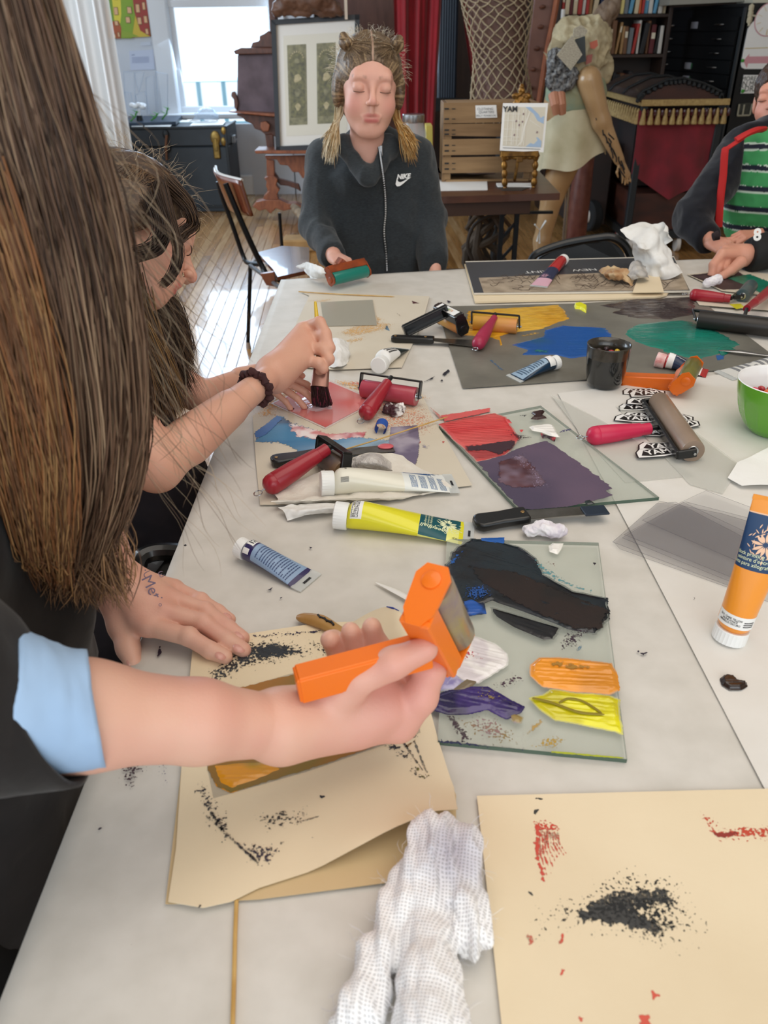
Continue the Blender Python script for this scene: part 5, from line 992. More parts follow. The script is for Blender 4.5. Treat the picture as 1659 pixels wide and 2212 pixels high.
# YAM stickers
STB = mat('sticker_black', '1c1a1a', .4); STW = mat('sticker_white', 'f1efec', .4)
spos = [((1385, 846), 6), ((1398, 850), 14), ((1378, 880), 8), ((1388, 898), 12), ((1372, 905), -4), ((1455, 905), 10), ((1415, 935), 0), ((1470, 918), 20), ((1425, 965), 5), ((1418, 978), 16), ((1395, 868), 2)]
lab_ = ['furthest black YAM sticker, next to the cup', 'YAM sticker just in front of the cup, second of the heap', 'YAM sticker in the middle of the heap, left of the roller', 'YAM sticker whose letters show beside the roller rim', 'YAM sticker sticking out towards the pink handle', 'YAM sticker partly under the roller, right side', 'YAM sticker under the pink handle neck', 'YAM sticker right of the wide roller', 'YAM sticker below the roller frame', 'nearest YAM sticker below the roller frame', 'YAM sticker between the two front ones and the cup']
for k, ((x_, y_), an) in enumerate(spos):
    z_ = TOP+.0016+.0005*k; c = P(x_, y_, z_); a = math.radians(an)-.1; ex = V(math.cos(a), math.sin(a), 0); ey = V(-ex[1], ex[0], 0); s_ = thing('sticker', lab_[k], 'sticker', c, 'YAM stickers')
    pl = [(-.034, -.010), (-.030, .006), (-.020, .016), (-.004, .013), (.022, .016), (.034, .004), (.028, -.010), (.006, -.013), (-.018, -.012)]; w2 = lambda q, f=1.: [c+ex*x*f+ey*y*f for x, y in q]
    MB().prism(w2(pl, 1.08), V(0, 0, .0002)).build('sticker_outline', STB, s_, smooth=False); MB().prism([p+V(0, 0, .0002) for p in w2(pl)], V(0, 0, .0001)).build('sticker_border', STW, s_, smooth=False)
    pl2 = [(-.027, -.005), (-.016, .012), (.024, .012), (.029, -.002), (.018, -.008), (-.012, -.009)]; MB().prism([p+V(0, 0, .0003) for p in w2(pl2)], V(0, 0, .0001)).build('sticker_field', STB, s_, smooth=False)
    flat_text('sticker_text', 'YAM', STW, s_, c+ex*.003+ey*.0015+V(0, 0, .0005), ex, ey, .020, off=.0002, bold=.03)
# ================================================================ the far side of the room
def ypoly(pts, y): return [Y(a, b, y) for a, b in pts]
def cut(pts, y, dy, name, m, parent=None, **k):
    """a flat-sawn piece standing at depth y with thickness dy"""
    k.setdefault('smooth', False); return MB().prism(ypoly(pts, y), V(0, dy, 0)).build(name, m, parent, **k)
# --- black trunk
TRK = mat('trunk_black', '20262c', .55, c2='2b3238', scale=6, bump=.15); TEDGE = mat('trunk_edge', '14181b', .5); BRASS = mat('trunk_brass', '9a7b3e', .4, metal=.8, c2='6b5730', scale=30)
yf = 7.3; a = Y(222, 280, yf); b = Y(487, 273, yf); zt = (a[2]+b[2])/2; dep = .52
tr = thing('trunk', 'old blue-black travelling trunk with brass latches below the window', 'trunk', V((a[0]+b[0])/2, yf+dep/2, 0)); cx = (a[0]+b[0])/2; hw = (b[0]-a[0])/2
MB().box((cx, yf+dep/2, zt*.39), (hw, dep/2, zt*.39), bev=.008).build('body', TRK, tr); MB().box((cx, yf+dep/2, zt*.89), (hw+.004, dep/2+.004, zt*.105), bev=.01).build('lid', TRK, tr)
mb = MB()
for x in (-1, 1): mb.box((cx+x*(hw-.005), yf, zt/2), (.012, .010, zt/2), bev=.003).box((cx+x*hw, yf+dep/2, zt), (.010, dep/2, .008), bev=.002).box((cx+x*hw, yf+dep/2, .02), (.012, dep/2, .02), bev=.002)
mb.box((cx, yf, zt), (hw, .010, .010), bev=.003).box((cx, yf-.001, .045), (hw, .008, .012), bev=.002); mb.build('edging', TEDGE, tr)
for x0, y0 in ((465, 298), (238, 296)):
    c = Y(x0, y0, yf-.008); mb = MB().ball(c, (.042, .008, .055), 12).box(c+V(0, 0, -.09), (.028, .010, .07), bev=.008).box(c+V(0, -.008, -.05), (.014, .008, .05), bev=.004); mb.build('latch', BRASS, tr)
    for sx in (-1, 1) if x0 > 300 else (): MB().ball(Y(483, 282 if sx < 0 else 306, yf-.006), (.024, .008, .034), 8).build('corner_clasp', BRASS, tr)
for q in ((358, 290), (362, 320)): MB().ball(Y(*q, yf-.01), (.03, .02, .035), 10).build('knob', TEDGE, tr)
MB().tube([Y(360, 292, yf-.03), Y(358, 315, yf-.035), Y(360, 345, yf-.02)], .010, 6).build('leather_strap', mat('strap_brown', '6d4a36', .6), tr)
MB().box(Y(502, 300, yf+.25)+V(.01, 0, 0), (.012, .05, .03), bev=.004).build('side_handle', STEEL, tr)
z_ = zt+.002; q = lambda x, y, z: P(x, y, z)
MB().slab([q(252, 268, zt+.03)[:2], q(380, 264, zt+.03)[:2], q(394, 250, zt+.03)[:2], q(280, 252, zt+.03)[:2]], zt+.009, zt+.035).build('display_tray', mat('tray_navy', '1f3144', .35), None, label='dark navy tray on the black trunk holding small figures', cat='tray', smooth=False)
for lab, pts in (('small white card on the front of the trunk lid', [(284, 276), (309, 276), (309, 272), (284, 272)]), ('long white paper lying on the trunk lid', [(312, 276), (368, 276), (373, 270), (316, 270)]), ('white paper at the right end of the trunk lid', [(410, 274), (482, 272), (488, 264), (420, 265)])):
    MB().slab([q(*p, z_)[:2] for p in pts], zt+.009, zt+.012).build('paper_sheet', TPAPER2, None, label=lab, cat='paper', smooth=False)
c = q(303, 262, zt+.03); fg = thing('figurine', 'little white tree figure on a black stand, on the tray', 'figurine', c)
MB().lathe(c+V(0, 0, .004), c+V(0, 0, .045), [(0, .03), (1, .024)], 14).build('stand', TEDGE, fg)
mb = MB().tube([c+V(0, 0, .045), c+V(.005, 0, .10)], .014, 8)
for k in range(7): mb.ball(c+V(.045*math.cos(k), .03*math.sin(k*2), .12+.012*math.sin(k*3)), (.03, .02, .02), 8)
mb.build('crown', mat('figurine_white', 'f2f2f2', .7), fg)
GRN = mat('sprig_green', '4f9a3c', .5)
for k, (p0, p1) in enumerate((((282, 262), (296, 240)), ((326, 260), (341, 245)), ((350, 258), (363, 232)))):
    A_ = q(p0[0], p0[1], zt+.036); B_ = Y(p1[0], p1[1], A_[1]); mb = MB().tube([A_, (A_+B_)/2+V(.01, 0, -.005), B_], .006, 6)
    for j in range(4): f_ = .3+.2*j; mb.tube([A_+(B_-A_)*f_, A_+(B_-A_)*f_+V(.035*(-1)**j, 0, .02)], [.005, .001], 5)
    mb.build('plant_sprig', GRN, None, label=('green plant sprig left of the white tree figure', 'short green sprig in the middle of the tray', 'taller bright green sprig at the right of the tray')[k], cat='sprig')
BAGM = mat('thin_plastic', 'c6d6ea', .15, alpha=.6, bump=.5, bscale=20)
mb_rows = [[q(408, 262, zt+.012), q(430, 262, zt+.012), q(455, 262, zt+.012), q(474, 258, zt+.012)], [Y(420, 250, 7.6), Y(435, 240, 7.6), Y(455, 238, 7.6), Y(470, 248, 7.6)], [Y(425, 245, 7.75), Y(438, 234, 7.75), Y(452, 234, 7.75), Y(466, 244, 7.75)]]
R_ = [spline(r_, 24) for r_ in mb_rows]; A_ = np.array([spline([r_[i] for r_ in R_], 24) for i in range(24)]); i, j = np.meshgrid(np.arange(23), np.arange(23), indexing='ij'); a_ = (i*24+j).ravel(); F = np.stack([a_, a_+24, a_+25, a_+1], 1)
obj('plastic_bag', folds(A_.reshape(-1, 3), F, .012, 14, seed=5), F, BAGM, None, label='crumpled translucent plastic bag on the trunk under the window', cat='bag')
# --- things on the white wall
yw = WY-.005; pnt = thing('painting', 'bright canvas of crooked red and green houses on the white wall', 'painting', Y(275, 40, yw)); CV = lambda n, c: mat('canvas_'+n, c, .55)
cut([(217, -60), (309, -64), (325, 79), (235, 84)], yw-.03, .028, 'canvas', CV('yellow', 'd2b53a'), pnt)
def pz_(k): return yw-.031-.0012*k
for k, (pts, c) in enumerate((([(217, -60), (232, -60), (260, 60), (262, 83), (235, 84)], 'green#7a9a30'), ([(222, -20), (228, -10), (238, 45), (244, 83), (235, 84)], 'amber#d98f2c'), ([(262, -60), (286, -60), (290, 0), (292, 30), (285, 83), (262, 83), (258, 40)], 'lime#86a52c'), ([(243, -60), (258, -60), (262, 30), (260, 50), (247, 46), (242, 0)], 'bright_yellow#e2cf3e'), ([(243, 46), (256, 45), (262, 60), (261, 83), (241, 84), (237, 66)], 'rust#b0562a'), ([(284, -60), (309, -64), (325, 79), (318, 75), (303, 66), (290, 25), (287, 0)], 'brick#a23a2e'), ([(262, 66), (280, 70), (300, 79), (264, 82)], 'leaf#90a52e'))):
    n, h = c.split('#'); cut(pts, pz_(k), .001, 'painted_shape', CV(n, h), pnt)
for k, (x_, y_, w_, h_) in enumerate(((230, 10, 5, 11), (250, 24, 8, 15), (279, 22, 9, 13), (276, 43, 9, 12), (297, 18, 8, 17), (310, 13, 6, 15), (301, 45, 8, 14), (314, 42, 7, 14), (317, 68, 6, 11), (251, 50, 7, 9), (247, 78, 5, 8), (256, 75, 4, 9), (249, -8, 7, 12), (300, -15, 8, 14))):
    d = (y_)*.12*.9; cut([(x_-w_/2-1, y_-h_/2-1), (x_+w_/2, y_-h_/2-1), (x_+w_/2+2, y_+h_/2+1), (x_-w_/2+1, y_+h_/2+1)], pz_(7.5), .001, 'painted_window_edge', CV('dark', '6a5a2c'), pnt); cut([(x_-w_/2, y_-h_/2), (x_+w_/2-1, y_-h_/2), (x_+w_/2+1, y_+h_/2), (x_-w_/2+1.5, y_+h_/2)], pz_(8.5), .001, 'painted_window', CV('peach', 'e3b184'), pnt)
cut([(304, 91), (325, 90), (326, 98), (304, 99)], yw-.004, .003, 'wall_label', mat('label_paper', 'ccd2de', .6), None, label='tiny caption card right below the painting', cat='card')
nt_ = thing('wall_notice', 'pale text notice pinned under the painting', 'notice', Y(308, 130, yw)); cut([(279, 110), (331, 107), (335, 150), (282, 152)], yw-.004, .003, 'paper', mat('notice_paper', 'c9d0e2', .6), nt_)
for k in range(7): cut([(285, 123.5+k*2), (322, 122+k*2), (322, 122.9+k*2), (285, 124.4+k*2)], yw-.006, .001, 'text_line', mat('notice_text', 'a3acc6', .7), nt_)
cut([(284, 118), (291, 117), (291, 119.5), (284, 120.5)], yw-.006, .001, 'text_line', MATS['notice_text'], nt_)
ACR = mat('acrylic_sheet', 'd5deea', .08, alpha=.13); ac = thing('acrylic_display', 'clear acrylic cut-out panels standing behind the tray', 'display', q(310, 250, zt+.01)); y_a = 7.75
for pts in ([(267, 155), (290, 156), (293, 240), (272, 248)], [(290, 157), (312, 155), (300, 200), (296, 185)], [(315, 168), (332, 163), (338, 245), (318, 248)], [(336, 155), (362, 160), (362, 248), (342, 248)], [(268, 198), (282, 200), (292, 248), (275, 250)], [(292, 205), (313, 197), (325, 248), (305, 248)]):
    cut(pts, y_a, .006, 'panel', ACR, ac); mb = MB(); w_ = ypoly(pts, y_a-.001); mb.tube(w_+[w_[0]], .0022, 4); mb.build('panel_edge', mat('acrylic_edge', 'b4bfcd', .2), ac)
# --- sheer curtain at the left
v, F, uu, vv = grid(lambda u, w: np.stack([Y(40, 0, 6.6)[0]+u*(Y(232, 0, 6.6)[0]-Y(40, 0, 6.6)[0])+.03*w*0, 6.6+.05*np.sin(u*34)+.02*np.sin(u*71+1), 2.7-w*(2.7-.35)], -1), 90, 12)
obj('sheer_curtain', v, F, mat('sheer_white', 'e9e7e4', .9, alpha=.82, sheen=.3), None, label='white sheer curtain hanging at the left of the painting', cat='curtain')
# --- carved studio easel
WALN = mat('carved_walnut', '62392a', .42, c2='432519', scale=12, stretch=(3, 3, 1), bump=.15, coat=.15); OAKO = mat('carved_orange_wood', '96593a', .4, c2='74402a', scale=14, stretch=(3, 3, 1), bump=.12, coat=.15); SLATE = mat('worn_slate', '4a3b40', .6, c2='67565c', scale=7, bump=.1, detail=7)
ye = 7.0; es = thing('carved_easel', 'tall carved wooden studio easel holding the framed print', 'easel', P(600, 455, 0))
for pts, n, m, y0, dy in (
    ([(572, -120), (586, -120), (600, 120), (586, 120)], 'post', WALN, ye+.06, .06), ([(584, -120), (590, -120), (604, 120), (600, 120)], 'rear_post', WALN, ye+.14, .05),
    ([(513, 118), (600, 114), (604, 246), (512, 242)], 'slate_panel', SLATE, ye+.02, .04), ([(504, 110), (520, 103), (600, 103), (600, 116), (508, 118)], 'cornice', WALN, ye-.03, .10),
    ([(541, 103), (545, 92), (560, 88), (560, 78), (572, 72), (580, 66), (590, 76), (592, 103)], 'crest', WALN, ye, .05),
    ([(500, 199), (507, 197), (512, 210), (515, 224), (512, 240), (506, 232), (505, 215), (499, 208)], 'curl', WALN, ye, .05),
    ([(494, 240), (600, 246), (600, 253), (495, 243)], 'shelf', OAKO, ye-.10, .16),
    ([(511, 245), (600, 252), (602, 300), (585, 290), (575, 292), (562, 282), (550, 278), (545, 268), (530, 262), (524, 254), (512, 250)], 'scroll_bracket', WALN, ye, .06),
    ([(563, 264), (575, 262), (583, 270), (580, 284), (568, 284), (562, 276)], 'square_boss', OAKO, ye-.05, .05),
    ([(572, 288), (590, 290), (592, 325), (577, 325)], 'upper_stem', WALN, ye+.01, .06),
    ([(549, 325), (690, 325), (690, 333), (552, 332)], 'tray', OAKO, ye-.21, .26),
    ([(572, 336), (690, 336), (690, 372), (668, 392), (652, 384), (645, 372), (632, 372), (622, 358), (605, 356), (598, 345), (574, 344)], 'apron', OAKO, ye-.02, .06),
    ([(575, 344), (592, 346), (594, 432), (578, 432)], 'stem', OAKO, ye, .07),
    ([(570, 385), (576, 392), (574, 402), (580, 412), (570, 422), (568, 434), (602, 434), (598, 420), (604, 410), (596, 400), (600, 388), (592, 380), (578, 380)], 'scroll_base', OAKO, ye-.01, .09),
    ([(592, 370), (602, 385), (625, 392), (645, 398), (650, 414), (640, 408), (622, 402), (605, 400), (594, 388)], 'scroll_strut', WALN, ye+.05, .05),
    ([(545, 446), (552, 436), (570, 432), (604, 432), (622, 440), (640, 440), (665, 452), (662, 462), (640, 462), (630, 452), (612, 456), (596, 450), (584, 462), (574, 452), (560, 456)], 'foot', OAKO, ye-.04, .12)):
    o = cut(pts, y0, dy, n, m, es); bv = o.modifiers.new('b', 'BEVEL'); bv.width = .006; bv.segments = 2; bv.limit_method = 'ANGLE'
fr = thing('framed_print', 'black-framed print of two tall ornamental arches behind the girl', 'framed picture', Y(680, 180, ye-.1)); yfr = ye-.17
TL, TR, BL, BR = Y(586, 43, yfr+.10), Y(777, 31, yfr+.10), Y(597, 326, yfr), Y(772, 318, yfr); bq = lambda u, w, d=0.: (TL*(1-u)+TR*u)*(1-w)+(BL*(1-u)+BR*u)*w+V(0, -d, 0)
mb = MB(); w_ = .04
for (u0, v0, u1, v1) in ((0, 0, 1, .038), (0, .962, 1, 1), (0, 0, .052, 1), (.948, 0, 1, 1)): mb.prism([bq(u0, v0), bq(u1, v0), bq(u1, v1), bq(u0, v1)], V(0, -.03, 0))
mb.build('frame', mat('frame_black', '24262b', .4), fr, smooth=False)
pq = lambda u0, v0, u1, v1, d, n, m, th=.001: MB().prism([bq(u0, v0, d), bq(u1, v0, d), bq(u1, v1, d), bq(u0, v1, d)], V(0, -th, 0)).build(n, m, fr, smooth=False)
pq(.04, .03, .96, .97, .004, 'outer_mat', mat('mat_board', 'e3ddd4', .7)); pq(.13, .12, .87, .885, .006, 'inner_mat', mat('mat_cream', 'dcd5c5', .7))
OLI = mat('print_olive_tone', '9c9676', .7, c2='6d6a58', scale=26, detail=8); DKO = mat('print_dark_tone', '5c5a50', .7, c2='86825f', scale=40, detail=6); PKB = mat('print_beige_tone', 'c4b592', .7, c2='a59a76', scale=40)
for u0, u1 in ((.17, .39), (.51, .73)):
    pq(u0, .19, u1, .80, .0075, 'print_panel', OLI); uc = (u0+u1)/2; hw_ = (u1-u0)/2*.78
    arch = [bq(uc+hw_*math.cos(a), .30-.065*math.sin(a), .0090) for a in np.linspace(0, math.pi, 14)]+[bq(uc-hw_, .74, .009), bq(uc+hw_, .74, .009)]; MB().prism(arch, V(0, -.001, 0)).build('arch_shape', DKO, fr, smooth=False)
    for k, (vv_, r_) in enumerate(((.31, .030), (.44, .042), (.55, .036), (.66, .032))):
        MB().prism([bq(uc+r_*(1+.25*math.sin(3*a+k))*math.cos(a), vv_+r_*.8*(1+.2*math.cos(2*a+k))*math.sin(a), .0104) for a in np.linspace(0, 6.1, 14)], V(0, -.001, 0)).build('ornament', PKB if k % 2 else OLI, fr, smooth=False)
    mb = MB()
    for k in range(9): a = .25+k*.33; mb.prism([bq(uc+hw_*.9*math.cos(a)+.009*math.cos(b_), .30-.058*math.sin(a)+.007*math.sin(b_), .0106) for b_ in np.linspace(0, 5.5, 8)], V(0, -.001, 0))
    mb.build('arch_beads', PKB, fr, smooth=False)
# carved figure lying on the frame
s = SD((Y(590, 10, 6.86)-.15), (Y(750, -40, 6.86)+.3), .012)
for a, b, ra, rb_ in (((600, 20), (625, -6), .055, .08), ((625, -6), (690, -2), .09, .10), ((690, -2), (725, 18), .09, .05), ((618, 28), (735, 28), .028, .028), ((650, -20), (680, -30), .07, .07), ((690, 10), (660, 8), .04, .05)): s.cap(Y(*a, 6.86), Y(*b, 6.86), ra*.8, rb_*.8, k=.02)
v, F = s.mesh(); v = folds(v, F, .012, 16, seed=4); obj('carved_crest', v, F, mat('carved_mid_brown', '6f4e3c', .5, c2='513527', scale=16, bump=.3), None, label='carved brown wooden ornament above the black frame', cat='carving')
# --- dark middle of the room: door panel, red curtains, corrugated screen
cut([(700, -60), (852, -60), (862, 300), (748, 300)], 7.55, .06, 'tall_board', mat('reddish_board', '6b4a40', .55, c2='563a33', scale=5, stretch=(4, 4, .8), bump=.2), None, label='tall reddish-brown board standing behind the girl', cat='board')
cut([(741, -60), (748, -60), (751, 42), (745, 42)], 6.85, .04, 'white_cord_post', mat('pale_stick', 'c9b8a4', .6), None, label='thin pale rod above the girl beside the frame', cat='rod')
RED = mat('red_curtain', '8c0f1c', .85, c2='740a16', scale=6, sheen=.15)
def drape(name, y, xs_top, xs_bot, ztop, zbot, m, label, waves=9, amp=.04, cat='curtain', parent=None):
    v, F, uu, vv = grid(lambda u, w: np.stack([(xs_top[0]*(1-w)+xs_bot[0]*w)*(1-u)+(xs_top[1]*(1-w)+xs_bot[1]*w)*u, y+amp*np.sin(u*waves*6.28+.6*np.sin(w*3))+amp*.4*np.sin(u*waves*15), ztop*(1-w)+zbot*w], -1), 140, 16); return obj(name, v, F, m, parent, label=label, cat=cat)
yc = 6.1; X = lambda px_, py_, y_: Y(px_, py_, y_)[0]
t0, b0_ = Y(850, 0, yc), Y(868, 340, yc); drape('curtain', yc, (X(848, 0, yc), X(957, 0, yc)), (X(860, 340, yc), X(935, 340, yc)), Y(900, -80, yc)[2], Y(900, 345, yc)[2], RED, 'bright red curtain hanging right behind the girl', 3, .025)
drape('curtain', yc+.2, (X(985, 0, yc+.2), X(1108, 0, yc+.2)), (X(1030, 240, yc+.2), X(1075, 240, yc+.2)), Y(1000, -60, yc+.2)[2], Y(1040, 250, yc+.2)[2], RED, 'red curtain gathered behind the fishnet figure', 4, .03)
cs2 = thing('corrugated_screen', 'dark blue corrugated screen between the two red curtains', 'screen', Y(970, 212, 6.5))
for k in range(7): a_, b_ = Y(954+k*5.5, -60, 6.5), Y(949+k*5.2, 211, 6.5); MB().tube([b_, a_], .016, 8).build('corrugation', mat('screen_blue', '1d2a38', .4, coat=.2), cs2)
cut([(935, 212), (1010, 215), (1010, 240), (935, 240)], 6.45, .10, 'dark_shelf', TEDGE, None, label='dark shelf board under the corrugated screen', cat='shelf')
cut([(1160, -30), (1216, -30), (1183, 120), (1160, 235), (1132, 235), (1145, 90)], 5.5, .06, 'leaning_board', mat('rose_brown_board', '7a5548', .5, c2='63433a', scale=6, bump=.1), None, label='rose-brown studded board leaning beside the fishnet figure', cat='board')
ob = [o for o in COL.objects if o.name == 'leaning_board'][0]; mb = MB().tube(ypoly([(1207, -30), (1200, 20), (1180, 120), (1163, 232)], 5.46), .018, 8); mb.build('edge_moulding', OAKO, ob)
for k, (x_, y_) in enumerate(((1172, 15), (1168, 58), (1160, 105), (1152, 150), (1146, 190), (1145, 215))): MB().ball(Y(x_, y_, 5.49), (.02, .01, .012), 8).build('stud', WALN, ob)
# --- fishnet figure
yn = 5.0; prof = [(1000, 1140, -50), (995, 1150, -5), (1000, 1150, 20), (1008, 1145, 55), (1016, 1140, 90), (1023, 1136, 120), (1022, 1138, 150), (1018, 1146, 190), (1016, 1152, 228)]
def tors(i, ex=0.): l, r, y_ = prof[i]; a, b = Y(l, y_, yn), Y(r, y_, yn); return (a+b)/2, (b[0]-a[0])/2+ex
nf = thing('net_figure', 'dress form draped in knotted pale fishnet, behind the crate', 'dress form', tors(8)[0]+V(0, 0, -.3)); rows = []
def shell(fr_):
    ps = []; n = 26
    zz = [tors(i)[0][2] for i in range(9)]; xx = [tors(i)[0][0] for i in range(9)]; rr = [tors(i)[1] for i in range(9)]
    return zz, xx, rr
zz, xx, rr = shell(1)
def tp_(th, t): # t 0..8
    return V(np.interp(t, range(9), xx)+np.interp(t, range(9), rr)*fs*math.sin(th), yn-.0-np.interp(t, range(9), rr)*.62*fs*math.cos(th), np.interp(t, range(9), zz))
fs = .86; v, F, _, _ = grid(lambda u, w: np.array([[tp_(a*6.2832, b*8.0) for b in w[0]] for a in u[:, 0]]), 32, 24); obj('form', v, F, mat('form_brown', '5a4038', .6, c2='6e5148', scale=9, bump=.2), nf)
MB().tube([V(xx[8], yn, zz[8]), V(xx[8], yn, .02)], .02, 8).lathe(V(xx[8], yn, 0), V(xx[8], yn, .03), [(0, .18), (1, .16)], 20).build('stand', TEDGE, nf)
fs = 1.0; NET = mat('net_cord', 'a8977c', .8, c2='8a7a63', scale=60); rn = random.Random(4); NC = 17; NR = 21
kn = [[None]*NC for _ in range(NR+1)]
for i in range(NR+1):
    for j in range(NC): kn[i][j] = ((j+.5*(i % 2))/NC*6.2832+rn.uniform(-.05, .05), min(8, i/NR*8+rn.uniform(-.05, .05)))
mb = MB()
def cord(a, b):
    (a0, a1), (b0, b1) = a, b
    if b0-a0 > 3.2: b0 -= 6.2832
    if a0-b0 > 3.2: b0 += 6.2832
    m_ = ((a0+b0)/2+rn.uniform(-.03, .03), (a1+b1)/2); mb.tube([tp_(*a), tp_(*m_)+V(0, 0, -.002), tp_(b0, b1)], .0042, 4, caps=False)
for i in range(NR):
    for j in range(NC):
        j2 = j+1 if i % 2 else j-1
        cord(kn[i][j], kn[i+1][j]); cord(kn[i][j], kn[i+1][j2 % NC])
for i in range(NR+1):
    for j in range(NC): mb.ball(tp_(*kn[i][j]), .0075, 6)
for k in range(14): a = rn.random()*6.28; p = tp_(a, 8.0); mb.tube([p, p+V(rn.uniform(-.02, .02), -.005, -.05-rn.random()*.05)], .0035, 4)
mb.build('fishnet', NET, nf, smooth=True)
# --- side table with crate and map easel
STW_ = mat('table_brown', '5a3626', .38, c2='472a1e', scale=9, stretch=(1, 5, 1), bump=.1, coat=.2); zs = .72
sd = thing('side_table', 'brown wooden side table with a black iron pedestal behind the girl', 'table', P(1050, 430, 0)*V(1, 0, 0)+V(0, 3.85, 0))
fl, frt, bkr, bkl = P(850, 428, zs), P(1210, 417, zs), P(1164, 369, zs), P(860, 382, zs); bkl[1] = bkr[1]
MB().slab([fl, frt, bkr, bkl], zs-.028, zs).build('tabletop', STW_, sd, smooth=False); MB().slab([fl+V(.1, .02, 0), frt+V(-.12, .02, 0), bkr+V(-.08, -.02, 0), bkl+V(.1, -.02, 0)], zs-.085, zs-.028).build('apron', mat('table_brown_dark', '3c271d', .5), sd, smooth=False)
for x_ in (1098,): 
    c = Y(x_, 500, 3.86); mb = MB()
    for dx in (-.035, .035): mb.bar(V(c[0]+dx, c[1], .03), V(c[0]+dx, c[1], zs-.085), .02, .03)
    for k in range(6): mb.bar(V(c[0]-.035, c[1], .08+k*.1), V(c[0]+.035, c[1], .16+k*.1), .012, .012)
    mb.bar(V(c[0]-.35, c[1], zs-.12), V(c[0]+.2, c[1], zs-.12), .02, .012); mb.bar(V(c[0]-.02, c[1]-.24, .02), V(c[0]-.02, c[1]+.24, .02), .05, .03); mb.build('iron_leg', LEGM, sd)
c = Y(870, 500, 3.95); mb = MB()
for dx in (-.035, .035): mb.bar(V(c[0]+dx, c[1], .03), V(c[0]+dx, c[1], zs-.085), .02, .03)
mb.build('iron_leg', LEGM, sd)
CRW = [mat('crate_wood_%d' % k, c, .65, c2=c2, scale=7, stretch=(.6, 3, 5), bump=.15) for k, (c, c2) in enumerate((('9a7a54', '7f6242'), ('8e6f4c', '75583a'), ('a3835c', '8a6b48')))]
yk = 3.95; ck = thing('wooden_crate', 'slatted fruit crate standing on its side on the side table', 'crate', V(Y(1055, 375, yk)[0], yk+.1, zs))
sl = [(221, 265), (267, 298), (300, 334), (339, 373)]; xl, xr = Y(957, 300, yk)[0], Y(1158, 300, yk)[0]
for k, (a_, b_) in enumerate(sl):
    za, zb = Y(1050, a_, yk)[2], max(zs+.001, Y(1050, b_, yk)[2]); pts = [V(xl, yk, za), V(xr, yk, za), V(xr, yk, zb), V(xl, yk, zb+(.012 if k == 1 else 0))]; 
    MB().prism([V(p[0], p[1]+rn.uniform(-.001, .001), p[2]) for p in pts], V(0, .008, 0)).build('slat', CRW[k % 3], ck, smooth=False)
zt_ = Y(1050, 221, yk)[2]
for x_, sg in ((xl, 1), (xr-.016, 1)): MB().box((x_+.008, yk+.11, (zs+zt_)/2), (.008, .10, (zt_-zs)/2-.002), bev=.002).build('end_board', CRW[1], ck)
for z0 in (zs+.006, zt_-.006): MB().box(((xl+xr)/2, yk+.11, z0), ((xr-xl)/2-.018, .10, .0045)).build('side_board', CRW[2], ck)
for x_ in (xl+.025, xr-.03): MB().box((x_, yk+.014, (zs+zt_)/2), (.014, .005, (zt_-zs)/2-.012)).build('batten', CRW[0], ck)
mb = MB()
for a_, b_ in sl:
    for y_ in (a_+14, b_-8): mb.box(Y(965, y_, yk-.0015), (.010, .001, .003)); mb.box(Y(980, y_, yk-.0015), (.008, .001, .0015))
mb.build('staple_mark', TEDGE, ck, smooth=False)
gc = thing('note_card', 'small handwritten white card fixed to the top crate slat', 'card', Y(1048, 252, yk-.006)); cut([(1027, 228), (1072, 227), (1074, 254), (1028, 255)], yk-.006, .003, 'card_face', WHITE, gc)
PEN = mat('pen_grey', '6e6d6c', .7)
flat_text('handwriting', 'CLOTHING\n   QUARTERS', PEN, gc, Y(1048, 239, yk-.008), V(1, 0, 0), V(0, 0, 1), .014); flat_text('handwriting', 'BELLY YEARBOOK', PEN, gc, Y(1050, 250, yk-.008), V(1, 0, 0), V(0, 0, 1), .011)
GOLD = mat('gold_turned', '9a6f30', .35, metal=.6, c2='5f3f1c', scale=40); yt = 3.78
te = thing('tabletop_easel', 'small gilt turned tabletop easel carrying the map', 'easel', V(Y(1122, 388, yt)[0], yt, zs))
def turned(a, b, r): return MB().lathe(a, b, [(u, r*(.7+.5*abs(math.sin(u*13))+(.35 if .0 < u < .12 else 0))) for u in np.linspace(0, 1, 34)], 12)
for x0, x1 in ((1088, 1092), (1158, 1154)):
    a_ = Y(x0, 330, yt); b_ = Y(x1, 388, yt); b_[2] = zs+.002; turned(a_, b_, .012).build('leg', GOLD, te)
MB().tube([Y(1122, 330, yt+.02), V(Y(1122, 380, yt)[0], yt+.13, zs+.01)], .007, 8).build('leg', GOLD, te)
MB().box(Y(1122, 331, yt), (Y(1163, 331, yt)[0]-Y(1122, 331, yt)[0], .018, .012), bev=.003).build('ledge', GOLD, te); turned(Y(1092, 341, yt), Y(1154, 340, yt), .008).build('stretcher', GOLD, te); MB().box(Y(1122, 342, yt), (.014, .014, .014), bev=.003).build('boss', GOLD, te)
s = SD(Y(1095, 232, yt+.09)-.05, Y(1155, 150, yt+.09)+.06, .004)
for x_, y_, r_ in ((1126, 224, .03), (1117, 222, .018), (1136, 222, .018), (1126, 210, .022), (1113, 208, .014), (1140, 207, .014), (1127, 196, .014), (1127, 186, .008)): s.ell(Y(x_, y_, yt+.09), (r_, .012, r_*.9), k=.006)
v, F = s.mesh(); v = folds(v, F, .004, 60, seed=2); obj('carved_finial', v, F, GOLD, te); MB().tube([Y(1126, 225, yt+.09), Y(1122, 330, yt+.02)], .008, 8).build('back_post', GOLD, te)
mp = thing('map_poster', 'white-bordered street map with a blue river on the gilt easel', 'map', Y(1130, 330, yt-.02)); yb0, yb1 = yt+.045, yt-.018
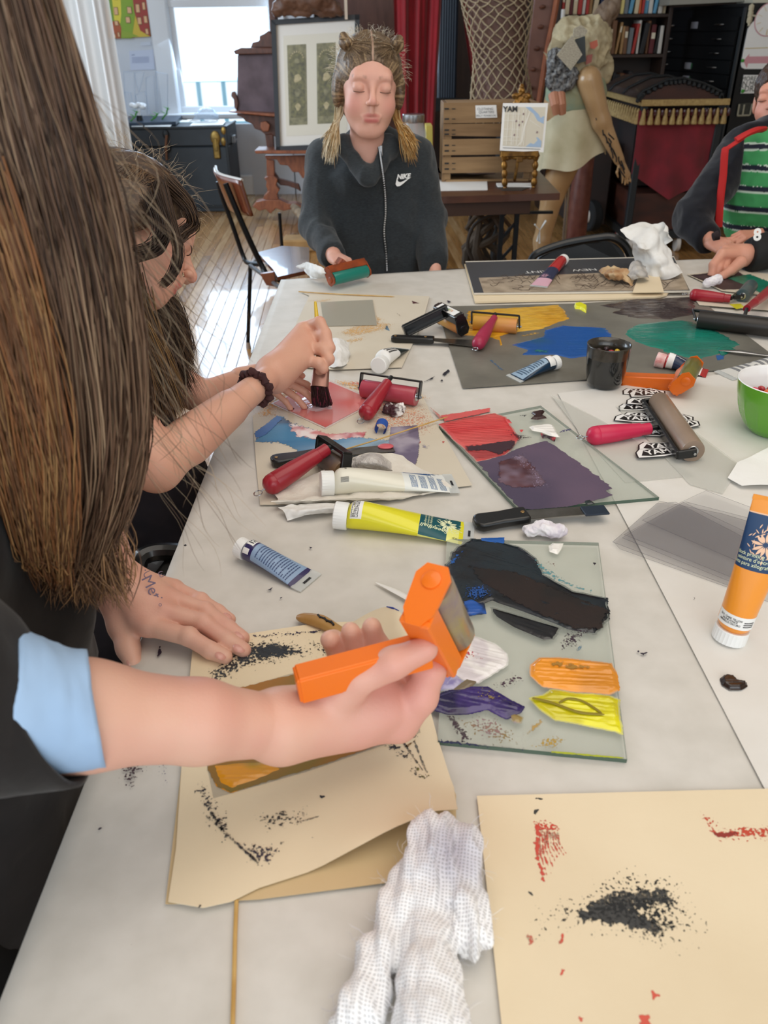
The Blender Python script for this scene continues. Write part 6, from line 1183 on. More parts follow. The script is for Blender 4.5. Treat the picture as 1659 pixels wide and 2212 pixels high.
TL, TR, BL, BR = Y(1087, 223, yb0), Y(1184, 223, yb0), Y(1080, 325, yb1), Y(1174, 329, yb1); mq = lambda u, w, d=0.: (TL*(1-u)+TR*u)*(1-w)+(BL*(1-u)+BR*u)*w+V(0, -d, d*.3)
MP = lambda pts, d, n, m: MB().prism([mq(u, w, d) for u, w in pts], V(0, .0008, 0)).build(n, m, mp, smooth=False)
MB().prism([mq(0, 0), mq(1, 0), mq(1, 1), mq(0, 1)], V(0, .006, 0)).build('board', WHITE, mp, smooth=False)
MP([(.05, .08), (.95, .08), (.95, .90), (.05, .90)], .001, 'map_ground', mat('map_sand', 'd9d2c0', .6)); RIV = mat('map_river', 'a3bcd8', .5); MP([(.50, .08), (.62, .08), (.80, .22), (.86, .30), (.94, .26), (.94, .42), (.80, .36), (.70, .22)], .0018, 'river', RIV); MP([(.58, .90), (.68, .82), (.76, .84), (.84, .76), (.80, .70), (.84, .70), (.93, .78), (.93, .90)], .0018, 'river', RIV)
for k in range(13):
    MP([[(.06, y), (.42, y), (.42, y+.012), (.06, y+.012)] for y in (.22, .36, .54, .70, .78)][k] if k < 5 else [[(x, .14), (x+.015, .14), (x+.015, .88), (x, .88)] for x in (.13, .24, .28, .36, .46, .52)][k-5] if k < 11 else ([(.56, .14), (.62, .18), (.52, .55), (.50, .80), (.40, .90), (.37, .90), (.47, .79), (.49, .5), (.60, .19)] if k == 11 else [(.62, .34), (.90, .50), (.90, .515), (.62, .355)]), .0024, 'street', mat('map_road', 'ebe7dc', .6))
for x_, y_ in ((.46, .20), (.31, .35), (.45, .36), (.38, .43), (.29, .64), (.80, .57)): MP([(x_, y_), (x_+.03, y_+.01), (x_+.02, y_+.05), (x_-.01, y_+.04)], .003, 'map_pin', mat('pin_mauve', '8a6f72', .6))
MP([(.06, .935), (.92, .935), (.92, .948), (.06, .948)], .001, 'fine_print', PEN)
flat_text('map_title', 'YAM', BLACKI, mp, mq(.17, .13, .003), V(1, 0, 0), V(0, .3, 1), .030, off=.0006, bold=.04)
for lab, pts, dz in (('white leaflet lying on the front of the side table', [(943, 388), (1052, 387), (1053, 410), (948, 412)], .002), ('open white booklet on a dark paper under the map easel', [(1072, 395), (1152, 395), (1150, 402), (1075, 402)], .006)):
    MB().slab([P(*p, zs+dz)[:2] for p in pts], zs+.0005, zs+dz).build('leaflet', WHITE, None, label=lab, cat='leaflet', smooth=False)
MB().slab([P(*p, zs+.002)[:2] for p in ((1070, 402), (1150, 402), (1128, 411), (1085, 411))], zs+.0005, zs+.002).build('leaflet', mat('dark_leaflet', '3b3632', .5), None, label='dark leaflet poking out under the white booklet', cat='leaflet', smooth=False)
sheet3('plastic_wrap', [[P(1005, 382, zs+.01), P(1040, 376, zs+.02), P(1070, 384, zs+.01)], [P(1010, 386, zs+.01), P(1040, 386, zs+.015), P(1068, 388, zs+.008)], [P(1020, 390, zs+.004), P(1040, 390, zs+.004), P(1060, 390, zs+.004)]], mat('grey_foil', '6b6560', .3, metal=.4), 'crinkled grey foil scrap in front of the crate', 'foil', .004, 40, 3, n=18)
# jar and yellow book behind the girl's shoulder
jc = V(Y(893, 300, 4.0)[0], 4.0, zs); jr = (Y(921, 300, 4.0)[0]-Y(865, 300, 4.0)[0])/2; jt = Y(893, 246, 4.0)[2]-zs
jar = thing('glass_jar', 'large glass jar with a steel lid behind the girl', 'jar', jc); v, f = lathe_z(jc+V(0, 0, .001), [(jr*.9, 0), (jr, .02), (jr, jt*.72), (jr*.8, jt*.86), (jr*.78, jt*.9)], 28); obj('glass_body', v, f, mat('jar_glass', 'cfd2cc', .08, alpha=.4), jar); MB().lathe(jc+V(0, 0, jt*.88), jc+V(0, 0, jt), [(0, jr*.82), (.1, jr*.84), (.9, jr*.84), (1, jr*.8)], 28).build('lid', STEEL, jar)
MB().lathe(jc+V(0, 0, .01), jc+V(0, 0, jt*.6), [(0, jr*.8), (1, jr*.85)], 20).build('contents', mat('jar_contents', 'b09a92', .7, c2='8c3a44', scale=20), jar)
cut([(921, 272), (934, 272), (936, 385), (923, 385)], 4.12, .14, 'yellow_book', mat('yellow_cover', 'c9b85a', .6), None, label='pale yellow book standing beside the glass jar', cat='book')
# things under the side table
yu = 4.1; DKB = mat('dark_basket', '33271f', .8, c2='4a382a', scale=20, bump=.5)
bs = thing('wood_box', 'low dark wooden box with a red bundle under the side table', 'box', V(Y(1000, 560, yu)[0], yu, 0)); x0, x1 = Y(950, 500, yu)[0], Y(1030, 500, yu)[0]
for z0 in (.06, .17, .28): MB().box(((x0+x1)/2, yu-.15, z0), ((x1-x0)/2, .008, .045), bev=.003).build('slat', mat('box_slat', '4f3a29', .7, c2='3a2a1e', scale=8), bs)
MB().box(((x0+x1)/2, yu, .13), ((x1-x0)/2-.01, .13, .12)).build('box_body', DKB, bs)
blob('red_bundle', [(Y(982, 478, yu), (.13, .09, .09)), (Y(1012, 470, yu), (.06, .06, .06)), (Y(965, 487, yu), (.07, .06, .06))], mat('dull_red_cloth', '6a2a22', .8, c2='4c201b', scale=12), 'dull red bundle in the box under the side table', 'bundle', h=.012, amp=.008, sc=20)
mb = MB(); rr_ = random.Random(8)
for k in range(9):
    a_ = Y(1035+rr_.uniform(-12, 25), 590, yu+.1); a_[2] = .01; pts = [a_+V(rr_.uniform(-.03, .03)*i, rr_.uniform(-.02, .02)*i, i*.11) for i in range(6)]; mb.tube(spline(pts, 12), list(np.linspace(.035, .012, 12)*rr_.uniform(.6, 1.2)), 7)
mb.build('driftwood', mat('driftwood', '3d332a', .85, c2='5a4c3e', scale=14, bump=.5), None, label='gnarled grey driftwood roots standing under the side table', cat='driftwood')
mb = MB().tube(spline([Y(1085, 462, yu), Y(1050, 470, yu), Y(1022, 490, yu), Y(1010, 530, yu), Y(1022, 565, yu)], 20), .009, 8); mb.build('bent_cane', mat('dark_cane', '3a3028', .5), None, label='dark bent cane curving around the driftwood', cat='cane')
# driftwood and box on the floor behind the girl, left
mb = MB()
for k in range(6):
    a_ = P(632+k*5, 470+k*7, .05); mb.tube(spline([a_+V(0, .1, .06), a_+V(.02, 0, .07+.02*rr_.random()), a_+V(.12, -.1, .03)], 10), list(np.linspace(.03, .05, 10)*rr_.uniform(.6, 1)), 8)
mb.build('driftwood', mat('pale_driftwood', '9c8a74', .8, c2='6b5b4a', scale=10, bump=.4), None, label='pale driftwood log on the floor left of the girl', cat='driftwood')
cb = P(640, 532, .04); MB().box(cb+V(.04, .1, 0.0), (.14, .10, .04), bev=.01).build('carton', mat('tan_carton', 'b08a58', .7, c2='8f6d42', scale=8), None, label='low tan carton on the floor behind the wooden chair', cat='carton')
# --- turned red post, dark cart with wheels
zf = lambda x_, y_: P(x_, y_, 0)
pb = V(Y(1250, 400, 4.95)[0], 4.95, 0); MB().lathe(pb+V(0, 0, .001), pb+V(0.03, 0, 1.0), [(0, .11), (.05, .11), (.06, .08), (.10, .075), (.12, .095), (.15, .095), (.17, .06), (.2, .055), (.24, .068), (.5, .06), (.72, .05), (.74, .064), (.77, .064), (.78, .05), (1, .055)], 22).build('turned_post', mat('red_brown_turned', '54281f', .45, c2='6f4236', scale=18, bump=.15), None, label='dark red turned wooden post behind the mannequin leg', cat='post')
CHD = mat('chest_dark', '1d1512', .6, c2='2b1b16', scale=6, bump=.2); CHR = mat('chest_red_brown', '4a2417', .5, c2='2c150e', scale=5, stretch=(1, 1, 3), bump=.15)
y1 = 5.6; y2 = 6.6; ch = thing('puppet_cart', 'dark domed wooden cart with gold fringe and red velvet cloth', 'cart', V(Y(1470, 400, y1)[0], (y1+y2)/2, 0))
xl, xr = Y(1378, 300, y1)[0], Y(1556, 300, y1)[0]; ze = Y(1470, 225, y1)[2]; xm = (xl+xr)/2
mb = MB(); ridge = [(Y(1378, 213, y1)[0], Y(1378, 213, y1)[2]), (Y(1390, 200, y1)[0], Y(1390, 200, y1)[2]), (Y(1440, 176, y1)[0], Y(1440, 176, y1)[2]), (Y(1478, 172, y1)[0], Y(1478, 172, y1)[2]), (Y(1520, 184, y1)[0], Y(1520, 184, y1)[2]), (Y(1558, 202, y1)[0], Y(1558, 202, y1)[2]), (Y(1558, 215, y1)[0], Y(1558, 215, y1)[2])]
MB().prism([V(x, y1+.02, z) for x, z in ridge], V(0, y2-y1-.04, 0)).build('domed_lid', mat('lid_leather', '3a2a22', .5, c2='2a1d18', scale=5, bump=.25, coat=.15), ch, smooth=False)
MB().prism([V(x*.97+xm*.03, y1+.004, z-.02) for x, z in ridge], V(0, .02, 0)).build('lid_end', CHR, ch, smooth=False)
for yy_ in (y1+.015, y1+.36, y1+.72): MB().tube([V(x, yy_, z+.006) for x, z in ridge], .018, 8, flat=.6).build('lid_band', TEDGE, ch)
mb = MB()
for i in range(len(ridge)-1):
    for k in range(4): t = k/4; mb.ball(V(ridge[i][0]*(1-t)+ridge[i+1][0]*t, y1-.005, ridge[i][1]*(1-t)+ridge[i+1][1]*t-.01), .016, 6)
mb.build('lid_beading', TEDGE, ch)
for x_ in (xl+.02, xr-.02):
    for yy_ in (y1+.03, y2-.03): MB().box((x_, yy_, ze/2+.05), (.022, .022, ze/2-.04), bev=.004).build('corner_post', TEDGE, ch)
zb = Y(1470, 420, y1)[2]; MB().box((xm, (y1+y2)/2, (.10+zb)/2), ((xr-xl)/2-.03, (y2-y1)/2-.05, (zb-.10)/2)).build('lower_box', CHR, ch, smooth=False); MB().box((xm, (y1+y2)/2+.1, (zb+ze)/2), ((xr-xl)/2-.05, (y2-y1)/2-.15, (ze-zb)/2-.02)).build('inner_body', CHD, ch, smooth=False); MB().box((xm, (y1+y2)/2, .12), ((xr-xl)/2, (y2-y1)/2, .025)).build('base_board', TEDGE, ch, smooth=False)
FRG = mat('gold_fringe', 'b39a64', .6, c2='94794a', scale=60, bump=.2); zb0, zb1 = Y(1470, 214, y1)[2], Y(1470, 228, y1)[2]
MB().box((xm, y1-.012, (zb0+zb1)/2), ((xr-xl)/2+.012, .006, (zb0-zb1)/2), bev=.002).box((xl-.006, (y1+y2)/2, (zb0+zb1)/2), (.006, (y2-y1)/2, (zb0-zb1)/2), bev=.002).build('fringe_band', FRG, ch)
BEAD = mat('dark_red_bead', '3c0a12', .12, coat=.8)
for k in range(12+16):
    p = V(xl+.01+(xr-xl-.02)*k/11, y1-.016, zb1) if k < 12 else V(xl-.012, y1+.03+(k-12)*.06, zb1)
    MB().lathe(p+V(0, 0, -.015), p+V(0, 0, -.105), [(0, .005), (.2, .012), (.3, .010), (.9, .021), (1, .019)], 10).build('tassel', FRG, ch)
    if k < 12: MB().ball(p+V((xr-xl)/22*.98, 0, -.04), (.014, .014, .026), 8).build('bead', BEAD, ch)
VEL = mat('red_velvet', '7c0f20', .8, c2='630a18', scale=8, sheen=.5); out = [(1384, 240), (1556, 238), (1556, 310), (1556, 375), (1500, 410), (1446, 433), (1400, 400), (1368, 378), (1378, 310)]
pl = [(Y(*p, y1-.03)[0], Y(*p, y1-.03)[2]) for p in out]; 
def vel(u, w):
    top = np.interp(u, [0, 1], [pl[0][0], pl[1][0]]); bx = np.interp(u, [0, .2, .42, .7, 1], [pl[7][0], pl[6][0], pl[5][0], pl[4][0], pl[3][0]]); bz = np.interp(u, [0, .2, .42, .7, 1], [pl[7][1], pl[6][1], pl[5][1], pl[4][1], pl[3][1]]); z0 = pl[0][1]
    return np.stack([top*(1-w)+bx*w, y1+.012-.012*w*np.sin(u*19)-.008*np.sin(u*9+w*4), z0*(1-w)+bz*w], -1)
v, F, _, _ = grid(vel, 60, 30); obj('velvet_cloth', v, F, VEL, ch)
for x_, yy_ in ((xl+.05, y1+.04), (xr-.15, y1+.04)): MB().lathe(V(x_-.012, yy_, .05), V(x_+.012, yy_, .05), [(0, .05), (1, .05)], 18).build('caster', mat('caster_white', 'c9c2ba', .5), ch)
yk2 = 6.0; bc2 = thing('black_cart', 'black hand cart with red-hubbed wheels beside the mannequin', 'cart', V(Y(1290, 400, yk2)[0], yk2+.3, 0)); MB().box((Y(1280, 400, yk2)[0], yk2+.35, .38), (.13, .33, .28), bev=.01).build('body', CHD, bc2)
for p_, r_ in (((1268, 467), .105), ((1330, 516), .06)):
    c = Y(*p_, yk2-.05); c[2] = max(c[2], r_); MB().lathe(c+V(.0, 0, 0), c+V(.07, .02, 0), [(0, r_*.9), (.15, r_), (.85, r_), (1, r_*.9)], 24).build('wheel', mat('tyre_black', '0e0e0f', .8), bc2); MB().lathe(c+V(-.004, 0, 0), c+V(.01, 0, 0), [(0, r_*.42), (1, r_*.45)], 18).build('hub', mat('hub_white', 'b9b1a9', .5), bc2); MB().lathe(c+V(-.008, 0, 0), c+V(.004, 0, 0), [(0, r_*.14), (1, r_*.16)], 12).build('hub_cap', mat('hub_red', '8a2a22', .5), bc2)
# --- bookcase and books
yb_ = 7.1; BKW = mat('bookcase_wood', '35241b', .5, c2='281a13', scale=6, stretch=(.5, 3, 4), bump=.1); x0, x1 = Y(1205, 60, yb_)[0], Y(1445, 60, yb_)[0]
bk = thing('bookcase', 'tall dark wooden bookcase between the mannequin and the flat file', 'bookcase', V((x0+x1)/2, yb_+.15, 0)); zs_ = [Y(1300, y_, yb_)[2] for y_ in (31, 118, 205)]
for z0 in zs_+[zs_[0]+.42, .05, .35]: MB().box(((x0+x1)/2, yb_+.15, z0-.012), ((x1-x0)/2, .15, .012), bev=.003).build('shelf', BKW, bk)
for x_ in (x0, x1): MB().box((x_, yb_+.15, 1.0), (.014, .155, 1.0), bev=.003).build('side_panel', BKW, bk)
MB().box(((x0+x1)/2, yb_+.305, 1.0), ((x1-x0)/2, .006, 1.0)).build('back_panel', BKW, bk); MB().box((x0+(x1-x0)*.17, yb_+.15, (zs_[0]+zs_[1])/2), (.010, .14, (zs_[0]-zs_[1])/2-.02)).build('divider', BKW, bk)
ordn = 'first second third fourth fifth sixth seventh eighth ninth tenth eleventh twelfth thirteenth fourteenth fifteenth sixteenth seventeenth eighteenth nineteenth twentieth twenty-first twenty-second twenty-third twenty-fourth twenty-fifth twenty-sixth twenty-seventh twenty-eighth twenty-ninth thirtieth'.split()
BC = dict(red='a8322c', cream='c9b99a', maroon='5c2226', blue='27406e', teal='1f6a70', green='2c5a44', pale_yellow='cfc07a', grey='6d747a', orange='c05a2a', light_blue='5a94b4', white='c6c2ba', black='1e1d1f', brown='6d4a30', tan='a07c50', navy='1d2848')
def shelf(z0, spec, hmax, lab, grp, seed, x_start):
    rr = random.Random(seed); x = x_start
    for k, cname in enumerate(spec):
        if cname == '-': x += .03; continue
        w_ = rr.uniform(.018, .036); h_ = hmax*rr.uniform(.72, 1.0); tilt = rr.uniform(-.03, .03) if rr.random() < .75 else .12
        if x+w_ > x1-.02: break
        b_ = MB().box((0, 0, h_/2), (w_/2-.001, .09, h_/2), bev=.003); bm_ = mat('book_'+cname, BC[cname], .55)
        cc_ = V(x+w_/2, yb_+.10+rr.uniform(-.015, .015), z0+.001); R = eul(0, tilt, 0)
        vv_ = np.concatenate(b_.v)@R.T; vv_[:, 2] -= vv_[:, 2].min(); bk_ = obj('book', vv_+cc_, b_.f, bm_, None, label='%s book, %s from the left on the %s shelf of the bookcase' % (cname.replace('_', ' '), ordn[k], lab), cat='book', group=grp, smooth='auto')
        if rr.random() < .4: v_ = MB().box((0, -.091, h_*rr.uniform(.5, .8)), (w_/2-.004, .0008, .02)); q_ = np.concatenate(v_.v)@R.T; obj('spine_label', q_+cc_, v_.f, mat('spine_cream', 'd8cfb8', .6), bk_, smooth=False)
        x += w_+.002+(abs(math.sin(tilt))*h_*.6 if abs(tilt) > .05 else 0)
shelf(zs_[0], 'red cream maroon cream red white red tan cream navy blue teal teal blue pale_yellow grey light_blue cream orange red light_blue white light_blue white cream green black black'.split(), (zs_[0]-zs_[1])*.86, 'upper', 'books on the upper shelf', 3, x0+.02)
shelf(zs_[1], 'brown maroon black grey light_blue white white grey navy maroon brown cream brown tan tan brown grey red white black brown maroon black white'.split(), (zs_[0]-zs_[1])*.86, 'middle', 'books on the middle shelf', 5, x0+.02)
shelf(zs_[2], '- - - - - - - - blue blue white white grey black black brown red black'.split(), (zs_[1]-zs_[2])*.7, 'lower', 'books on the lower shelf', 9, x0+.05)
MB().lathe(Y(1212, 88, yb_-.04), Y(1217, 20, yb_-.04), [(0, .016), (1, .016)], 12).build('white_tube', WHITE, None, label='white paper tube standing left of the bookcase', cat='tube')
# --- flat file
yq = 6.6; FFM = mat('file_black', '1b1d1f', .35, c2='141516', scale=3, metal=.2); dv = nrm(V(-.156, 1, 0)); nv_ = V(dv[1]*-1, dv[0], 0); nv_ = V(-dv[1], dv[0], 0)
cn = Y(1612, 14, yq); zt2 = cn[2]; wd = 1.27; o0 = V(cn[0], cn[1], 0); ff = thing('flat_file', 'black steel flat file with chrome-handled drawers at the right', 'flat file', o0+V(.4, .6, 0))
A_ = o0; B_ = o0+dv*wd; C_ = B_+V(1.0, .15, 0); D_ = o0+V(1.0, .15*0, 0)
MB().slab([A_+V(.012, 0, 0), B_+V(.012, 0, 0), C_, D_], 0, zt2).build('cabinet_body', FFM, ff, smooth=False); MB().slab([A_-V(.01, .01, 0), B_+V(-.01, .01, 0), C_, D_-V(0, .01, 0)], zt2, zt2+.02).build('top_panel', FFM, ff, smooth=False)
MB().slab([A_, A_+dv*.03, A_+dv*.03+V(.03, 0, 0), A_+V(.03, 0, 0)], 0, zt2).build('corner_strip', mat('file_edge', '3c3f41', .4, metal=.3), ff, smooth=False)
LBH = mat('label_holder', 'a9a6ac', .4); dh = .092
for k in range(12):
    z0 = zt2-.06-k*dh; a_ = A_+dv*.05; b_ = B_-dv*.03
    dr = MB().slab([a_, b_, b_+nv_*.014, a_+nv_*.014], z0-dh+.008, z0).build('drawer', FFM, ff, smooth=False)
    for f_ in (.20, .84):
        h0 = a_+(b_-a_)*f_+V(0, 0, z0-dh*.5)+nv_*.016; MB().tube(spline([h0-dv*.06, h0-dv*.04+nv_*.018, h0+nv_*.022, h0+dv*.04+nv_*.018, h0+dv*.06], 10), .008, 8, flat=.7).build('handle', STEEL, dr)
    if k in (0, 3, 4): c = a_+(b_-a_)*.52+V(0, 0, z0-dh*.5)+nv_*.017; MB().box(c, (.05, .002, .022), np.stack([dv, nv_, V(0, 0, 1)], 1)).build('label_holder', LBH, dr)
    if k in (3, 4): MB().box(a_+(b_-a_)*.47+V(0, 0, z0-dh*.5)+nv_*.018, (.006, .002, .018), np.stack([dv, nv_, V(0, 0, 1)], 1)).build('green_dot', mat('green_tab', '2f6a3c', .5), dr)
cut([(1448, -8), (1615, -18), (1622, 3), (1446, 11)], yq+.25, .5, 'paper_box', mat('box_grey', '8f8c82', .7), None, label='flat grey-white box on top of the flat file', cat='box')
cut([(1625, -20), (1720, -22), (1720, 7), (1627, 7)], yq+.1, .3, 'paper_box', mat('box_cream', 'd9d2bc', .7), None, label='cream box on the flat file above the arrow sign', cat='box')
ys = yq-.012; sg = thing('arrow_sign', 'white rounded sign with a pink arrow on the flat file end', 'sign', Y(1640, 150, ys))
cut([(1640, 35), (1720, 30), (1720, 149), (1609, 149), (1603, 146), (1601, 140), (1608, 100), (1616, 62), (1622, 52)], ys, .008, 'sign_board', WHITE, sg)
cr_ = Y(1662, 42, ys-.003); MB().lathe(cr_+V(0, .001, 0), cr_+V(0, -.001, 0), [(0, .105), (1, .105)], 32).build('round_badge', mat('badge_pink_rim', 'd0a0a4', .6), sg); MB().lathe(cr_+V(0, -.001, 0), cr_+V(0, -.003, 0), [(0, .098), (1, .098)], 32).build('round_badge_face', WHITE, sg)
mb = MB()
for k in range(10): a = k*.628+.3; mb.bar(cr_+V(.06*math.cos(a), -.004, .06*math.sin(a)), cr_+V(.095*math.cos(a), -.004, .095*math.sin(a)), .004, .001)
mb.build('badge_rays', mat('ray_yellow', 'd0ae5a', .6), sg, smooth=False); cut([(1606, 131), (1619, 116), (1618, 122), (1700, 121), (1700, 136), (1616, 137), (1613, 147)], ys-.002, .001, 'pink_arrow', mat('arrow_pink', 'd69aa2', .6), sg); cut([(1609, 104), (1700, 101), (1700, 102.5), (1609, 105.5)], ys-.002, .001, 'yellow_line', mat('line_ochre', 'c9ae5c', .6), sg)
MB().ball(Y(1604.5, 131, ys-.006), (.012, .003, .012), 10).build('green_magnet', mat('magnet_green', '3f9a34', .5), sg)
nt2 = thing('tape_note', 'white handwritten note about tape below the arrow sign', 'note', Y(1625, 200, ys)); cut([(1607, 162), (1660, 162), (1658, 201), (1600, 202)], ys, .004, 'paper', WHITE, nt2)
MK = mat('marker_dark', '3a3f3a', .7)
for k, tx in enumerate(('MORE TAPE', 'IN MIDDLE', '↑DRAWER')): flat_text('handwriting', tx, MK, nt2, Y(1633, 170+k*11, ys-.002), V(1, 0, 0), V(0, 0, 1), .040+.006*k)
MB().ball(Y(1604.5, 197, ys-.006), (.013, .003, .013), 10).build('green_magnet', MATS['magnet_green'], nt2)
ph = thing('photo_magnet', 'small dark picture in a pale metal holder under the note', 'picture', Y(1608, 240, ys)); cut([(1597, 224), (1622, 222), (1620, 248), (1594, 250)], ys, .006, 'picture', mat('picture_dark', '4a4a42', .6, c2='2b2c28', scale=30), ph)
mb = MB()
for a_, b_ in (((1597, 225), (1593, 250)), ((1593, 250), (1619, 249)), ((1625, 224), (1620, 248)), ((1608, 226), (1604, 248))): mb.tube([Y(*a_, ys-.006), Y(*b_, ys-.006)], .006, 6)
mb.build('wire_holder', mat('holder_pale', 'b3b09c', .5), ph); mb = MB()
for p_ in ((1623, 17), (1621, 30), (1619, 43)): mb.ball(Y(*p_, ys), (.022, .008, .028), 7)
mb.tube([Y(1623, 17, ys), Y(1619, 48, ys), Y(1617, 56, ys)], .008, 6).tube([Y(1621, 33, ys), Y(1636, 35, ys)], .006, 6); mb.build('paper_doll', mat('doll_cream', 'c8bfa4', .7), None, label='tiny cream paper doll ornament left of the round badge', cat='ornament')
# --- chairs
PLY = mat('chair_plywood', '6e3a26', .22, c2='53291a', scale=9, stretch=(4, 1, 1), coat=.5)
wc = thing('wooden_chair', 'brown plywood chair with bent black steel frame, left of the girl', 'chair', P(575, 640, 0)); zc = .455
sq = [P(556, 547, zc), P(610, 533, zc), P(668, 536, zc), P(668, 585, zc), P(600, 600, zc), P(590, 583, zc)]
MB().slab(sq, zc-.012, zc+.004).build('seat', PLY, wc)
ybk = sq[0][1]+.02; tp1, tp2 = Y(466, 360, ybk+.12), Y(523, 389, ybk-.24); bm1, bm2 = Y(500, 440, ybk+.12), Y(548, 466, ybk-.24)
v, F, _, _ = grid(lambda u, w: (tp1*(1-w)[..., None]+bm1*w[..., None])*(1-u)[..., None]+(tp2*(1-w)[..., None]+bm2*w[..., None])*u[..., None]+np.stack([-.035*np.sin(u*math.pi), -.02*np.sin(u*math.pi), 0*u], -1), 14, 8)
o = obj('backrest', v, F, PLY, wc); sm = o.modifiers.new('s', 'SOLIDIFY'); sm.thickness = .012; o2 = MB().tube(list(spline([tp1, (tp1+tp2)/2+V(-.035, -.02, 0), tp2], 12)), .0065, 8).build('backrest_edge', mat('worn_edge', 'b9b4ae', .25), wc)
lf = P(537, 752, 0); y_l = lf[1]
MB().tube(list(spline([Y(471, 392, ybk+.1), Y(480, 425, ybk+.1), Y(500, 480, ybk+.1), Y(525, 552, ybk+.1), Y(536, 568, ybk+.05), Y(560, 571, ybk)], 30)), .0105, 10).build('back_tube', LEGM, wc)
MB().tube(list(spline([Y(487, 396, ybk-.2), Y(505, 440, ybk-.2), Y(535, 510, ybk-.2), Y(566, 575, ybk-.2), Y(580, 597, ybk-.25), Y(605, 605, ybk-.35)], 30)), .0125, 10).build('back_tube', LEGM, wc)
MB().tube([Y(541, 572, y_l), lf+V(0, 0, .03)], .0095, 10).build('leg', LEGM, wc); MB().lathe(lf, lf+V(0, 0, .03), [(0, .013), (1, .011)], 12).build('foot_cap', mat('cap_beige', '9c8a7c', .5), wc)
MB().tube([Y(542, 575, y_l), Y(570, 595, y_l-.25), Y(605, 622, y_l-.5)], .009, 8).tube([Y(541, 575, y_l), Y(556, 560, y_l+.25)], .009, 8).build('seat_rail', mat('steel_grey', '6e7074', .35, metal=.6), wc)
for q_ in ((660, 700, .2), (605, 560, -.0)): c = P(q_[0], 660, 0)+V(q_[2], .3, 0); MB().tube([c, V(c[0], c[1], zc-.01)], .0095, 8).build('leg', LEGM, wc)
MB().prism([Y(562, 592, y_l-.4), Y(590, 588, y_l-.4), Y(598, 620, y_l-.4), Y(575, 616, y_l-.4)], V(0, .02, 0)).build('seat_bracket', OAKO, wc, smooth=False)
# black folding chair behind the table
def rrect(pts, n=40): return spline(pts, n)
yj = 2.72; fc = thing('folding_chair', 'black metal folding chair tucked behind the far table edge', 'chair', V(Y(1250, 560, yj)[0], yj+.05, 0))
arc = [Y(1142, 590, yj), Y(1148, 562, yj), Y(1165, 545, yj), Y(1220, 526, yj+.01), Y(1290, 514, yj+.01), Y(1325, 513, yj), Y(1350, 530, yj), Y(1365, 562, yj), Y(1372, 600, yj)]
base_l, base_r = V(Y(1142, 590, yj)[0]-.02, yj-.12, .45), V(Y(1372, 600, yj)[0]+.02, yj-.12, .45)
MB().tube(list(spline([base_l]+arc+[base_r], 60)), .013, 10).build('frame_tube', BPLAST, fc)
inn = [p+(V(np.mean([a_[0] for a_ in arc]), yj, arc[0][2]-.05)-p)*.09 for p in arc]; MB().prism(list(spline(inn, 30))+[Y(1360, 640, yj), Y(1152, 640, yj)], V(0, .012, 0)).build('back_panel', mat('black_vinyl', '17191b', .35), fc, smooth=False)
MB().box(V(Y(1250, 560, yj)[0], yj-.25, .44), (.19, .19, .012), bev=.01).build('seat', BPLAST, fc)
for x_, yy_, x2, y2_ in ((-.2, -.12, -.2, -.45), (.2, -.12, .2, -.45), (-.2, -.38, -.2, .02), (.2, -.38, .2, .02)): c = V(Y(1250, 560, yj)[0], yj, 0); MB().tube([c+V(x_, yy_, .43), c+V(x2, y2_, .0)], .011, 8).build('leg', BPLAST, fc)
# black chair at the near left
cs3 = thing('folding_chair', 'black padded chair back tucked under the near left table edge', 'chair', V(-.33, .9, 0)); tN = 1.04
arcn = [D(298, 1290, tN), D(300, 1215, tN), D(318, 1170, tN), D(352, 1155, tN), D(390, 1165, tN), D(410, 1190, tN), D(415, 1290, tN)]
for p in arcn: p[2] = min(p[2], .735)
MB().tube(list(spline(arcn, 30)), .012, 10).build('frame_tube', BPLAST, cs3); MB().prism([p+V(0, .002, -.006) for p in spline(arcn, 24)], V(0, .015, -.003)).build('back_pad', mat('black_vinyl2', '151717', .3, coat=.2), cs3, smooth=False)
MB().box((-.37, .90, .44), (.12, .06, .02), bev=.015).build('seat', MATS['black_vinyl2'], cs3)
for x_ in (-.47, -.28):
    for y_ in (.86, .94): MB().tube([V(x_, y_, 0), V(x_, y_, .43)], .011, 8).build('leg', BPLAST, cs3)
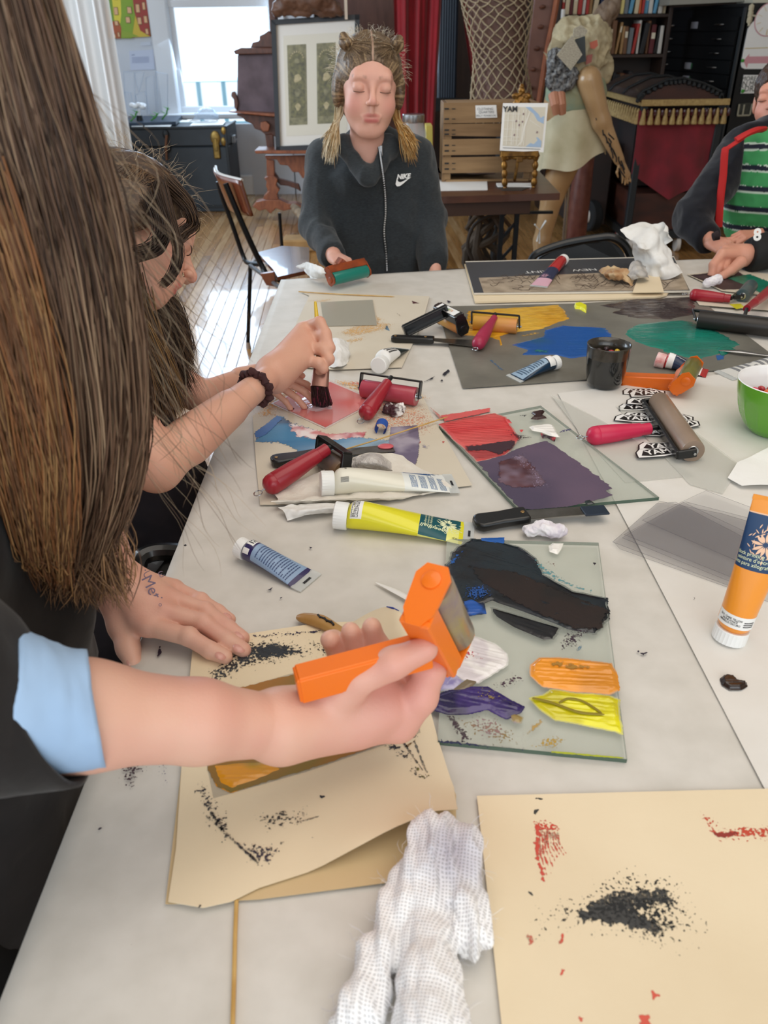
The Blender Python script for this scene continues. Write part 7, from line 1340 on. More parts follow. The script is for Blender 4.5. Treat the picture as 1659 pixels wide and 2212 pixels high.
# ================================================================ people
SKIN = mat('skin', 'ffffff', .48, vcol=True, sss=.12, bump=.12, bscale=420)
def cv(a, b, c): return nrm(a*_r+b*_u+c*_d)
def skincol(v, base='dba58f', pink='cf8578', pts=(), seed=1):
    c = np.tile(lin(base), (len(v), 1)); n = np.clip(noise(v, 22, seed)*.9+.35, 0, 1)[:, None]; c = c*(1-.45*n)+np.array(lin(pink))*.45*n
    for p, r_, hx, k in pts:
        d = np.linalg.norm(v-np.asarray(p), axis=1); w_ = (np.clip(1-d/r_, 0, 1)**.8*k)[:, None]; c = c*(1-w_)+np.array(lin(hx))*w_
    return c
def head(s, o, R, k=1., skull=True):
    T = lambda x, y, z: o+R@(V(x, y, z)*k); r3 = lambda *a: np.array(a)*k
    E = lambda c, r_, kk=.012, sub=False, RR=None: s.ell(T(*c), r3(*r_), R if RR is None else R@RR, kk*k, sub)
    C = lambda a, b, ra, rb=None, kk=.01, sub=False: s.cap(T(*a), T(*b), ra*k, (rb or ra)*k, kk*k, sub)
    E((0, -.014, .034), (.071, .087, .074)); E((0, .020, -.022), (.057, .060, .070), .02); E((0, .030, -.050), (.044, .048, .046), .02); E((0, .057, -.088), (.016, .016, .014), .024)
    for x in (-1, 1):
        E((x*.032, .047, -.034), (.022, .022, .022), .02); C((x*.043, -.01, -.045), (x*.017, .047, -.084), .014, .012, .02)
        E((x*.074, -.006, -.008), (.007, .018, .027), .006, RR=eul(0, 0, x*.3)); E((x*.079, .001, -.004), (.005, .009, .015), .004, True)
    C((-.032, .068, .022), (.032, .068, .022), .011, None, .022)
    for x in (-1, 1): E((x*.030, .086, .004), (.017, .012, .0105), .012, True); E((x*.030, .0675, .002), (.0145, .0145, .0125), .003)
    C((0, .078, .006), (0, .096, -.022), .0055, .0075, .010); E((0, .0965, -.027), (.0082, .0080, .0074), .006)
    for x in (-1, 1): E((x*.0095, .091, -.029), (.0062, .0075, .0055), .004); E((x*.005, .0955, -.0355), (.0028, .0035, .0025), .003, True)
    C((0, .086, -.038), (0, .085, -.048), .004, .004, .006); C((-.020, .0755, -.056), (-.004, .0808, -.0535), .0022, .0036, .006); C((.020, .0755, -.056), (.004, .0808, -.0535), .0022, .0036, .006)
    C((-.013, .0755, -.0635), (.013, .0755, -.0635), .0050, .0050, .008); E((0, .0760, -.0630), (.010, .006, .0042), .007); C((-.020, .0830, -.0580), (.020, .0830, -.0580), .0009, None, .002, True)
    C((0, .068, -.078), (0, .070, -.074), .006, None, .01)
    C((0, -.012, -.06), (0, -.030, -.175), .040, .044, .02)
    return T
def headpts(T, k, lips='c4625e', brow='8a6a50', blush='d98478', bk=.5):
    P_ = []
    for i in range(7): x = -.018+.006*i; P_.append((T(x, .084, -.0525-.0008*abs(x)/.006), .0062*k, lips, .85)); P_.append((T(x*.8, .083, -.0645), .0075*k, lips, .9))
    for sx in (-1, 1):
        for i in range(7): P_.append((T(sx*(.016+.0045*i), .079-.0016*i, .0225+.0035*math.sin(i/6*2.6)), .0050*k, brow, bk))
        P_.append((T(sx*.037, .062, -.034), .028*k, blush, .55)); P_.append((T(sx*.030, .080, .010), .013*k, 'b98474', .35)); P_.append((T(sx*.005, .0955, -.0345), .0028*k, '8a4a40', .5))
    P_.append((T(0, .105, -.027), .016*k, blush, .4)); return P_
def lashes(T, parent, name='eyelashes', open_=False):
    for sx in (-1, 1):
        mb = MB(); q = [T(sx*(.030+.0145*math.cos(a)), .0705+.0125*math.sin(a)**.6, -.0045-.0030*math.sin(a)) for a in np.linspace(.45, math.pi-.45, 12)]
        mb.tube(q, [.0003]+[.0009]*10+[.0003], 5)
        mb.build(name, mat('lash', '4a332a', .6), parent)
def hand(s, W_, R, L, curl, thumb=None, spread=.09, k=.006, wr=.30):
    """W_ wrist, R columns: along the fingers, towards the thumb, back of the hand"""
    T = lambda x, y, z: W_+R@(V(x, y, z)*L); bs = [(.50, .165, .0), (.52, .06, .012), (.50, -.045, .008), (.455, -.145, -.004)]; ln = [(.235, .135, .105), (.26, .155, .11), (.24, .145, .105), (.18, .11, .095)]; rd = [.050, .052, .049, .043]
    for (b, r_) in zip(bs, rd): s.cap(T(0, b[1]*.55, 0), T(*b), .085*L, r_*1.12*L, .03*L*2)
    s.cap(T(.05, .10, -.03), T(.32, .15, -.03), .07*L, .055*L, .05*L); s.cap(T(.08, -.1, -.03), T(.36, -.12, -.02), .065*L, .05*L, .05*L)
    for i in range(4):
        p = np.array(bs[i]); a = 0.; sp = (1.5-i)*spread
        for j in range(3):
            a += math.radians(curl[i][j] if hasattr(curl[i], '__len__') else curl[i]*(1, 1.1, .7)[j]); d_ = V(math.cos(a)*math.cos(sp), math.sin(sp)*math.cos(a), -math.sin(a)); q = p+d_*ln[i][j]; s.cap(T(*p), T(*q), rd[i]*(1-.09*j)*L, rd[i]*(1-.09*(j+1))*L, k*.6); p = q
    th = thumb or [(.10, .13, -.04), (.28, .27, -.09), (.42, .33, -.12), (.53, .36, -.14)]; rr = [.075, .062, .054, .045]
    for i in range(3): s.cap(T(*th[i]), T(*th[i+1]), rr[i]*L, rr[i+1]*L, k)
    return T
def join(*ms):
    vs, fs, n = [], [], 0
    for v, F in ms: vs.append(v); fs.append(F+n); n += len(v)
    return np.concatenate(vs), np.concatenate(fs)
def strands(n, fn, r, cols, segs=12, seed=1, wob=.003):
    """hair: fn(rng) gives control points; each strand a thin three-sided tube"""
    rng = np.random.default_rng(seed); vs, cs = [], []; ci = np.array([lin(c) for c in cols]); pal = rng.integers(0, len(cols), n)
    for i in range(n):
        p = spline(fn(rng), segs); ph = rng.random(3)*6.28; t = np.linspace(0, 1, segs); p = p+wob*np.stack([np.sin(t*9+ph[0]), np.sin(t*8+ph[1]), .4*np.sin(t*7+ph[2])], 1)*t[:, None]
        tg = np.gradient(p, axis=0); tg /= np.linalg.norm(tg, axis=1, keepdims=True)+1e-9; e = np.cross(tg, V(.3, .2, 1.)); e /= np.linalg.norm(e, axis=1, keepdims=True)+1e-9; g = np.cross(tg, e)
        rr = r*(.6+.8*rng.random())*np.clip((1-t)*6+.15, .15, 1); vs.append(np.stack([p+rr[:, None]*(e*math.cos(a)+g*math.sin(a)) for a in (0, 2.094, 4.189)], 1).reshape(-1, 3))
        c = ci[pal[i]]*(.8+.4*rng.random()); cs.append(np.tile(c, (segs*3, 1)))
    a = np.arange(segs-1)[:, None]*3+np.arange(3)[None]; b = np.arange(segs-1)[:, None]*3+(np.arange(3)[None]+1) % 3; F1 = np.stack([a, b, b+3, a+3], -1).reshape(-1, 4)
    F = (F1[None]+(np.arange(n)*segs*3)[:, None, None]).reshape(-1, 4); return np.concatenate(vs), F, np.concatenate(cs)
HAIR = mat('hair', 'ffffff', .42, vcol=True, spec=.4)
def haircol(v, o, R, cols, sc=150, seed=2, part=None):
    q = (v-o)@R; ang = np.arctan2(q[:, 0], q[:, 2]+.02)*.05; n = noise(np.stack([ang*3, q[:, 1]*.15, q[:, 2]*.05], 1), sc, seed, 3)*1.6+.5; n = np.clip(n, 0, .999)*(len(cols)-1); i = n.astype(int); f = (n-i)[:, None]; cc = np.array([lin(c) for c in cols]); c = cc[i]*(1-f)+cc[np.minimum(i+1, len(cols)-1)]*f
    if part is not None: w_ = (np.clip(1-np.abs(q[:, 0])/.0028, 0, 1)*(q[:, 2] > .04))[:, None]; c = c*(1-w_*.8)+np.array(lin(part))*w_*.8
    return c
# ---------------------------------------------------------------- the standing girl
pg = thing('person', 'girl in a charcoal zip hoodie with two blonde pigtails, holding a teal roller', 'person', V(Y(800, 400, 2.48)[0], 2.5, 0))
R = np.stack([cv(-1, -.02, -.12), cv(-.10, -.46, -.86), np.zeros(3)], 1); R[:, 1] = nrm(R[:, 1]-R[:, 0]*(R[:, 0]@R[:, 1])); R[:, 2] = np.cross(R[:, 0], R[:, 1])
o = D(797, 191, 2.12); kh = 1.14
s = SD(o-.15*V(1, 1, 1.5), o+V(.13, .14, .15), .0022); T = head(s, o, R, kh); hv, hF = s.mesh(1)
yb_ = 2.50; sL, sR = Y(705, 345, yb_), Y(893, 338, yb_); hipz = .66; cx = (sL[0]+sR[0])/2+.005
s = SD(V(cx-.30, 2.0, 0.), V(cx+.30, 2.75, 1.2), .007)
nk = T(0, -.03, -.16); s.cap(nk, V(cx, yb_+.01, .95), .04, .06); s.cap(sL, sR, .045, .045); s.ell(V(cx, yb_, .92), (.115, .07, .16)); s.ell(V(cx, yb_+.01, .70), (.11, .08, .12))
for x_ in (-.065, .065): s.chain([V(cx+x_, yb_+.01, .66), V(cx+x_, yb_, .36), V(cx+x_, yb_+.01, .06)], [.07, .05, .035]); s.ell(V(cx+x_, yb_-.04, .035), (.035, .10, .032))
eL, wL = Y(684, 488, 2.43), Y(722, 555, 2.27); eR, wR = Y(925, 470, 2.5), Y(938, 590, 2.38)
s.chain([sL, eL, wL], [.04, .032, .022]); s.chain([sR, eR, wR], [.04, .032, .022]); bv_, bF = s.mesh(1)
s = SD(wL-.12, wL+.13, .0022); hd = nrm(Y(750, 572, 2.16)-wL); HR = np.stack([hd, np.zeros(3), V(0, -.25, 1)], 1); HR[:, 1] = nrm(np.cross(HR[:, 2], HR[:, 0])); HR[:, 2] = np.cross(HR[:, 0], HR[:, 1])
s.cap(wL-hd*.05, wL, .021, .019); Wl = wL+hd*.006; TH_ = hand(s, Wl, HR, .128, [(50, 80, 50), (55, 85, 50), (60, 85, 50), (65, 85, 50)], [(.08, .12, -.04), (.25, .22, -.12), (.38, .17, -.22), (.46, .08, -.28)], k=.004); lh = s.mesh(1)
v, F = join((hv, hF), (bv_, bF), lh)
obj('body', v, F, SKIN, pg, col=skincol(v, 'deab97', 'cf9284', headpts(T, kh, 'b9605c', '6e523c', 'cf7f76', .85)))
lashes(T, pg)
# hair cap, buns, pigtails
BL = ['54412f', '86705a', '463627', '6f5a42', '9a8262']
s = SD(o-.13, o+V(.13, .13, .16), .003); T2 = lambda x, y, z: o+R@(V(x, y, z)*kh)
s.ell(T2(0, -.018, .038), V(.0775, .092, .080)*kh, R, .004); s.ell(T2(0, -.035, -.015), V(.070, .068, .07)*kh, R, .01); s.ell(T2(0, .102, -.028), V(.069, .080, .090)*kh, R, .004, True)
for x in (-1, 1): s.ell(T2(x*.073, -.012, -.004), V(.014, .030, .040)*kh, R, .012)
for x in (-1, 1): s.cap(T2(x*.060, .028, .092), T2(x*.063, .024, .100), .016, .012, .012); s.cap(T2(x*.062, .035, .085), T2(x*.052, .050, .090), .012, .008, .008)
v, F = s.mesh(1); v = v+vnormals(v, F)*(.0009*noise((v-o)@R*V(1, .12, .25), 220, 4))[:, None]
hg = obj('hair', v, F, HAIR, pg, col=haircol(v, o, R, BL, 160, 3, 'cfa994'))
for x in (-1, 1): MB().tube([T2(x*.060+.011*math.cos(a), .034+.011*math.sin(a), .096) for a in np.linspace(0, 6.28, 14)], .0025, 6).build('hair_tie', mat('hair_elastic', '8a7458', .6), hg)
def pig(sx, tip):
    def f(rng): a = rng.normal(0, .007, 3); b = rng.normal(0, .0065, 3); return [T2(sx*.064, -.02, -.01)+a*.6, T2(sx*.070, -.012, -.06)+a*.5, (T2(sx*.070, -.012, -.06)+tip)/2+b*.8+V(0, -.004, .006), tip+b*1.4+V(0, 0, rng.uniform(-.02, .03))]
    return f
v1 = strands(700, pig(1, Y(712, 330, 2.37)), .0011, ['c9b28c', 'e0cda8', 'a8875a', 'ede0c4'], 10, 2); v2 = strands(700, pig(-1, Y(888, 328, 2.37)), .0011, ['b98d50', 'c99f62', 'a5763c', 'd8b882'], 10, 3)
for nm, q in (('pigtail', v1), ('pigtail', v2)): obj(nm, q[0], q[1], HAIR, pg, col=q[2])
def fuzz(rng):
    a = rng.uniform(0, 6.28); b = rng.uniform(-.2, 1.2); d_ = V(math.cos(a)*math.cos(b), math.sin(a)*math.cos(b)*.9, math.sin(b)); 
    if d_[1] > .35 and d_[2] < .55: d_[1] = -d_[1]
    p = T2(*(V(0, -.018, .038)+d_*V(.077, .091, .079))); e = R@nrm(d_+rng.normal(0, .5, 3)); return [p, p+e*.008, p+e*.02+V(0, 0, -.002)+rng.normal(0, .003, 3), p+e*.03*rng.uniform(.6, 1.3)+V(0, 0, -.006)]
q = strands(420, fuzz, .00025, ['e8dcc4', 'cdb795', 'f2ead8'], 6, 5); obj('flyaway_hair', q[0], q[1], HAIR, pg, col=q[2])
def combed(rng):
    sx = 1 if rng.random() < .5 else -1; a = rng.uniform(0, 1); p0 = V(sx*rng.uniform(.002, .066), .062-abs(a)*.03, .080-.03*a); p1 = V(sx*.058, .036, .092)
    if rng.random() < .5: p0 = V(sx*.003, .062-.10*a, .088+.018*math.sin(a*3)); 
    m_ = (p0+p1)/2; e = lambda p: V(0, -.018, .038)+(p-V(0, -.018, .038))/np.linalg.norm((p-V(0, -.018, .038))/V(.0785, .093, .081)); return [T2(*e(p0)), T2(*e(m_*.5+p0*.5)), T2(*e(m_*.5+p1*.5)), T2(*e(p1))]
q = strands(1300, combed, .00035, BL, 7, 8, .0004); obj('combed_hair', q[0], q[1], HAIR, pg, col=q[2])
# hoodie
HOOD = mat('charcoal_marl', '23282c', .9, c2='31373b', scale=120, stretch=(1, 1, 3), bump=.4, bscale=500, sheen=.2)
s = SD(V(cx-.34, 2.0, .50), V(cx+.34, 2.8, 1.2), .0055)
s.cap(sL+V(.02, 0, -.01), sR+V(-.02, 0, -.01), .058, .058, .03); s.ell(V(cx, yb_, .95), (.135, .085, .15), None, .03); s.box(V(cx+.005, yb_, .76), (.138, .085, .24), None, .06, .03)
s.chain([sL, eL, wL-hd*.012], [.058, .049, .034], .02); s.cap(wL-hd*.05, wL-hd*.015, .037, .034, .006); s.chain([sR, eR, wR], [.058, .050, .04], .02)
s.cap(T(-.055, -.02, -.125), T(0, -.055, -.12), .024, .03, .02); s.cap(T(.055, -.02, -.125), T(0, -.055, -.12), .024, .03, .02); s.cap(T(-.055, -.02, -.120), T(-.008, .040, -.185), .023, .022, .02); s.cap(T(.055, -.02, -.120), T(.008, .040, -.185), .023, .022, .02)
s.ell(T(0, -.075, -.15), (.09, .06, .05), None, .02); s.ell(T(0, -.045, -.20), (.085, .055, .045), None, .04)
for m_ in range(3): s.cap(Y(700, 420+30*m_, 2.36), Y(730, 430+30*m_, 2.40), .006, .004, .012, True)
s.cap(T(0, 0, -.09), T(0, .010, -.150), .047, .026, .008, True); s.plane(wL-hd*.008, hd)
v, F = s.mesh(1); v = folds(v, F, .0045, 13, (1, 1, .7), 6); hoo = obj('hoodie', v, F, HOOD, pg, smooth=True)
def front(px_, py_): # nearest hoodie vertex along the pixel's ray
    k = ray(px_, py_); k = k/np.linalg.norm(k); w_ = v-_C; t = w_@k; d_ = np.linalg.norm(w_-t[:, None]*k, axis=1); c = t[d_ < .010]; return _C+k*((c.min() if len(c) else 2.4)-.0015)
zp = [front(x_, y_) for x_, y_ in ((819, 318), (823, 345), (828, 380), (832, 420), (833, 460), (830, 500), (834, 545), (836, 583))]; sp_ = spline(zp, 60)
MB().tube(list(sp_), .0042, 6, flat=.5).build('zip_tape', mat('zip_black', '101214', .6), hoo); mb = MB()
for p in sp_[::1]: mb.box(p+V(0, -.003, 0), (.0020, .0012, .0022))
mb.build('zip_teeth', STEEL, hoo); MB().box(front(823, 322)+V(0, -.004, -.004), (.004, .0015, .014), bev=.001).build('zip_pull', STEEL, hoo)
c = front(868, 388)+V(0, -.003, 0); ux, uz = nrm(V(.96, .05, .05)), nrm(V(0, .1, 1)); sw = [(-.018, -.010), (-.014, -.016), (-.006, -.016), (.004, -.010), (.026, .006), (.006, -.003), (-.004, -.006), (-.010, -.004), (-.013, .002), (-.014, .006)]
MB().prism([c+ux*x+uz*y for x, y in sw], V(0, -.0012, 0)).build('logo_mark', WHITE, hoo, smooth=False); flat_text('logo_text', 'NIKE', WHITE, hoo, c+ux*.004+uz*.008+V(0, -.001, 0), ux, uz, .017, off=.0004, shear=.25, bold=.05)
s = SD(V(cx-.2, yb_-.2, .02), V(cx+.2, yb_+.2, .8), .008)
for x_ in (-.066, .066): s.chain([V(cx+x_, yb_+.01, .72), V(cx+x_, yb_, .36), V(cx+x_, yb_+.01, .09)], [.085, .062, .05])
v, F = s.mesh(); obj('trousers', folds(v, F, .004, 12), F, mat('dark_trousers', '1c2026', .9), pg)
TEALR = mat('roller_teal', '127a6c', .3, coat=.3); RUST = mat('inked_orange_plastic', 'a4481a', .4, c2='5a2a18', scale=26, detail=6)
Ok = P(754, 594, TOP+.028); exk = P(803, 583, TOP+.028)-P(706, 606, TOP+.028); plastic_brayer("inked orange plastic brayer with teal roller in the standing girl's hand", Ok, exk, V(.02, .55, .55), .115, .0165, TEALR, RUST, .07, .022, pr=.024, hdir=nrm(TH_(.40, 0, -.22)-Ok), hh=.013)
# ---------------------------------------------------------------- the seated girl on the left
p2 = thing('person', 'long-haired girl seated on the left in profile, brushing a red plate', 'person', V(-.42, 1.12, 0))
fy = cv(.87, -.34, .34); fz = nrm(cv(.10, .92, .38)-fy*(cv(.10, .92, .38)@fy)); R = np.stack([np.cross(fy, fz), fy, fz], 1); o = D(290, 508, 1.16); kh = .98
s = SD(o-V(.14, .14, .20), o+.15, .002); T = head(s, o, R, kh); hd_ = s.mesh(1)
sh2, el2, wr2 = D(215, 800, 1.10), D(338, 1008, 1.09), D(552, 838, 1.245); sh3, el3, wr3 = D(330, 800, 1.40), D(440, 860, 1.42), D(545, 812, 1.42)
s = SD(V(-.75, .78, .40), V(-.02, 1.75, 1.15), .0045)
nk = T(0, -.03, -.16); ch2 = (sh2+sh3)/2+V(-.05, 0, -.04); s.cap(nk, ch2, .04, .06); s.cap(sh2, ch2, .045, .06); s.cap(sh3, ch2, .045, .06); s.cap(ch2, V(-.46, 1.15, .52), .085, .10, .03); s.cap(V(-.46, 1.06, .50), V(-.18, 1.10, .50), .075, .06); s.cap(V(-.46, 1.26, .50), V(-.18, 1.30, .50), .075, .06)
s.chain([sh3, el3, wr3], [.038, .030, .020]); s.chain([sh2, el2, wr2], [.040, .034, .0215], .012); s.cap(el2*.7+wr2*.3, el2*.3+wr2*.7, .0345, .027, .01)
arm2 = s.mesh(1)
s = SD(D(690, 740, 1.42)-V(.16, .26, .16), D(690, 740, 1.42)+.14, .0019); q = lambda x, y, t: D(x, y, t)
s.cap(D(540, 848, 1.232), D(600, 800, 1.315), .0218, .021); kn_ = [q(655, 712, 1.39), q(672, 712, 1.415), q(665, 742, 1.37), q(660, 775, 1.35)]
for p_ in kn_: s.cap(D(592, 808, 1.31), p_, .022, .013, .02)
for ch_, rr_ in (([q(668, 706, 1.395), q(690, 697, 1.375), q(703, 720, 1.365), q(700, 742, 1.36)], (.0115, .0105, .0095, .0085)), ([q(672, 728, 1.385), q(702, 728, 1.365), q(712, 752, 1.358), q(704, 768, 1.36)], (.0115, .011, .0095, .0085)), ([q(668, 752, 1.37), q(700, 756, 1.355), q(711, 776, 1.352), q(700, 788, 1.36)], (.0115, .0105, .009, .008)), ([q(660, 778, 1.35), q(688, 784, 1.345), q(698, 796, 1.35), q(690, 802, 1.36)], (.010, .0095, .0085, .0075)), ([q(622, 772, 1.36), q(655, 742, 1.43), q(684, 722, 1.42), q(695, 738, 1.40)], (.015, .012, .011, .009))): s.chain(ch_, rr_, .004)
hm2 = s.mesh(1)
s = SD(wr3-.10, wr3+.16, .0022); s.cap(D(520, 818, 1.42), wr3, .021, .020); HR = np.stack([nrm(D(628, 838, 1.39)-wr3), np.zeros(3), V(.1, -.5, .9)], 1); HR[:, 1] = nrm(np.cross(HR[:, 2], HR[:, 0])); HR[:, 2] = np.cross(HR[:, 0], HR[:, 1]); hand(s, wr3, HR, .135, [(20, 30, 20), (22, 30, 20), (25, 32, 20), (28, 35, 20)], k=.004); hm3 = s.mesh(1)
v, F = join(hd_, arm2, hm2, hm3); v[:, 2] = np.where((v[:, 0] > -.24) & (v[:, 2] > .68) & (v[:, 2] < TOP+.004), TOP+.004, v[:, 2])
obj('body', v, F, SKIN, p2, col=skincol(v, 'd9a68e', 'cc8f7c', headpts(T, kh, 'c2504e', '5a4436', 'd98a80', .6)))
lashes(T, p2)
HP = ['3a2a20', '5a4433', '2c2019', '7a6148', '4a372a']
s = SD(o-.16, o+.16, .003); T2 = lambda x, y, z: o+R@(V(x, y, z)*kh)
s.ell(T2(0, -.022, .038), V(.080, .096, .084)*kh, R, .004); s.ell(T2(0, -.045, -.02), V(.074, .070, .085)*kh, R, .015); s.ell(T2(0, .118, -.040), V(.085, .090, .092)*kh, R, .006, True); s.ell(T2(.07, .06, -.06), V(.04, .055, .06)*kh, R, .006, True); s.ell(T2(.070, -.020, -.006), V(.020, .042, .045)*kh, R, .012)
v, F = s.mesh(1); v = v+vnormals(v, F)*(.003*noise((v-o)@R*V(1, .25, .25), 160, 4))[:, None]; h2 = obj('hair', v, F, HAIR, p2, col=haircol(v, o, R, HP, 130, 6))
el_ = lambda p, g=1.: V(0, -.022, .038)+(p-V(0, -.022, .038))/np.linalg.norm((p-V(0, -.022, .038))/(V(.082, .098, .086)*g))
def long2(rng):
    sx = 1 if rng.random() < .62 else -1; a = rng.uniform(-.9, 1.25); p0 = el_(V(.012*rng.normal(), math.cos(a+.5)*.09, .12)); p1 = el_(V(sx*.085, -.01-.05*rng.random()+.045*math.cos(a), .05)); p2_ = el_(V(sx*.085, -.03-.04*rng.random()+.03*math.cos(a), -.01), 1.03)
    A1 = T2(*p2_); x_ = rng.normal(0, .012); dn = V(x_+.02, rng.normal(0, .012), -1.); L_ = rng.uniform(.16, .30); return [T2(*p0), T2(*p1), A1, A1+dn*L_*.35+V(-.012*0, 0, 0), A1+dn*L_*.7+V(.02, 0, 0), A1+dn*L_+V(.03+rng.normal(0, .012), 0, 0)]
q = strands(2200, long2, .00055, HP+['6a5038'], 14, 11, .003); obj('long_hair', q[0], q[1], HAIR, p2, col=q[2])
def lockf(pts, w):
    def f(rng): a = rng.normal(0, w, 3); b = rng.normal(0, w*.8, 3); n = len(pts); return [p+a*(1-i/n)+b*(i/n) for i, p in enumerate(pts)]
    return f
for nm, pts, n_, w_, cc, sd in (('fringe_lock', [D(345, 400, 1.10), D(368, 478, 1.075), D(386, 545, 1.06), D(375, 590, 1.06), D(352, 615, 1.065)], 150, .0035, ['2c2019', '3a2a20', '4a372a'], 21),
    ('fringe_lock', [D(330, 430, 1.08), D(352, 500, 1.055), D(330, 540, 1.05), D(275, 556, 1.05)], 150, .006, ['2c2019', '35261d'], 22), ('fringe_lock', [D(360, 395, 1.12), D(405, 440, 1.12), D(418, 480, 1.13), D(398, 500, 1.13), D(380, 520, 1.12)], 200, .005, ['4a372a', '6a5038', '3a2a20'], 24),
    ('hanging_lock', [D(320, 600, 1.16), D(368, 660, 1.20), D(392, 715, 1.22), D(405, 778, 1.24)], 260, .008, ['4a372a', '6a5038', '3a2a20'], 23), ('hanging_lock', [D(255, 560, 1.12), D(290, 680, 1.10), D(335, 780, 1.10), D(375, 878, 1.12)], 520, .013, ['5a4433', '7a5c3c', '8a6840', '3f2e22'], 25),
    ('hanging_lock', [D(230, 560, 1.10), D(262, 720, 1.08), D(300, 840, 1.08), D(318, 930, 1.10)], 420, .013, ['5a4433', '7a5c3c', '4a372a'], 26)):
    q = strands(n_*2, lockf(pts, w_), .0006, cc, 12, sd, .0015); obj(nm, q[0], q[1], HAIR, p2, col=q[2])
def fuzz2(rng):
    a = rng.uniform(0, 6.28); b = rng.uniform(0, 1.3); d_ = V(math.cos(a)*math.cos(b), math.sin(a)*math.cos(b), math.sin(b)); p = T2(*(V(0, -.022, .038)+d_*V(.081, .096, .085))); e = R@nrm(d_+rng.normal(0, .8, 3)); return [p, p+e*.008, p+e*.022, p+e*.035*rng.uniform(.5, 1.6)+V(0, 0, -.008)]
q = strands(260, fuzz2, .0002, ['a8947a', '7a6148', 'c9b79a'], 6, 15); obj('flyaway_hair', q[0], q[1], HAIR, p2, col=q[2])
TOPM = mat('black_top', '17131a', .9, c2='241e22', scale=30, bump=.2)
s = SD(V(-.80, .75, .38), V(-.10, 1.75, 1.15), .006); s.cap(ch2+V(0, 0, -.02), V(-.46, 1.15, .52), .105, .125, .03); s.cap(sh2+V(-.05, 0, -.03), ch2, .045, .08, .02); s.cap(sh3+V(-.04, 0, -.03), ch2, .045, .08, .02)
s.cap(V(-.46, 1.04, .50), V(-.17, 1.08, .53), .095, .08, .02); s.cap(V(-.46, 1.28, .50), V(-.17, 1.30, .52), .095, .075, .02); s.cap(V(-.36, 1.14, .70), V(-.32, 1.16, .55), .07, .08, .03)
v, F = s.mesh(); v = folds(v, F, .006, 11, seed=4); v[:, 2] = np.where((v[:, 0] > -.29) & (v[:, 2] > .70), .70, v[:, 2]); obj('black_clothes', v, F, TOPM, p2)
s = SD(V(-.6, .85, .0), V(-.05, 1.5, .62), .009)
for y_ in (1.08, 1.30): s.chain([V(-.17, y_, .52), V(-.2, y_, .28), V(-.19, y_, .08)], [.075, .06, .05]); s.ell(V(-.15, y_, .04), (.10, .04, .035))
v, F = s.mesh(); obj('trousers', v, F, TOPM, p2)
# scrunchie
ax2 = nrm(D(600, 810, 1.31)-el2); cb = D(552, 838, 1.245); Rb = frame(ax2); pts = [cb+(Rb[:, 1]*math.cos(a)+Rb[:, 2]*math.sin(a))*(.0255+.002*math.sin(9*a)) for a in np.linspace(0, 6.283, 60)]
sc_ = MB().tube(pts, [.0062+.0016*math.sin(i*1.9) for i in range(60)], 10).build('hair_band', mat('maroon_band', '3a2022', .85, c2='4c2c2c', scale=60), None, label="dark maroon hair band on the brushing girl's wrist", cat='hair band')
# paint brush in her hand
bb = thing('paint_brush', 'wide flat paint brush with yellow handle held over the red plate', 'paint brush', P(697, 880, TOP)); H0, H1, F1_, F2_ = D(681, 652, 1.395), D(692, 770, 1.372), D(694, 800, 1.365), D(690, 836, 1.36); tipb = P(697, 880, TOP+.004)
MB().tube(spline([H0, (H0+H1)/2, H1], 12), list(np.linspace(.0022, .0075, 12)), 10).build('handle', mat('brush_yellow', 'd8b41e', .3, coat=.4), bb)
wax = _r; MB().tube([H1, F1_, F2_], [.008, .014, .0155], 16, flat=.38, up=_d).build('ferrule', mat('brush_ferrule', '9a7266', .3, metal=.6), bb)
def bris(rng): x_ = rng.uniform(-1, 1); z_ = rng.normal(0, .3); b = F2_+wax*x_*.014+_d*z_*.006; return [b, (b+tipb)/2+wax*x_*.009, tipb+wax*x_*.017+V(0, z_*.006, 0)*1+V(0, 0, .002*rng.random()+abs(x_)*.004)]
q = strands(700, bris, .0010, ['14100f', '1f1819', '2c1f24', '6a3040'], 7, 31, .001); obj('bristles', q[0], q[1], HAIR, bb, col=q[2])
# ---------------------------------------------------------------- the person in front on the left
p3 = thing('person', 'long-haired person in the near left foreground, hand flat on the print paper', 'person', V(-.42, .5, 0))
P_ = lambda x, y, h: P(x, y, TOP+h)
s = SD(V(-.62, .42, .735), V(-.10, .95, 1.22), .0019)
wf = P_(252, 1256, .045); el4 = D(112, 985, .735); s.chain([D(10, 760, .72), el4], [.045, .040], .02); s.cap(el4, wf, .040, .0255, .012); mcp = [P_(322, 1352, .022), P_(352, 1322, .027), P_(372, 1296, .026), P_(376, 1272, .020)]
for m_, r_ in zip(mcp, (.0115, .012, .0115, .0105)): s.cap(wf, m_, .020, r_*1.12, .014)
s.cap(P_(262, 1290, .03), P_(300, 1310, .026), .016, .014, .014); z4 = (.018, .012, .007)
for m_, ps, rr_ in ((mcp[0], [(408, 1376), (455, 1405), (486, 1419)], (.0112, .0098, .0092, .0082)), (mcp[1], [(440, 1347), (492, 1384), (526, 1404)], (.0115, .0100, .0094, .0084)), (mcp[2], [(444, 1321), (494, 1357), (524, 1378)], (.0108, .0095, .0088, .0080)), (mcp[3], [(434, 1298), (471, 1321), (496, 1338)], (.0098, .0085, .0080, .0072))):
    pp = [m_]+[P_(x, y, h) for (x, y), h in zip(ps, (.019, .0125, .0085))]; s.chain(pp, rr_, .0035)
    s.ell(pp[1]+V(0, 0, .002), (rr_[1]*1.02,)*3, None, .003)
s.chain([P_(250, 1305, .028), P_(262, 1352, .012), P_(277, 1400, .000), P_(288, 1432, -.006)], [.0175, .0138, .0118, .0098], .008)
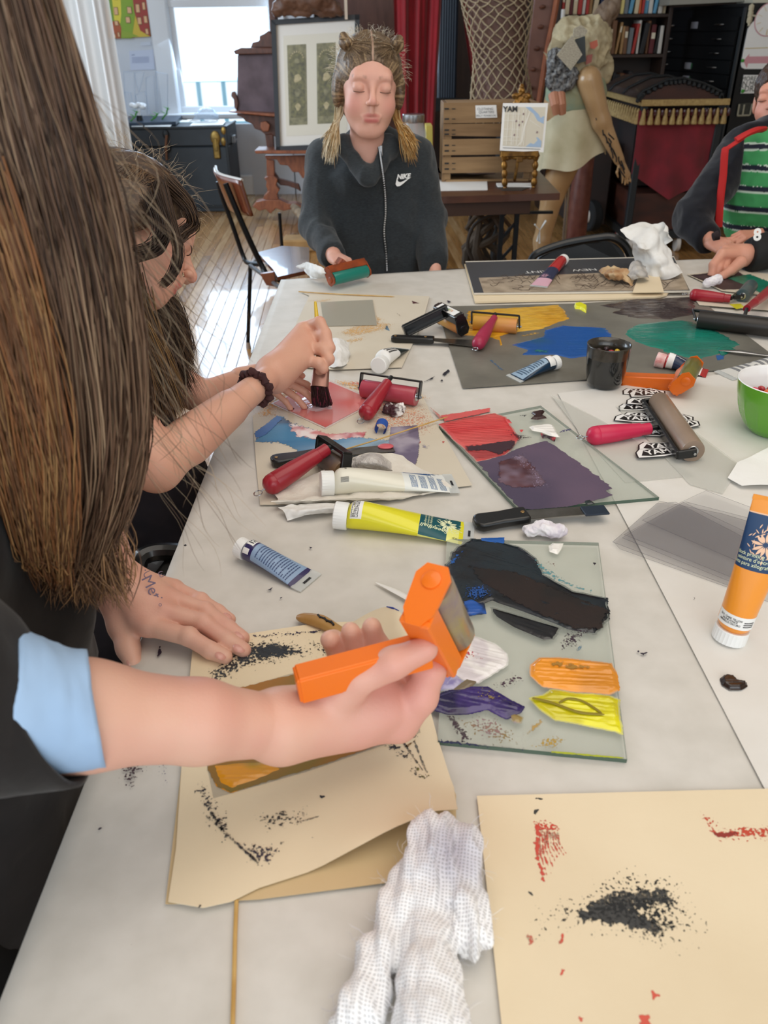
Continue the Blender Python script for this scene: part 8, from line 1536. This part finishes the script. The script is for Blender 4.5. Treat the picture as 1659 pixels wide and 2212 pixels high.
s.cap(P_(300, 1345, .020), P_(285, 1330, .018), .010, .012, .014)
la = s.mesh(1)
s = SD(V(-.50, .28, .78), V(.14, .62, 1.12), .002); t6 = .665; Q = lambda x, y, t=t6: D(x, y, t)
s.cap(Q(-120, 1560, .52), Q(180, 1545, .56), .040, .0355, .02); s.cap(Q(180, 1545, .56), Q(430, 1558, .60), .0355, .0305, .02); s.cap(Q(430, 1558, .60), Q(600, 1569, .64), .0305, .0240, .01)
for p_, r_ in ((Q(858, 1560, .69), .0160), (Q(876, 1535, .70), .016), (Q(860, 1505, .70), .016), (Q(800, 1492, .68), .017), (Q(760, 1566, .67), .0165)): s.cap(Q(610, 1568, .645), p_, .0235, r_, .014)
s.ell(Q(770, 1525, .675), (.046, .026, .022), None, .014)
s.chain([Q(862, 1562, .685), Q(908, 1505, .675), Q(930, 1452, .67), Q(905, 1425, .672)], [.0165, .0145, .012, .0105], .006)   # forefinger
s.chain([Q(850, 1570, .705), Q(898, 1520, .70), Q(915, 1470, .70), Q(880, 1440, .705)], [.015, .013, .012, .010], .006)
s.chain([Q(725, 1508, .655), Q(780, 1465, .640), Q(850, 1432, .632), Q(918, 1402, .632)], [.020, .0142, .0125, .0105], .006)    # thumb along the handle
for x_, y_, dx in ((757, 1364, 0), (803, 1354, 8), (712, 1382, -6)): s.chain([Q(x_+40, 1480, .70), Q(x_+30+dx, 1420, .715), Q(x_+8, 1385, .705), Q(x_, y_, .695)], [.0125, .0112, .0098, .0084], .003)
s.cap(Q(908, 1450, .650), Q(812, 1502, .638), .0025, .0065, .005, True)
ra = s.mesh(1)
s = SD(V(-.62, .2, .0), V(-.22, .80, 1.6), .010); hc = V(-.30, .68, 1.40); s.ell(hc, (.075, .09, .10)); s.cap(hc+V(-.02, -.03, -.06), V(-.42, .56, 1.18), .05, .07, .03); s.ell(V(-.45, .55, 1.0), (.13, .16, .24)); s.cap(V(-.42, .36, 1.14), Q(-120, 1560, .52), .05, .045); s.cap(V(-.42, .70, 1.14), D(10, 760, .72), .05, .05)
for y_ in (.46, .62): s.chain([V(-.45, y_, .8), V(-.42, y_, .45), V(-.44, y_, .06)], [.08, .06, .04])
to = s.mesh(1); v, F = join(la, ra, to)
nails = []
b3 = obj('body', v, F, SKIN, p3, col=skincol(v, 'deae98', 'd3867c', [(wf, .10, 'd9a08a', .3)]+[(m_, .02, 'c47a6c', .4) for m_ in mcp]+[(Q(860, 1560, .68), .09, 'dd9a92', .5), (Q(900, 1440, .65), .06, 'd98a80', .5)], 4))
NAIL = mat('fingernail', 'd49a8c', .25, coat=.3)
for a_, b_ in (((466, 1411), (488, 1421)), ((505, 1394), (529, 1406)), ((505, 1366), (527, 1380)), ((480, 1327), (499, 1340)), ((281, 1420), (289, 1437))):
    A_, B_ = P_(*a_, .0165 if a_[0] > 300 else .002), P_(*b_, .0125 if a_[0] > 300 else -.003); Rn = frame(B_-A_, (0, 0, 1)); MB().ball((A_+B_)/2, (np.linalg.norm(B_-A_)*.55, .0062, .0022), 12, Rn).build('fingernail', NAIL, b3)
INKP = mat('skin_pen', '7a6a80', .6)
for k, (tx, x_, y_, h_) in enumerate((('Meti', 328, 1272, .017), ('ω', 349, 1240, .010), ('·∪·', 318, 1242, .012), ('o', 347, 1306, .007))):
    zc_ = .0; c = P_(x_, y_, .040); kk = ray(x_, y_); kk = kk/np.linalg.norm(kk); w_ = v-_C; t_ = w_@kk; dd = np.linalg.norm(w_-t_[:, None]*kk, axis=1); c = _C+kk*(t_[dd < .006].min()-.0012); ex = nrm(P_(345, 1310, .03)-P_(320, 1262, .036)); ex = nrm(ex-kk*(ex@kk)); ey = nrm(np.cross(-kk, ex)); flat_text('pen_doodle', tx, INKP, b3, c, ex, ey, h_, off=.0)
# sleeve, cuff, shirt
BT = mat('black_tee', '141111', .9, c2='1b1717', scale=40, bump=.2, sheen=.1); CU = mat('pale_blue_cuff', 'a6c4e6', .75, c2='9bb9dc', scale=18, bump=.1)
a0, a1, a2_ = Q(-160, 1490, .50), Q(60, 1520, .525), Q(208, 1534, .552); axc = nrm(a2_-a1)
def sleeve(name, A_, B_, r0, r1, m, th=.003, tilt=(0, 0, 0), seed=1, amp=.003):
    Rf = frame(B_-A_); n = 48; 
    def f(u, w): a = w*6.2832; rr = (r0*(1-u)+r1*u)+amp*noise(np.stack([u*3, np.cos(a), np.sin(a)], -1), 1.6, seed); off = u*(tilt[0]*np.cos(a)+tilt[1]*np.sin(a)); return A_+(u+off)[..., None]*(B_-A_)+rr[..., None]*(Rf[:, 1]*np.cos(a)[..., None]+Rf[:, 2]*np.sin(a)[..., None])
    v_, F_, _, _ = grid(f, 16, n); o_ = obj(name, v_, F_, m, p3); md = o_.modifiers.new('s', 'SOLIDIFY'); md.thickness = th; md.offset = 1; return o_
sleeve('blue_cuff', a1+(a1-a2_)*.45, a2_, .047, .0385, CU, .004, (.04, -.30))
sleeve('sleeve', a0, a1+(a2_-a1)*.30, .074, .050, BT, .004, (.0, -.55), 3, .005)
s = SD(V(-.78, .15, .30), V(-.20, .92, 1.36), .009); s.ell(V(-.47, .52, 1.0), (.17, .21, .26), None, .03); s.cap(V(-.44, .34, 1.16), a0, .07, .07, .03); s.cap(V(-.44, .70, 1.12), D(-10, 760, .73), .07, .055, .03); s.cap(V(-.47, .52, .95), V(-.46, .52, .55), .17, .16, .03)
s.cap(D(40, 1330, .72), D(120, 1430, .80), .06, .035, .03); s.cap(D(40, 1330, .72), V(-.45, .52, .95), .06, .12, .03)
v, F = s.mesh(); v = folds(v, F, .008, 9, seed=7); v[:, 0] = np.where((v[:, 2] > .70) & (v[:, 0] > -.27) & (v[:, 2] < .80), -.27, v[:, 0]); obj('black_shirt', v, F, BT, p3)
s = SD(V(-.66, .12, .02), V(-.24, .90, .72), .010)
for y_ in (.40, .62): s.chain([V(-.46, y_, .66), V(-.40, y_, .42), V(-.42, y_-.02, .10)], [.115, .085, .065], .02)
v, F = s.mesh(); obj('black_trousers', folds(v, F, .008, 9, seed=5), F, mat('black_denim', '0e0f10', .9, c2='141517', scale=30, bump=.2), p3)
for y_ in (.38, .60): MB().box((-.38, y_, .05), (.13, .045, .045), bev=.03).build('shoe', TEDGE, p3)
# the long hair falling in front
yh = .585; LV = [-420, -250, 0, 200, 350, 500, 700, 900, 1050, 1160, 1260]; LL = [-330, -360, -330, -300, -260, -220, -160, -110, -60, -20, 60]; RR_ = [-120, 40, 128, 185, 232, 268, 300, 315, 296, 250, 200]
def hp(u, t, y_=yh): py = LV[0]+(LV[-1]-LV[0])*t; l = np.interp(py, LV, LL); r_ = np.interp(py, LV, RR_); return Y(l+(r_-l)*u, py, y_)
v, F, uu, vv = grid(lambda u, w: np.array([[hp(.02+.94*a, b*.88, yh+.045+.012*math.sin(a*40+b*3)-.035*math.sin(a*3.1)) for b in w[0]] for a in u[:, 0]]), 70, 40)
nn = noise(np.stack([uu*2.2, vv*.12], 1), 22, 3, 4)*1.3+.5; cc = np.array(lin('3d2c22'))*(1-np.clip(nn, 0, 1)[:, None])+np.array(lin('705848'))*np.clip(nn, 0, 1)[:, None]
hh3 = obj('hair', v, F, HAIR, p3, col=cc); 
def fore(rng):
    u0 = rng.random()**.8; dy = rng.uniform(-.035, .045)*(1 if u0 < .9 else .6); L_ = rng.uniform(.80, 1.0) if rng.random() < .8 else rng.uniform(.55, .8); ph, am = rng.random()*6.28, rng.uniform(.006, .05); k = [hp(u0+am*math.sin(ph+t*7)*t+(.05*max(0, t-.85)*rng.normal()), t*L_, yh+dy-.03*math.sin(t*2.4)) for t in (0, .15, .3, .45, .6, .72, .84, .93, 1.0)]; return k
q = strands(8000, fore, .00062, ['4a3629', '6b5140', '856a54', '3a2a20', '9a8066', '5c4434', '775c48'], 16, 41, .004); obj('hair_strands', q[0], q[1], HAIR, hh3, col=q[2])
def warm(rng): u0 = rng.uniform(.05, .55); t0 = rng.uniform(.45, .65); am = rng.normal(0, .02); return [hp(u0+.25*(t-t0)+am*math.sin(t*9), t, yh-.072) for t in (t0, t0+.12, t0+.24, t0+.36, min(.97, t0+.46))]
q = strands(300, warm, .0006, ['8a5c38', '7a5236', 'a07a50', '6b4c34'], 14, 42, .005); obj('warm_highlights', q[0], q[1], HAIR, hh3, col=q[2])
def stray(rng):
    t0 = rng.uniform(.35, .85); p = hp(1.0, t0, yh-.02); d_ = nrm(V(rng.uniform(.2, .9), rng.uniform(-.2, .4), rng.uniform(-1.6, -.5))); L_ = rng.uniform(.03, .12); return [p, p+d_*L_*.4, p+d_*L_*.75+V(.004, 0, -.006), p+d_*L_+V(.012*rng.normal(), 0, -.02)]
q = strands(90, stray, .0002, ['8a7660', 'b5a288', '6b5646'], 12, 43, .003); obj('stray_hair', q[0], q[1], HAIR, hh3, col=q[2])
def tips(rng): u0 = rng.uniform(.35, 1); p = hp(u0, .90, yh-.02); e = D(rng.uniform(60, 290), rng.uniform(1230, 1320), rng.uniform(.66, .72)); return [hp(u0, .78, yh-.01), p, (p*.45+e*.55)+rng.normal(0, .004, 3), e]
q = strands(800, tips, .0005, ['5c4434', '8a6a4c', '6b4f3a', 'a5805a'], 12, 44, .004); obj('hair_tips', q[0], q[1], HAIR, hh3, col=q[2])
# the brayer in the blurred hand
Nn, Ff = Q(932, 1262, .625), Q(985, 1372, .70); Oj = (Nn+Ff)/2; cbm = Q(950, 1392, .668)
plastic_brayer('bright orange plastic brayer with violet-stained roller in the near hand', Oj, Ff-Nn, cbm-Oj, np.linalg.norm(Ff-Nn)*.96, .0172, mat('roller_stained', '7d6a72', .3, c2='a08f5a', scale=30, coat=.3), mat('orange_plastic_near', 'f07414', .35, coat=.2), .108, .023, pr=.030, hdir=nrm(Q(672, 1428, .640)-Q(925, 1362, .660)), hh=.013)
# ---------------------------------------------------------------- the boy at the right
p4_ = thing('person', 'boy in a green striped shirt and navy jacket at the far right corner', 'person', V(Y(1690, 400, 2.7)[0], 2.7, 0))
fy = cv(-.62, -.30, -.72); fz = nrm(cv(.02, .95, -.28)-fy*(cv(.02, .95, -.28)@fy)); R = np.stack([np.cross(fy, fz), fy, fz], 1); o = D(1684, 215, 2.50); kh = 1.0
s = SD(o-V(.13, .13, .18), o+.14, .0028); T = head(s, o, R, kh); h4 = s.mesh(1); T2 = lambda x, y, z: o+R@(V(x, y, z)*kh)
yB = 2.72; cxb = Y(1690, 400, yB)[0]; s = SD(V(cxb-.33, 2.2, .0), V(cxb+.30, 2.95, 1.25), .007); s.cap(T(0, -.03, -.16), V(cxb, yB, .95), .04, .07); s.ell(V(cxb, yB, .90), (.13, .08, .2)); s.cap(V(cxb-.14, yB, 1.0), V(cxb+.14, yB, 1.0), .045)
for x_ in (-.07, .07): s.chain([V(cxb+x_, yB, .68), V(cxb+x_, yB-.02, .36), V(cxb+x_, yB, .05)], [.08, .055, .04])
eB, wB = Y(1492, 470, 2.62), Y(1536, 522, 2.52); s.chain([V(cxb-.12, yB+.02, .99), eB, wB], [.030, .030, .022]); bb_ = s.mesh(1)
s = SD(Y(1560, 530, 2.42)-.15, Y(1560, 530, 2.42)+.15, .0024)
hdb = nrm(Y(1588, 545, 2.40)-wB); HR = np.stack([hdb, np.zeros(3), V(-.5, -.4, .8)], 1); HR[:, 1] = nrm(np.cross(HR[:, 2], HR[:, 0])); HR[:, 2] = np.cross(HR[:, 0], HR[:, 1]); s.cap(wB-hdb*.03, wB, .022, .02); hand(s, wB, HR, .135, [(45, 65, 40), (50, 70, 40), (55, 70, 40), (60, 75, 40)], k=.004)
w5 = Y(1640, 508, 2.5); HR2 = np.stack([nrm(Y(1570, 508, 2.47)-w5), np.zeros(3), V(.1, -.3, .95)], 1); HR2[:, 1] = nrm(np.cross(HR2[:, 2], HR2[:, 0])); HR2[:, 2] = np.cross(HR2[:, 0], HR2[:, 1]); s.cap(w5-HR2[:, 0]*.05, w5, .022, .02); hand(s, w5, HR2, .125, [(35, 50, 30)]*4, k=.004); hb = s.mesh(1)
v, F = join(h4, bb_, hb); obj('body', v, F, SKIN, p4_, col=skincol(v, 'd3977f', 'c07a68', headpts(T, kh, 'b0605a', '4a3226', 'cc8272', .7)+[(Y(1548, 520, 2.5), .03, '6a4a44', .4)])); lashes(T, p4_)
s = SD(o-.14, o+.15, .0035); s.ell(T2(0, -.018, .040), V(.078, .094, .082), R, .004); s.ell(T2(0, .100, -.030), V(.075, .075, .090), R, .004, True); v, F = s.mesh(); v = folds(v, F, .003, 90, (1, 1, .3), 3); obj('hair', v, F, HAIR, p4_, col=haircol(v, o, R, ['2c1e17', '4a3428', '3a281e'], 120, 3))
s = SD(V(cxb-.2, 2.5, .6), V(cxb+.25, 2.95, 1.2), .005); s.ell(V(cxb-.01, yB, .86), (.168, .105, .22), None, .02); s.cap(V(cxb-.15, yB, .99), V(cxb+.13, yB, 1.0), .060, None, .02); s.cap(T(0, -.03, -.165), T(0, -.03, -.18), .05, .06, .02); s.cap(T(0, 0, -.06), T(0, -.02, -.16), .046, .042, .004, True)
v, F = s.mesh(); v = folds(v, F, .003, 16, seed=5); zb_ = v[:, 2]+.25*(v[:, 0]-cxb)*0; ph_ = ((zb_-.70) % .060)/.060; c = np.tile(lin('3f9458'), (len(v), 1)); c[(ph_ < .22)] = lin('141a2c'); c[((ph_ > .22) & (ph_ < .28)) | (ph_ > .95)] = lin('c9d8c9'); c[v[:, 2] > 1.05] = lin('3f9458')
shm = mat('striped_jersey', 'ffffff', .85, vcol=True, sheen=.1); obj('striped_shirt', v, F, shm, p4_, col=c)
JK = mat('navy_fleece', '0c0d14', .95, c2='12131c', scale=60, bump=.3, sheen=.2); s = SD(V(cxb-.36, 2.3, .5), V(cxb+.33, 3.0, 1.25), .006)
s.ell(V(cxb, yB+.01, .88), (.175, .115, .24), None, .02); s.cap(V(cxb-.13, yB, 1.0), V(cxb+.13, yB, 1.0), .068, None, .03); s.chain([V(cxb-.15, yB, .99), eB, wB-hdb*.015], [.068, .056, .040], .02); s.cap(V(cxb+.15, yB, .99), V(cxb+.22, yB-.08, .75), .068, .055, .02); s.cap(V(cxb+.22, yB-.08, .75), w5-HR2[:, 0]*.05, .055, .036, .02)
s.cap(T(-.07, -.02, -.13), T(0, -.06, -.11), .026, None, .015); s.cap(T(.07, -.02, -.13), T(0, -.06, -.11), .026, None, .015)
A_ = Y(1583, 330, 2.5); s.box(V((Y(1608, 400, 2.6)[0]+cxb+.17)/2+.0, yB-.14, .86), ((cxb+.17-Y(1608, 400, 2.6)[0])/2, .12, .34), None, .02, .004, True); s.plane(wB-hdb*.012, hdb); v, F = s.mesh(); v = folds(v, F, .004, 14, seed=8); jk = obj('navy_jacket', v, F, JK, p4_)
RL = mat('red_lining', 'b8201e', .7); pts = [Y(x_, y_, 2.585) for x_, y_ in ((1566, 326), (1562, 380), (1556, 430), (1552, 490))]; MB().tube(list(spline([Y(1605, 298, 2.6), Y(1572, 320, 2.59)]+pts, 24)), list(np.linspace(.010, .012, 24)), 8, flat=.5).build('red_zip_edge', RL, jk)
MB().tube(list(spline([Y(1590, 303, 2.60), Y(1612, 290, 2.60), Y(1634, 281, 2.62), Y(1648, 280, 2.66)], 14)), [.018]*13+[.006], 8, flat=.5).build('red_collar', RL, jk)
MB().lathe(Y(1540, 512, 2.44), Y(1552, 508, 2.44), [(0, .012), (1, .014)], 12).build('dark_wad', mat('inky_cloth', '2b2022', .9), None, label="dark inky wad in the boy's left-hand grip", cat='cloth')
# ---------------------------------------------------------------- the hand in the black sleeve
p5 = thing('person', 'black sleeve with a white figure eight and a hand wiping a plate', 'person', V(Y(1760, 560, 2.2)[0], 2.2, 0)); w6 = Y(1606, 552, 2.20); far6 = w6+V(.32, .06, .06)
s = SD(V(w6[0]-.22, 1.95, .74), V(w6[0]+.42, 2.4, 1.0), .0026); s.cap(far6, w6, .035, .024); tip6 = P(1543, 606, TOP+.02)
kn6 = [Y(1560, 548, 2.17), Y(1566, 540, 2.20), Y(1574, 536, 2.22), Y(1580, 545, 2.24)]
for p_ in kn6: s.cap(w6, p_, .023, .014, .014)
for a_, b_, c_, r_ in ((kn6[0], (1541, 572), (1538, 594), .0115), (kn6[1], (1552, 578), (1548, 600), .0115), (kn6[2], (1568, 582), (1560, 600), .011), (kn6[3], (1590, 580), (1578, 592), .010)): s.chain([a_, Y(*b_, 2.15), Y(*c_, 2.14), Y(c_[0]-2, c_[1]+9, 2.14)], [r_*1.1, r_, r_*.9, r_*.8], .004)
s.chain([Y(1600, 566, 2.14), Y(1578, 585, 2.12), Y(1560, 597, 2.11), Y(1552, 606, 2.11)], [.016, .012, .0105, .009], .006); v, F = s.mesh(); v[:, 2] = np.maximum(v[:, 2], TOP+.004); obj('body', v, F, SKIN, p5, col=skincol(v, 'd59c84', 'c5806e'))
s = SD(V(w6[0]-.03, 1.95, .70), V(w6[0]+.45, 2.45, 1.06), .004); s.cap(w6+V(.02, 0, .0), w6+V(.34, .06, .07), .046, .062); s.plane(w6+V(.012, 0, 0), V(-1, -.1, .1)); v, F = s.mesh(); v[:, 2] = np.maximum(v[:, 2], TOP+.002); sl = obj('black_sleeve', folds(v, F, .002, 20), F, mat('black_softshell', '0f1011', .75), p5)
k = ray(1636, 508); k = k/np.linalg.norm(k); w_ = v-_C; t_ = w_@k; dd = np.linalg.norm(w_-t_[:, None]*k, axis=1); cc8 = _C+k*((t_[dd < .01].min() if (dd < .01).any() else 2.3)-.004)
flat_text('sleeve_text', '8', WHITE, sl, cc8, V(1, .05, .05), V(.15, .3, 1), .042, off=0, bold=.04)
s = SD(tip6-.04, tip6+.04, .0018); s.cap(P(1528, 612, TOP+.012), P(1550, 604, TOP+.02), .010, .012, .008); s.cap(P(1522, 616, TOP+.005), P(1530, 611, TOP+.012), .004, .009, .006); v, F = s.mesh(); v = folds(v, F, .002, 120); v[:, 2] = np.maximum(v[:, 2], TOP+.003); obj('cotton_pad', v, F, COT, None, label='white cotton pad pinched by the hand in the black sleeve', cat='cotton')
# ================================================================ mannequin
ym = 4.6; M_ = lambda x, y, dy=0.: Y(x, y, ym+dy); mn = thing('mannequin', 'headless paper-covered mannequin with a cream skirt and one raised arm', 'mannequin', V(M_(1215, 400)[0], ym, 0)); PLS = mat('mannequin_skin', 'b5946c', .3, c2='a6855e', scale=8, coat=.3)
ft = M_(1150, 640); ft[2] = .03; s = SD(V(M_(1130, 0)[0]-.1, ym-.35, 0), V(M_(1390, 0)[0]+.05, ym+.35, 1.75), .008)
s.chain([M_(1225, 330), M_(1193, 425), M_(1170, 520), ft+V(.02, 0, .06)], [.095, .060, .045, .03], .02); s.cap(ft+V(.02, 0, .05), ft+V(-.06, -.10, .0), .03, .025, .015); s.ell(M_(1237, 225), (.15, .10, .16), None, .03)
s.chain([M_(1272, 172, -.13), M_(1299, 262, -.13), M_(1337, 345, -.13)], [.062, .046, .028], .02)
for i_ in range(4): s.chain([M_(1340, 350, -.12), M_(1346+4*i_, 375, -.13+.012*i_), M_(1344+6*i_, 400-3*abs(i_-1), -.13+.012*i_)], [.022, .010, .006], .004)
s.chain([M_(1342, 352, -.13), M_(1332, 372, -.16), M_(1336, 384, -.16)], [.014, .008, .006], .004)
v, F = s.mesh(1); obj('body', v, F, PLS, mn)
mb = MB(); rr_ = random.Random(12)
for k in range(16): x_, y_ = 1290+k*3.6+rr_.uniform(-8, 8), 240+k*8.2; mb.tube([M_(x_, y_, -.165), M_(x_+rr_.uniform(0, 8), y_+9, -.17), M_(x_+rr_.uniform(3, 14), y_+20, -.165)], .0035, 5)
mb.build('ink_lines', BLACKI, mn)
def skirt(u, w): # flared and ruffled
    c0, c1 = M_(1245, 232), M_(1232, 350); rx = .135*(1-w)+.01+w*.175; return np.stack([c0[0]*(1-w)+c1[0]*w+rx*np.cos(u*6.2832)*(1+.06*w*np.sin(u*44)), ym+.75*rx*np.sin(u*6.2832)*(1+.06*w*np.sin(u*44)), c0[2]*(1-w)+(c1[2]+.02*np.sin(u*22+1)+.05*(np.cos(u*6.28)))*w], -1)
v, F, _, _ = grid(skirt, 120, 20); obj('skirt', v, F, mat('skirt_cream', 'd2c9ad', .7, c2='aca382', scale=6, bump=.2), mn)
s = SD(M_(1175, 250)-.25, M_(1330, 150)+.30, .008); s.ell(M_(1243, 205), (.155, .12, .15), None, .02); s.plane(M_(1243, 238), V(0, 0, -1)); v, F = s.mesh(); obj('bodice', folds(v, F, .004, 14), F, mat('bodice_turquoise', '7f9b8c', .55, c2='9c9873', scale=10, detail=7, bump=.3), mn)
PAPM = mat('papier_mache', 'bdb08f', .75, c2='958a70', scale=16, detail=6, bump=.6, bscale=40)
s = SD(M_(1180, 190)-.25, M_(1320, 40)+.30, .008); s.ell(M_(1243, 125), (.135, .12, .16), None, .03); s.ell(M_(1280, 95), (.085, .09, .12), None, .03); s.cap(M_(1225, 70), M_(1285, 62), .06, .05, .02); s.ell(M_(1300, 150), (.05, .05, .07), None, .02); v, F = s.mesh(); obj('paper_torso', folds(v, F, .012, 20, seed=3), F, PAPM, mn)
NEWS = mat('newsprint', 'b8b09c', .75, c2='8d8678', scale=110, stretch=(1, 1, 2.5), detail=2)
for nm, pts, dy, m in (('newspaper_sheet', [(1236, 77), (1258, 118), (1233, 152), (1203, 119)], -.20, NEWS), ('newspaper_sheet', [(1240, 62), (1256, 54), (1270, 66), (1262, 80), (1238, 82)], -.18, NEWS), ('paper_tag', [(1193, 80), (1216, 92), (1210, 122), (1189, 112)], -.10, PAPM), ('dark_patch', [(1243, 85), (1264, 78), (1266, 132), (1248, 138), (1240, 120)], -.19, mat('slate_paper', '32383a', .6)), ('paper_spike', [(1174, 112), (1194, 124), (1196, 134), (1186, 130)], -.08, PAPM), ('red_patch', [(1275, 92), (1290, 86), (1292, 98), (1284, 106), (1276, 104)], -.165, mat('coral_patch', 'b8624e', .6)), ('red_patch', [(1268, 120), (1280, 117), (1278, 134), (1266, 140)], -.165, mat('rose_patch', '96564e', .6))):
    cut(pts, ym+dy, .012, nm, m, mn)
s = SD(M_(1180, 180)-.16, M_(1235, 120)+.2, .006); s.cap(M_(1200, 125, -.12), M_(1212, 165, -.14), .035, .06, .02); s.cap(M_(1205, 172, -.14), M_(1228, 168, -.14), .05, .045, .02); v, F = s.mesh(); obj('feathered_scarf', folds(v, F, .012, 45, seed=9), F, mat('black_white_print', '24242a', .7, c2='8d8d8c', scale=70, detail=1), mn)
s = SD(M_(1275, 75)-.12, M_(1340, -20)+.15, .006); s.chain([M_(1290, 62), M_(1303, 35), M_(1320, 18), M_(1338, -8)], [.050, .042, .036, .018], .02); v, F = s.mesh(); obj('raised_arm', folds(v, F, .010, 26, (1, 1, .4), 4), F, mat('arm_bark', '7d6a58', .7, c2='5e4d40', scale=20, bump=.4), mn)
for x_ in (1200, 1213): MB().tube([M_(x_-4, 205, -.15), M_(x_, 228, -.19), M_(x_+2, 246, -.18)], [.028, .024, .018], 10).build('doll_leg', mat('doll_pink', 'b07a60', .5), mn)
BW = mat('bow_white', 'dcdad5', .7); q_ = M_(1166, 497, -.07); MB().tube([q_+V(-.03, 0, .03), q_, q_+V(.03, 0, .05)], [.012, .007, .012], 6, flat=.4).tube([q_+V(-.01, 0, -.06), q_, q_+V(.005, 0, -.07)], [.012, .006, .012], 6, flat=.4).build('white_bow', BW, mn)
MB().tube([M_(1237, 260), V(M_(1237, 260)[0]+.05, ym+.1, .02)], .012, 8).lathe(V(M_(1237, 260)[0]+.05, ym+.1, .001), V(M_(1237, 260)[0]+.05, ym+.1, .02), [(0, .16), (1, .15)], 24).build('support_rod', STEEL, mn)
# ================================================================ gauze in front
s = SD(P(720, 2300, TOP)-V(.03, .03, .02), P(1060, 1780, TOP)+V(.03, .03, .09), .0018); g = lambda x, y, h: P(x, y, TOP+h)
s.chain([g(960, 1835, .026), g(905, 1885, .022), g(868, 1960, .018), g(825, 2060, .016), g(775, 2180, .014), g(760, 2215, .010)], [.022, .017, .014, .0125, .0135, .014], .008)
s.chain([g(955, 1850, .026), g(930, 1950, .020), g(925, 2040, .020), g(925, 2120, .022), g(935, 2230, .024)], [.022, .014, .015, .019, .022], .008)
s.chain([g(960, 1830, .026), g(985, 1880, .024), g(1010, 1970, .018), g(1028, 2020, .016)], [.020, .018, .014, .013], .008); s.ell(g(1010, 1985, .018), (.014, .022, .014), None, .01); s.ell(g(1010, 1835, .03), (.010, .010, .012), None, .008); s.ell(g(950, 1815, .03), (.022, .018, .018), None, .01)
s.cap(g(890, 1960, .036), g(880, 2100, .03), .004, .004, .005, True); s.cap(g(980, 1960, .03), g(985, 2120, .03), .004, .005, .005, True)
v, F = s.mesh(1); v = folds(v, F, .0045, 30, (2.6, .45, 1), 6); v = folds(v, F, .0006, 110, (2, .6, 1), 8); v[:, 2] = np.maximum(v[:, 2], TOP+.001)
c = np.tile(lin('fbfafb'), (len(v), 1)); t_ = np.clip(1-np.linalg.norm((v-g(975, 1880, .02))*V(1, .9, .3), axis=1)/.045+noise(v, 60, 3)*.3, 0, 1)[:, None]*.7; c = c*(1-t_)+np.array(lin('8d8094'))*t_
GZ = mat('gauze', 'ffffff', .95, vcol=True); nt = GZ.node_tree; b_ = nt.nodes['Principled BSDF']; tc = nt.nodes.new('ShaderNodeTexCoord'); mx = None
for ax_, rot in (('X', .25), ('X', 1.82)):
    mp_n = nt.nodes.new('ShaderNodeMapping'); mp_n.inputs['Rotation'].default_value = (0, .3, rot); nt.links.new(tc.outputs['Object'], mp_n.inputs[0]); w_n = nt.nodes.new('ShaderNodeTexWave'); w_n.inputs['Scale'].default_value = 125; w_n.inputs['Distortion'].default_value = 7; w_n.inputs['Detail'].default_value = 1; w_n.inputs['Detail Scale'].default_value = .25; nt.links.new(mp_n.outputs[0], w_n.inputs['Vector'])
    if mx is None: mx = w_n.outputs['Fac']
    else: m_ = nt.nodes.new('ShaderNodeMath'); m_.operation = 'MAXIMUM'; nt.links.new(mx, m_.inputs[0]); nt.links.new(w_n.outputs['Fac'], m_.inputs[1]); mx = m_.outputs[0]
r_n = nt.nodes.new('ShaderNodeMapRange'); r_n.inputs[1].default_value = .4; r_n.inputs[2].default_value = .75; r_n.inputs[3].default_value = .6; r_n.inputs[4].default_value = 1; nt.links.new(mx, r_n.inputs[0]); nt.links.new(r_n.outputs[0], b_.inputs['Alpha'])
bp_ = nt.nodes.new('ShaderNodeBump'); bp_.inputs['Distance'].default_value = .0006; bp_.inputs['Strength'].default_value = .6; nt.links.new(mx, bp_.inputs['Height']); nt.links.new(bp_.outputs[0], b_.inputs['Normal'])
gz = obj('gauze_cloth', v, F, GZ, None, label='rumpled white cheesecloth with a violet-grey stain, front centre of the table', cat='cloth', col=c)
def thr(rng): i = rng.integers(0, len(v)); p = v[i]; d_ = nrm(rng.normal(0, 1, 3)*V(1, 1, .4)); return [p, p+d_*.006, p+d_*.012+rng.normal(0, .002, 3)]
q = strands(500, thr, .00012, ['f2f0f2', 'dcd8e0'], 5, 51, .001); q[0][:, 2] = np.maximum(q[0][:, 2], TOP+.001); obj('loose_threads', q[0], q[1], HAIR, gz, col=q[2])
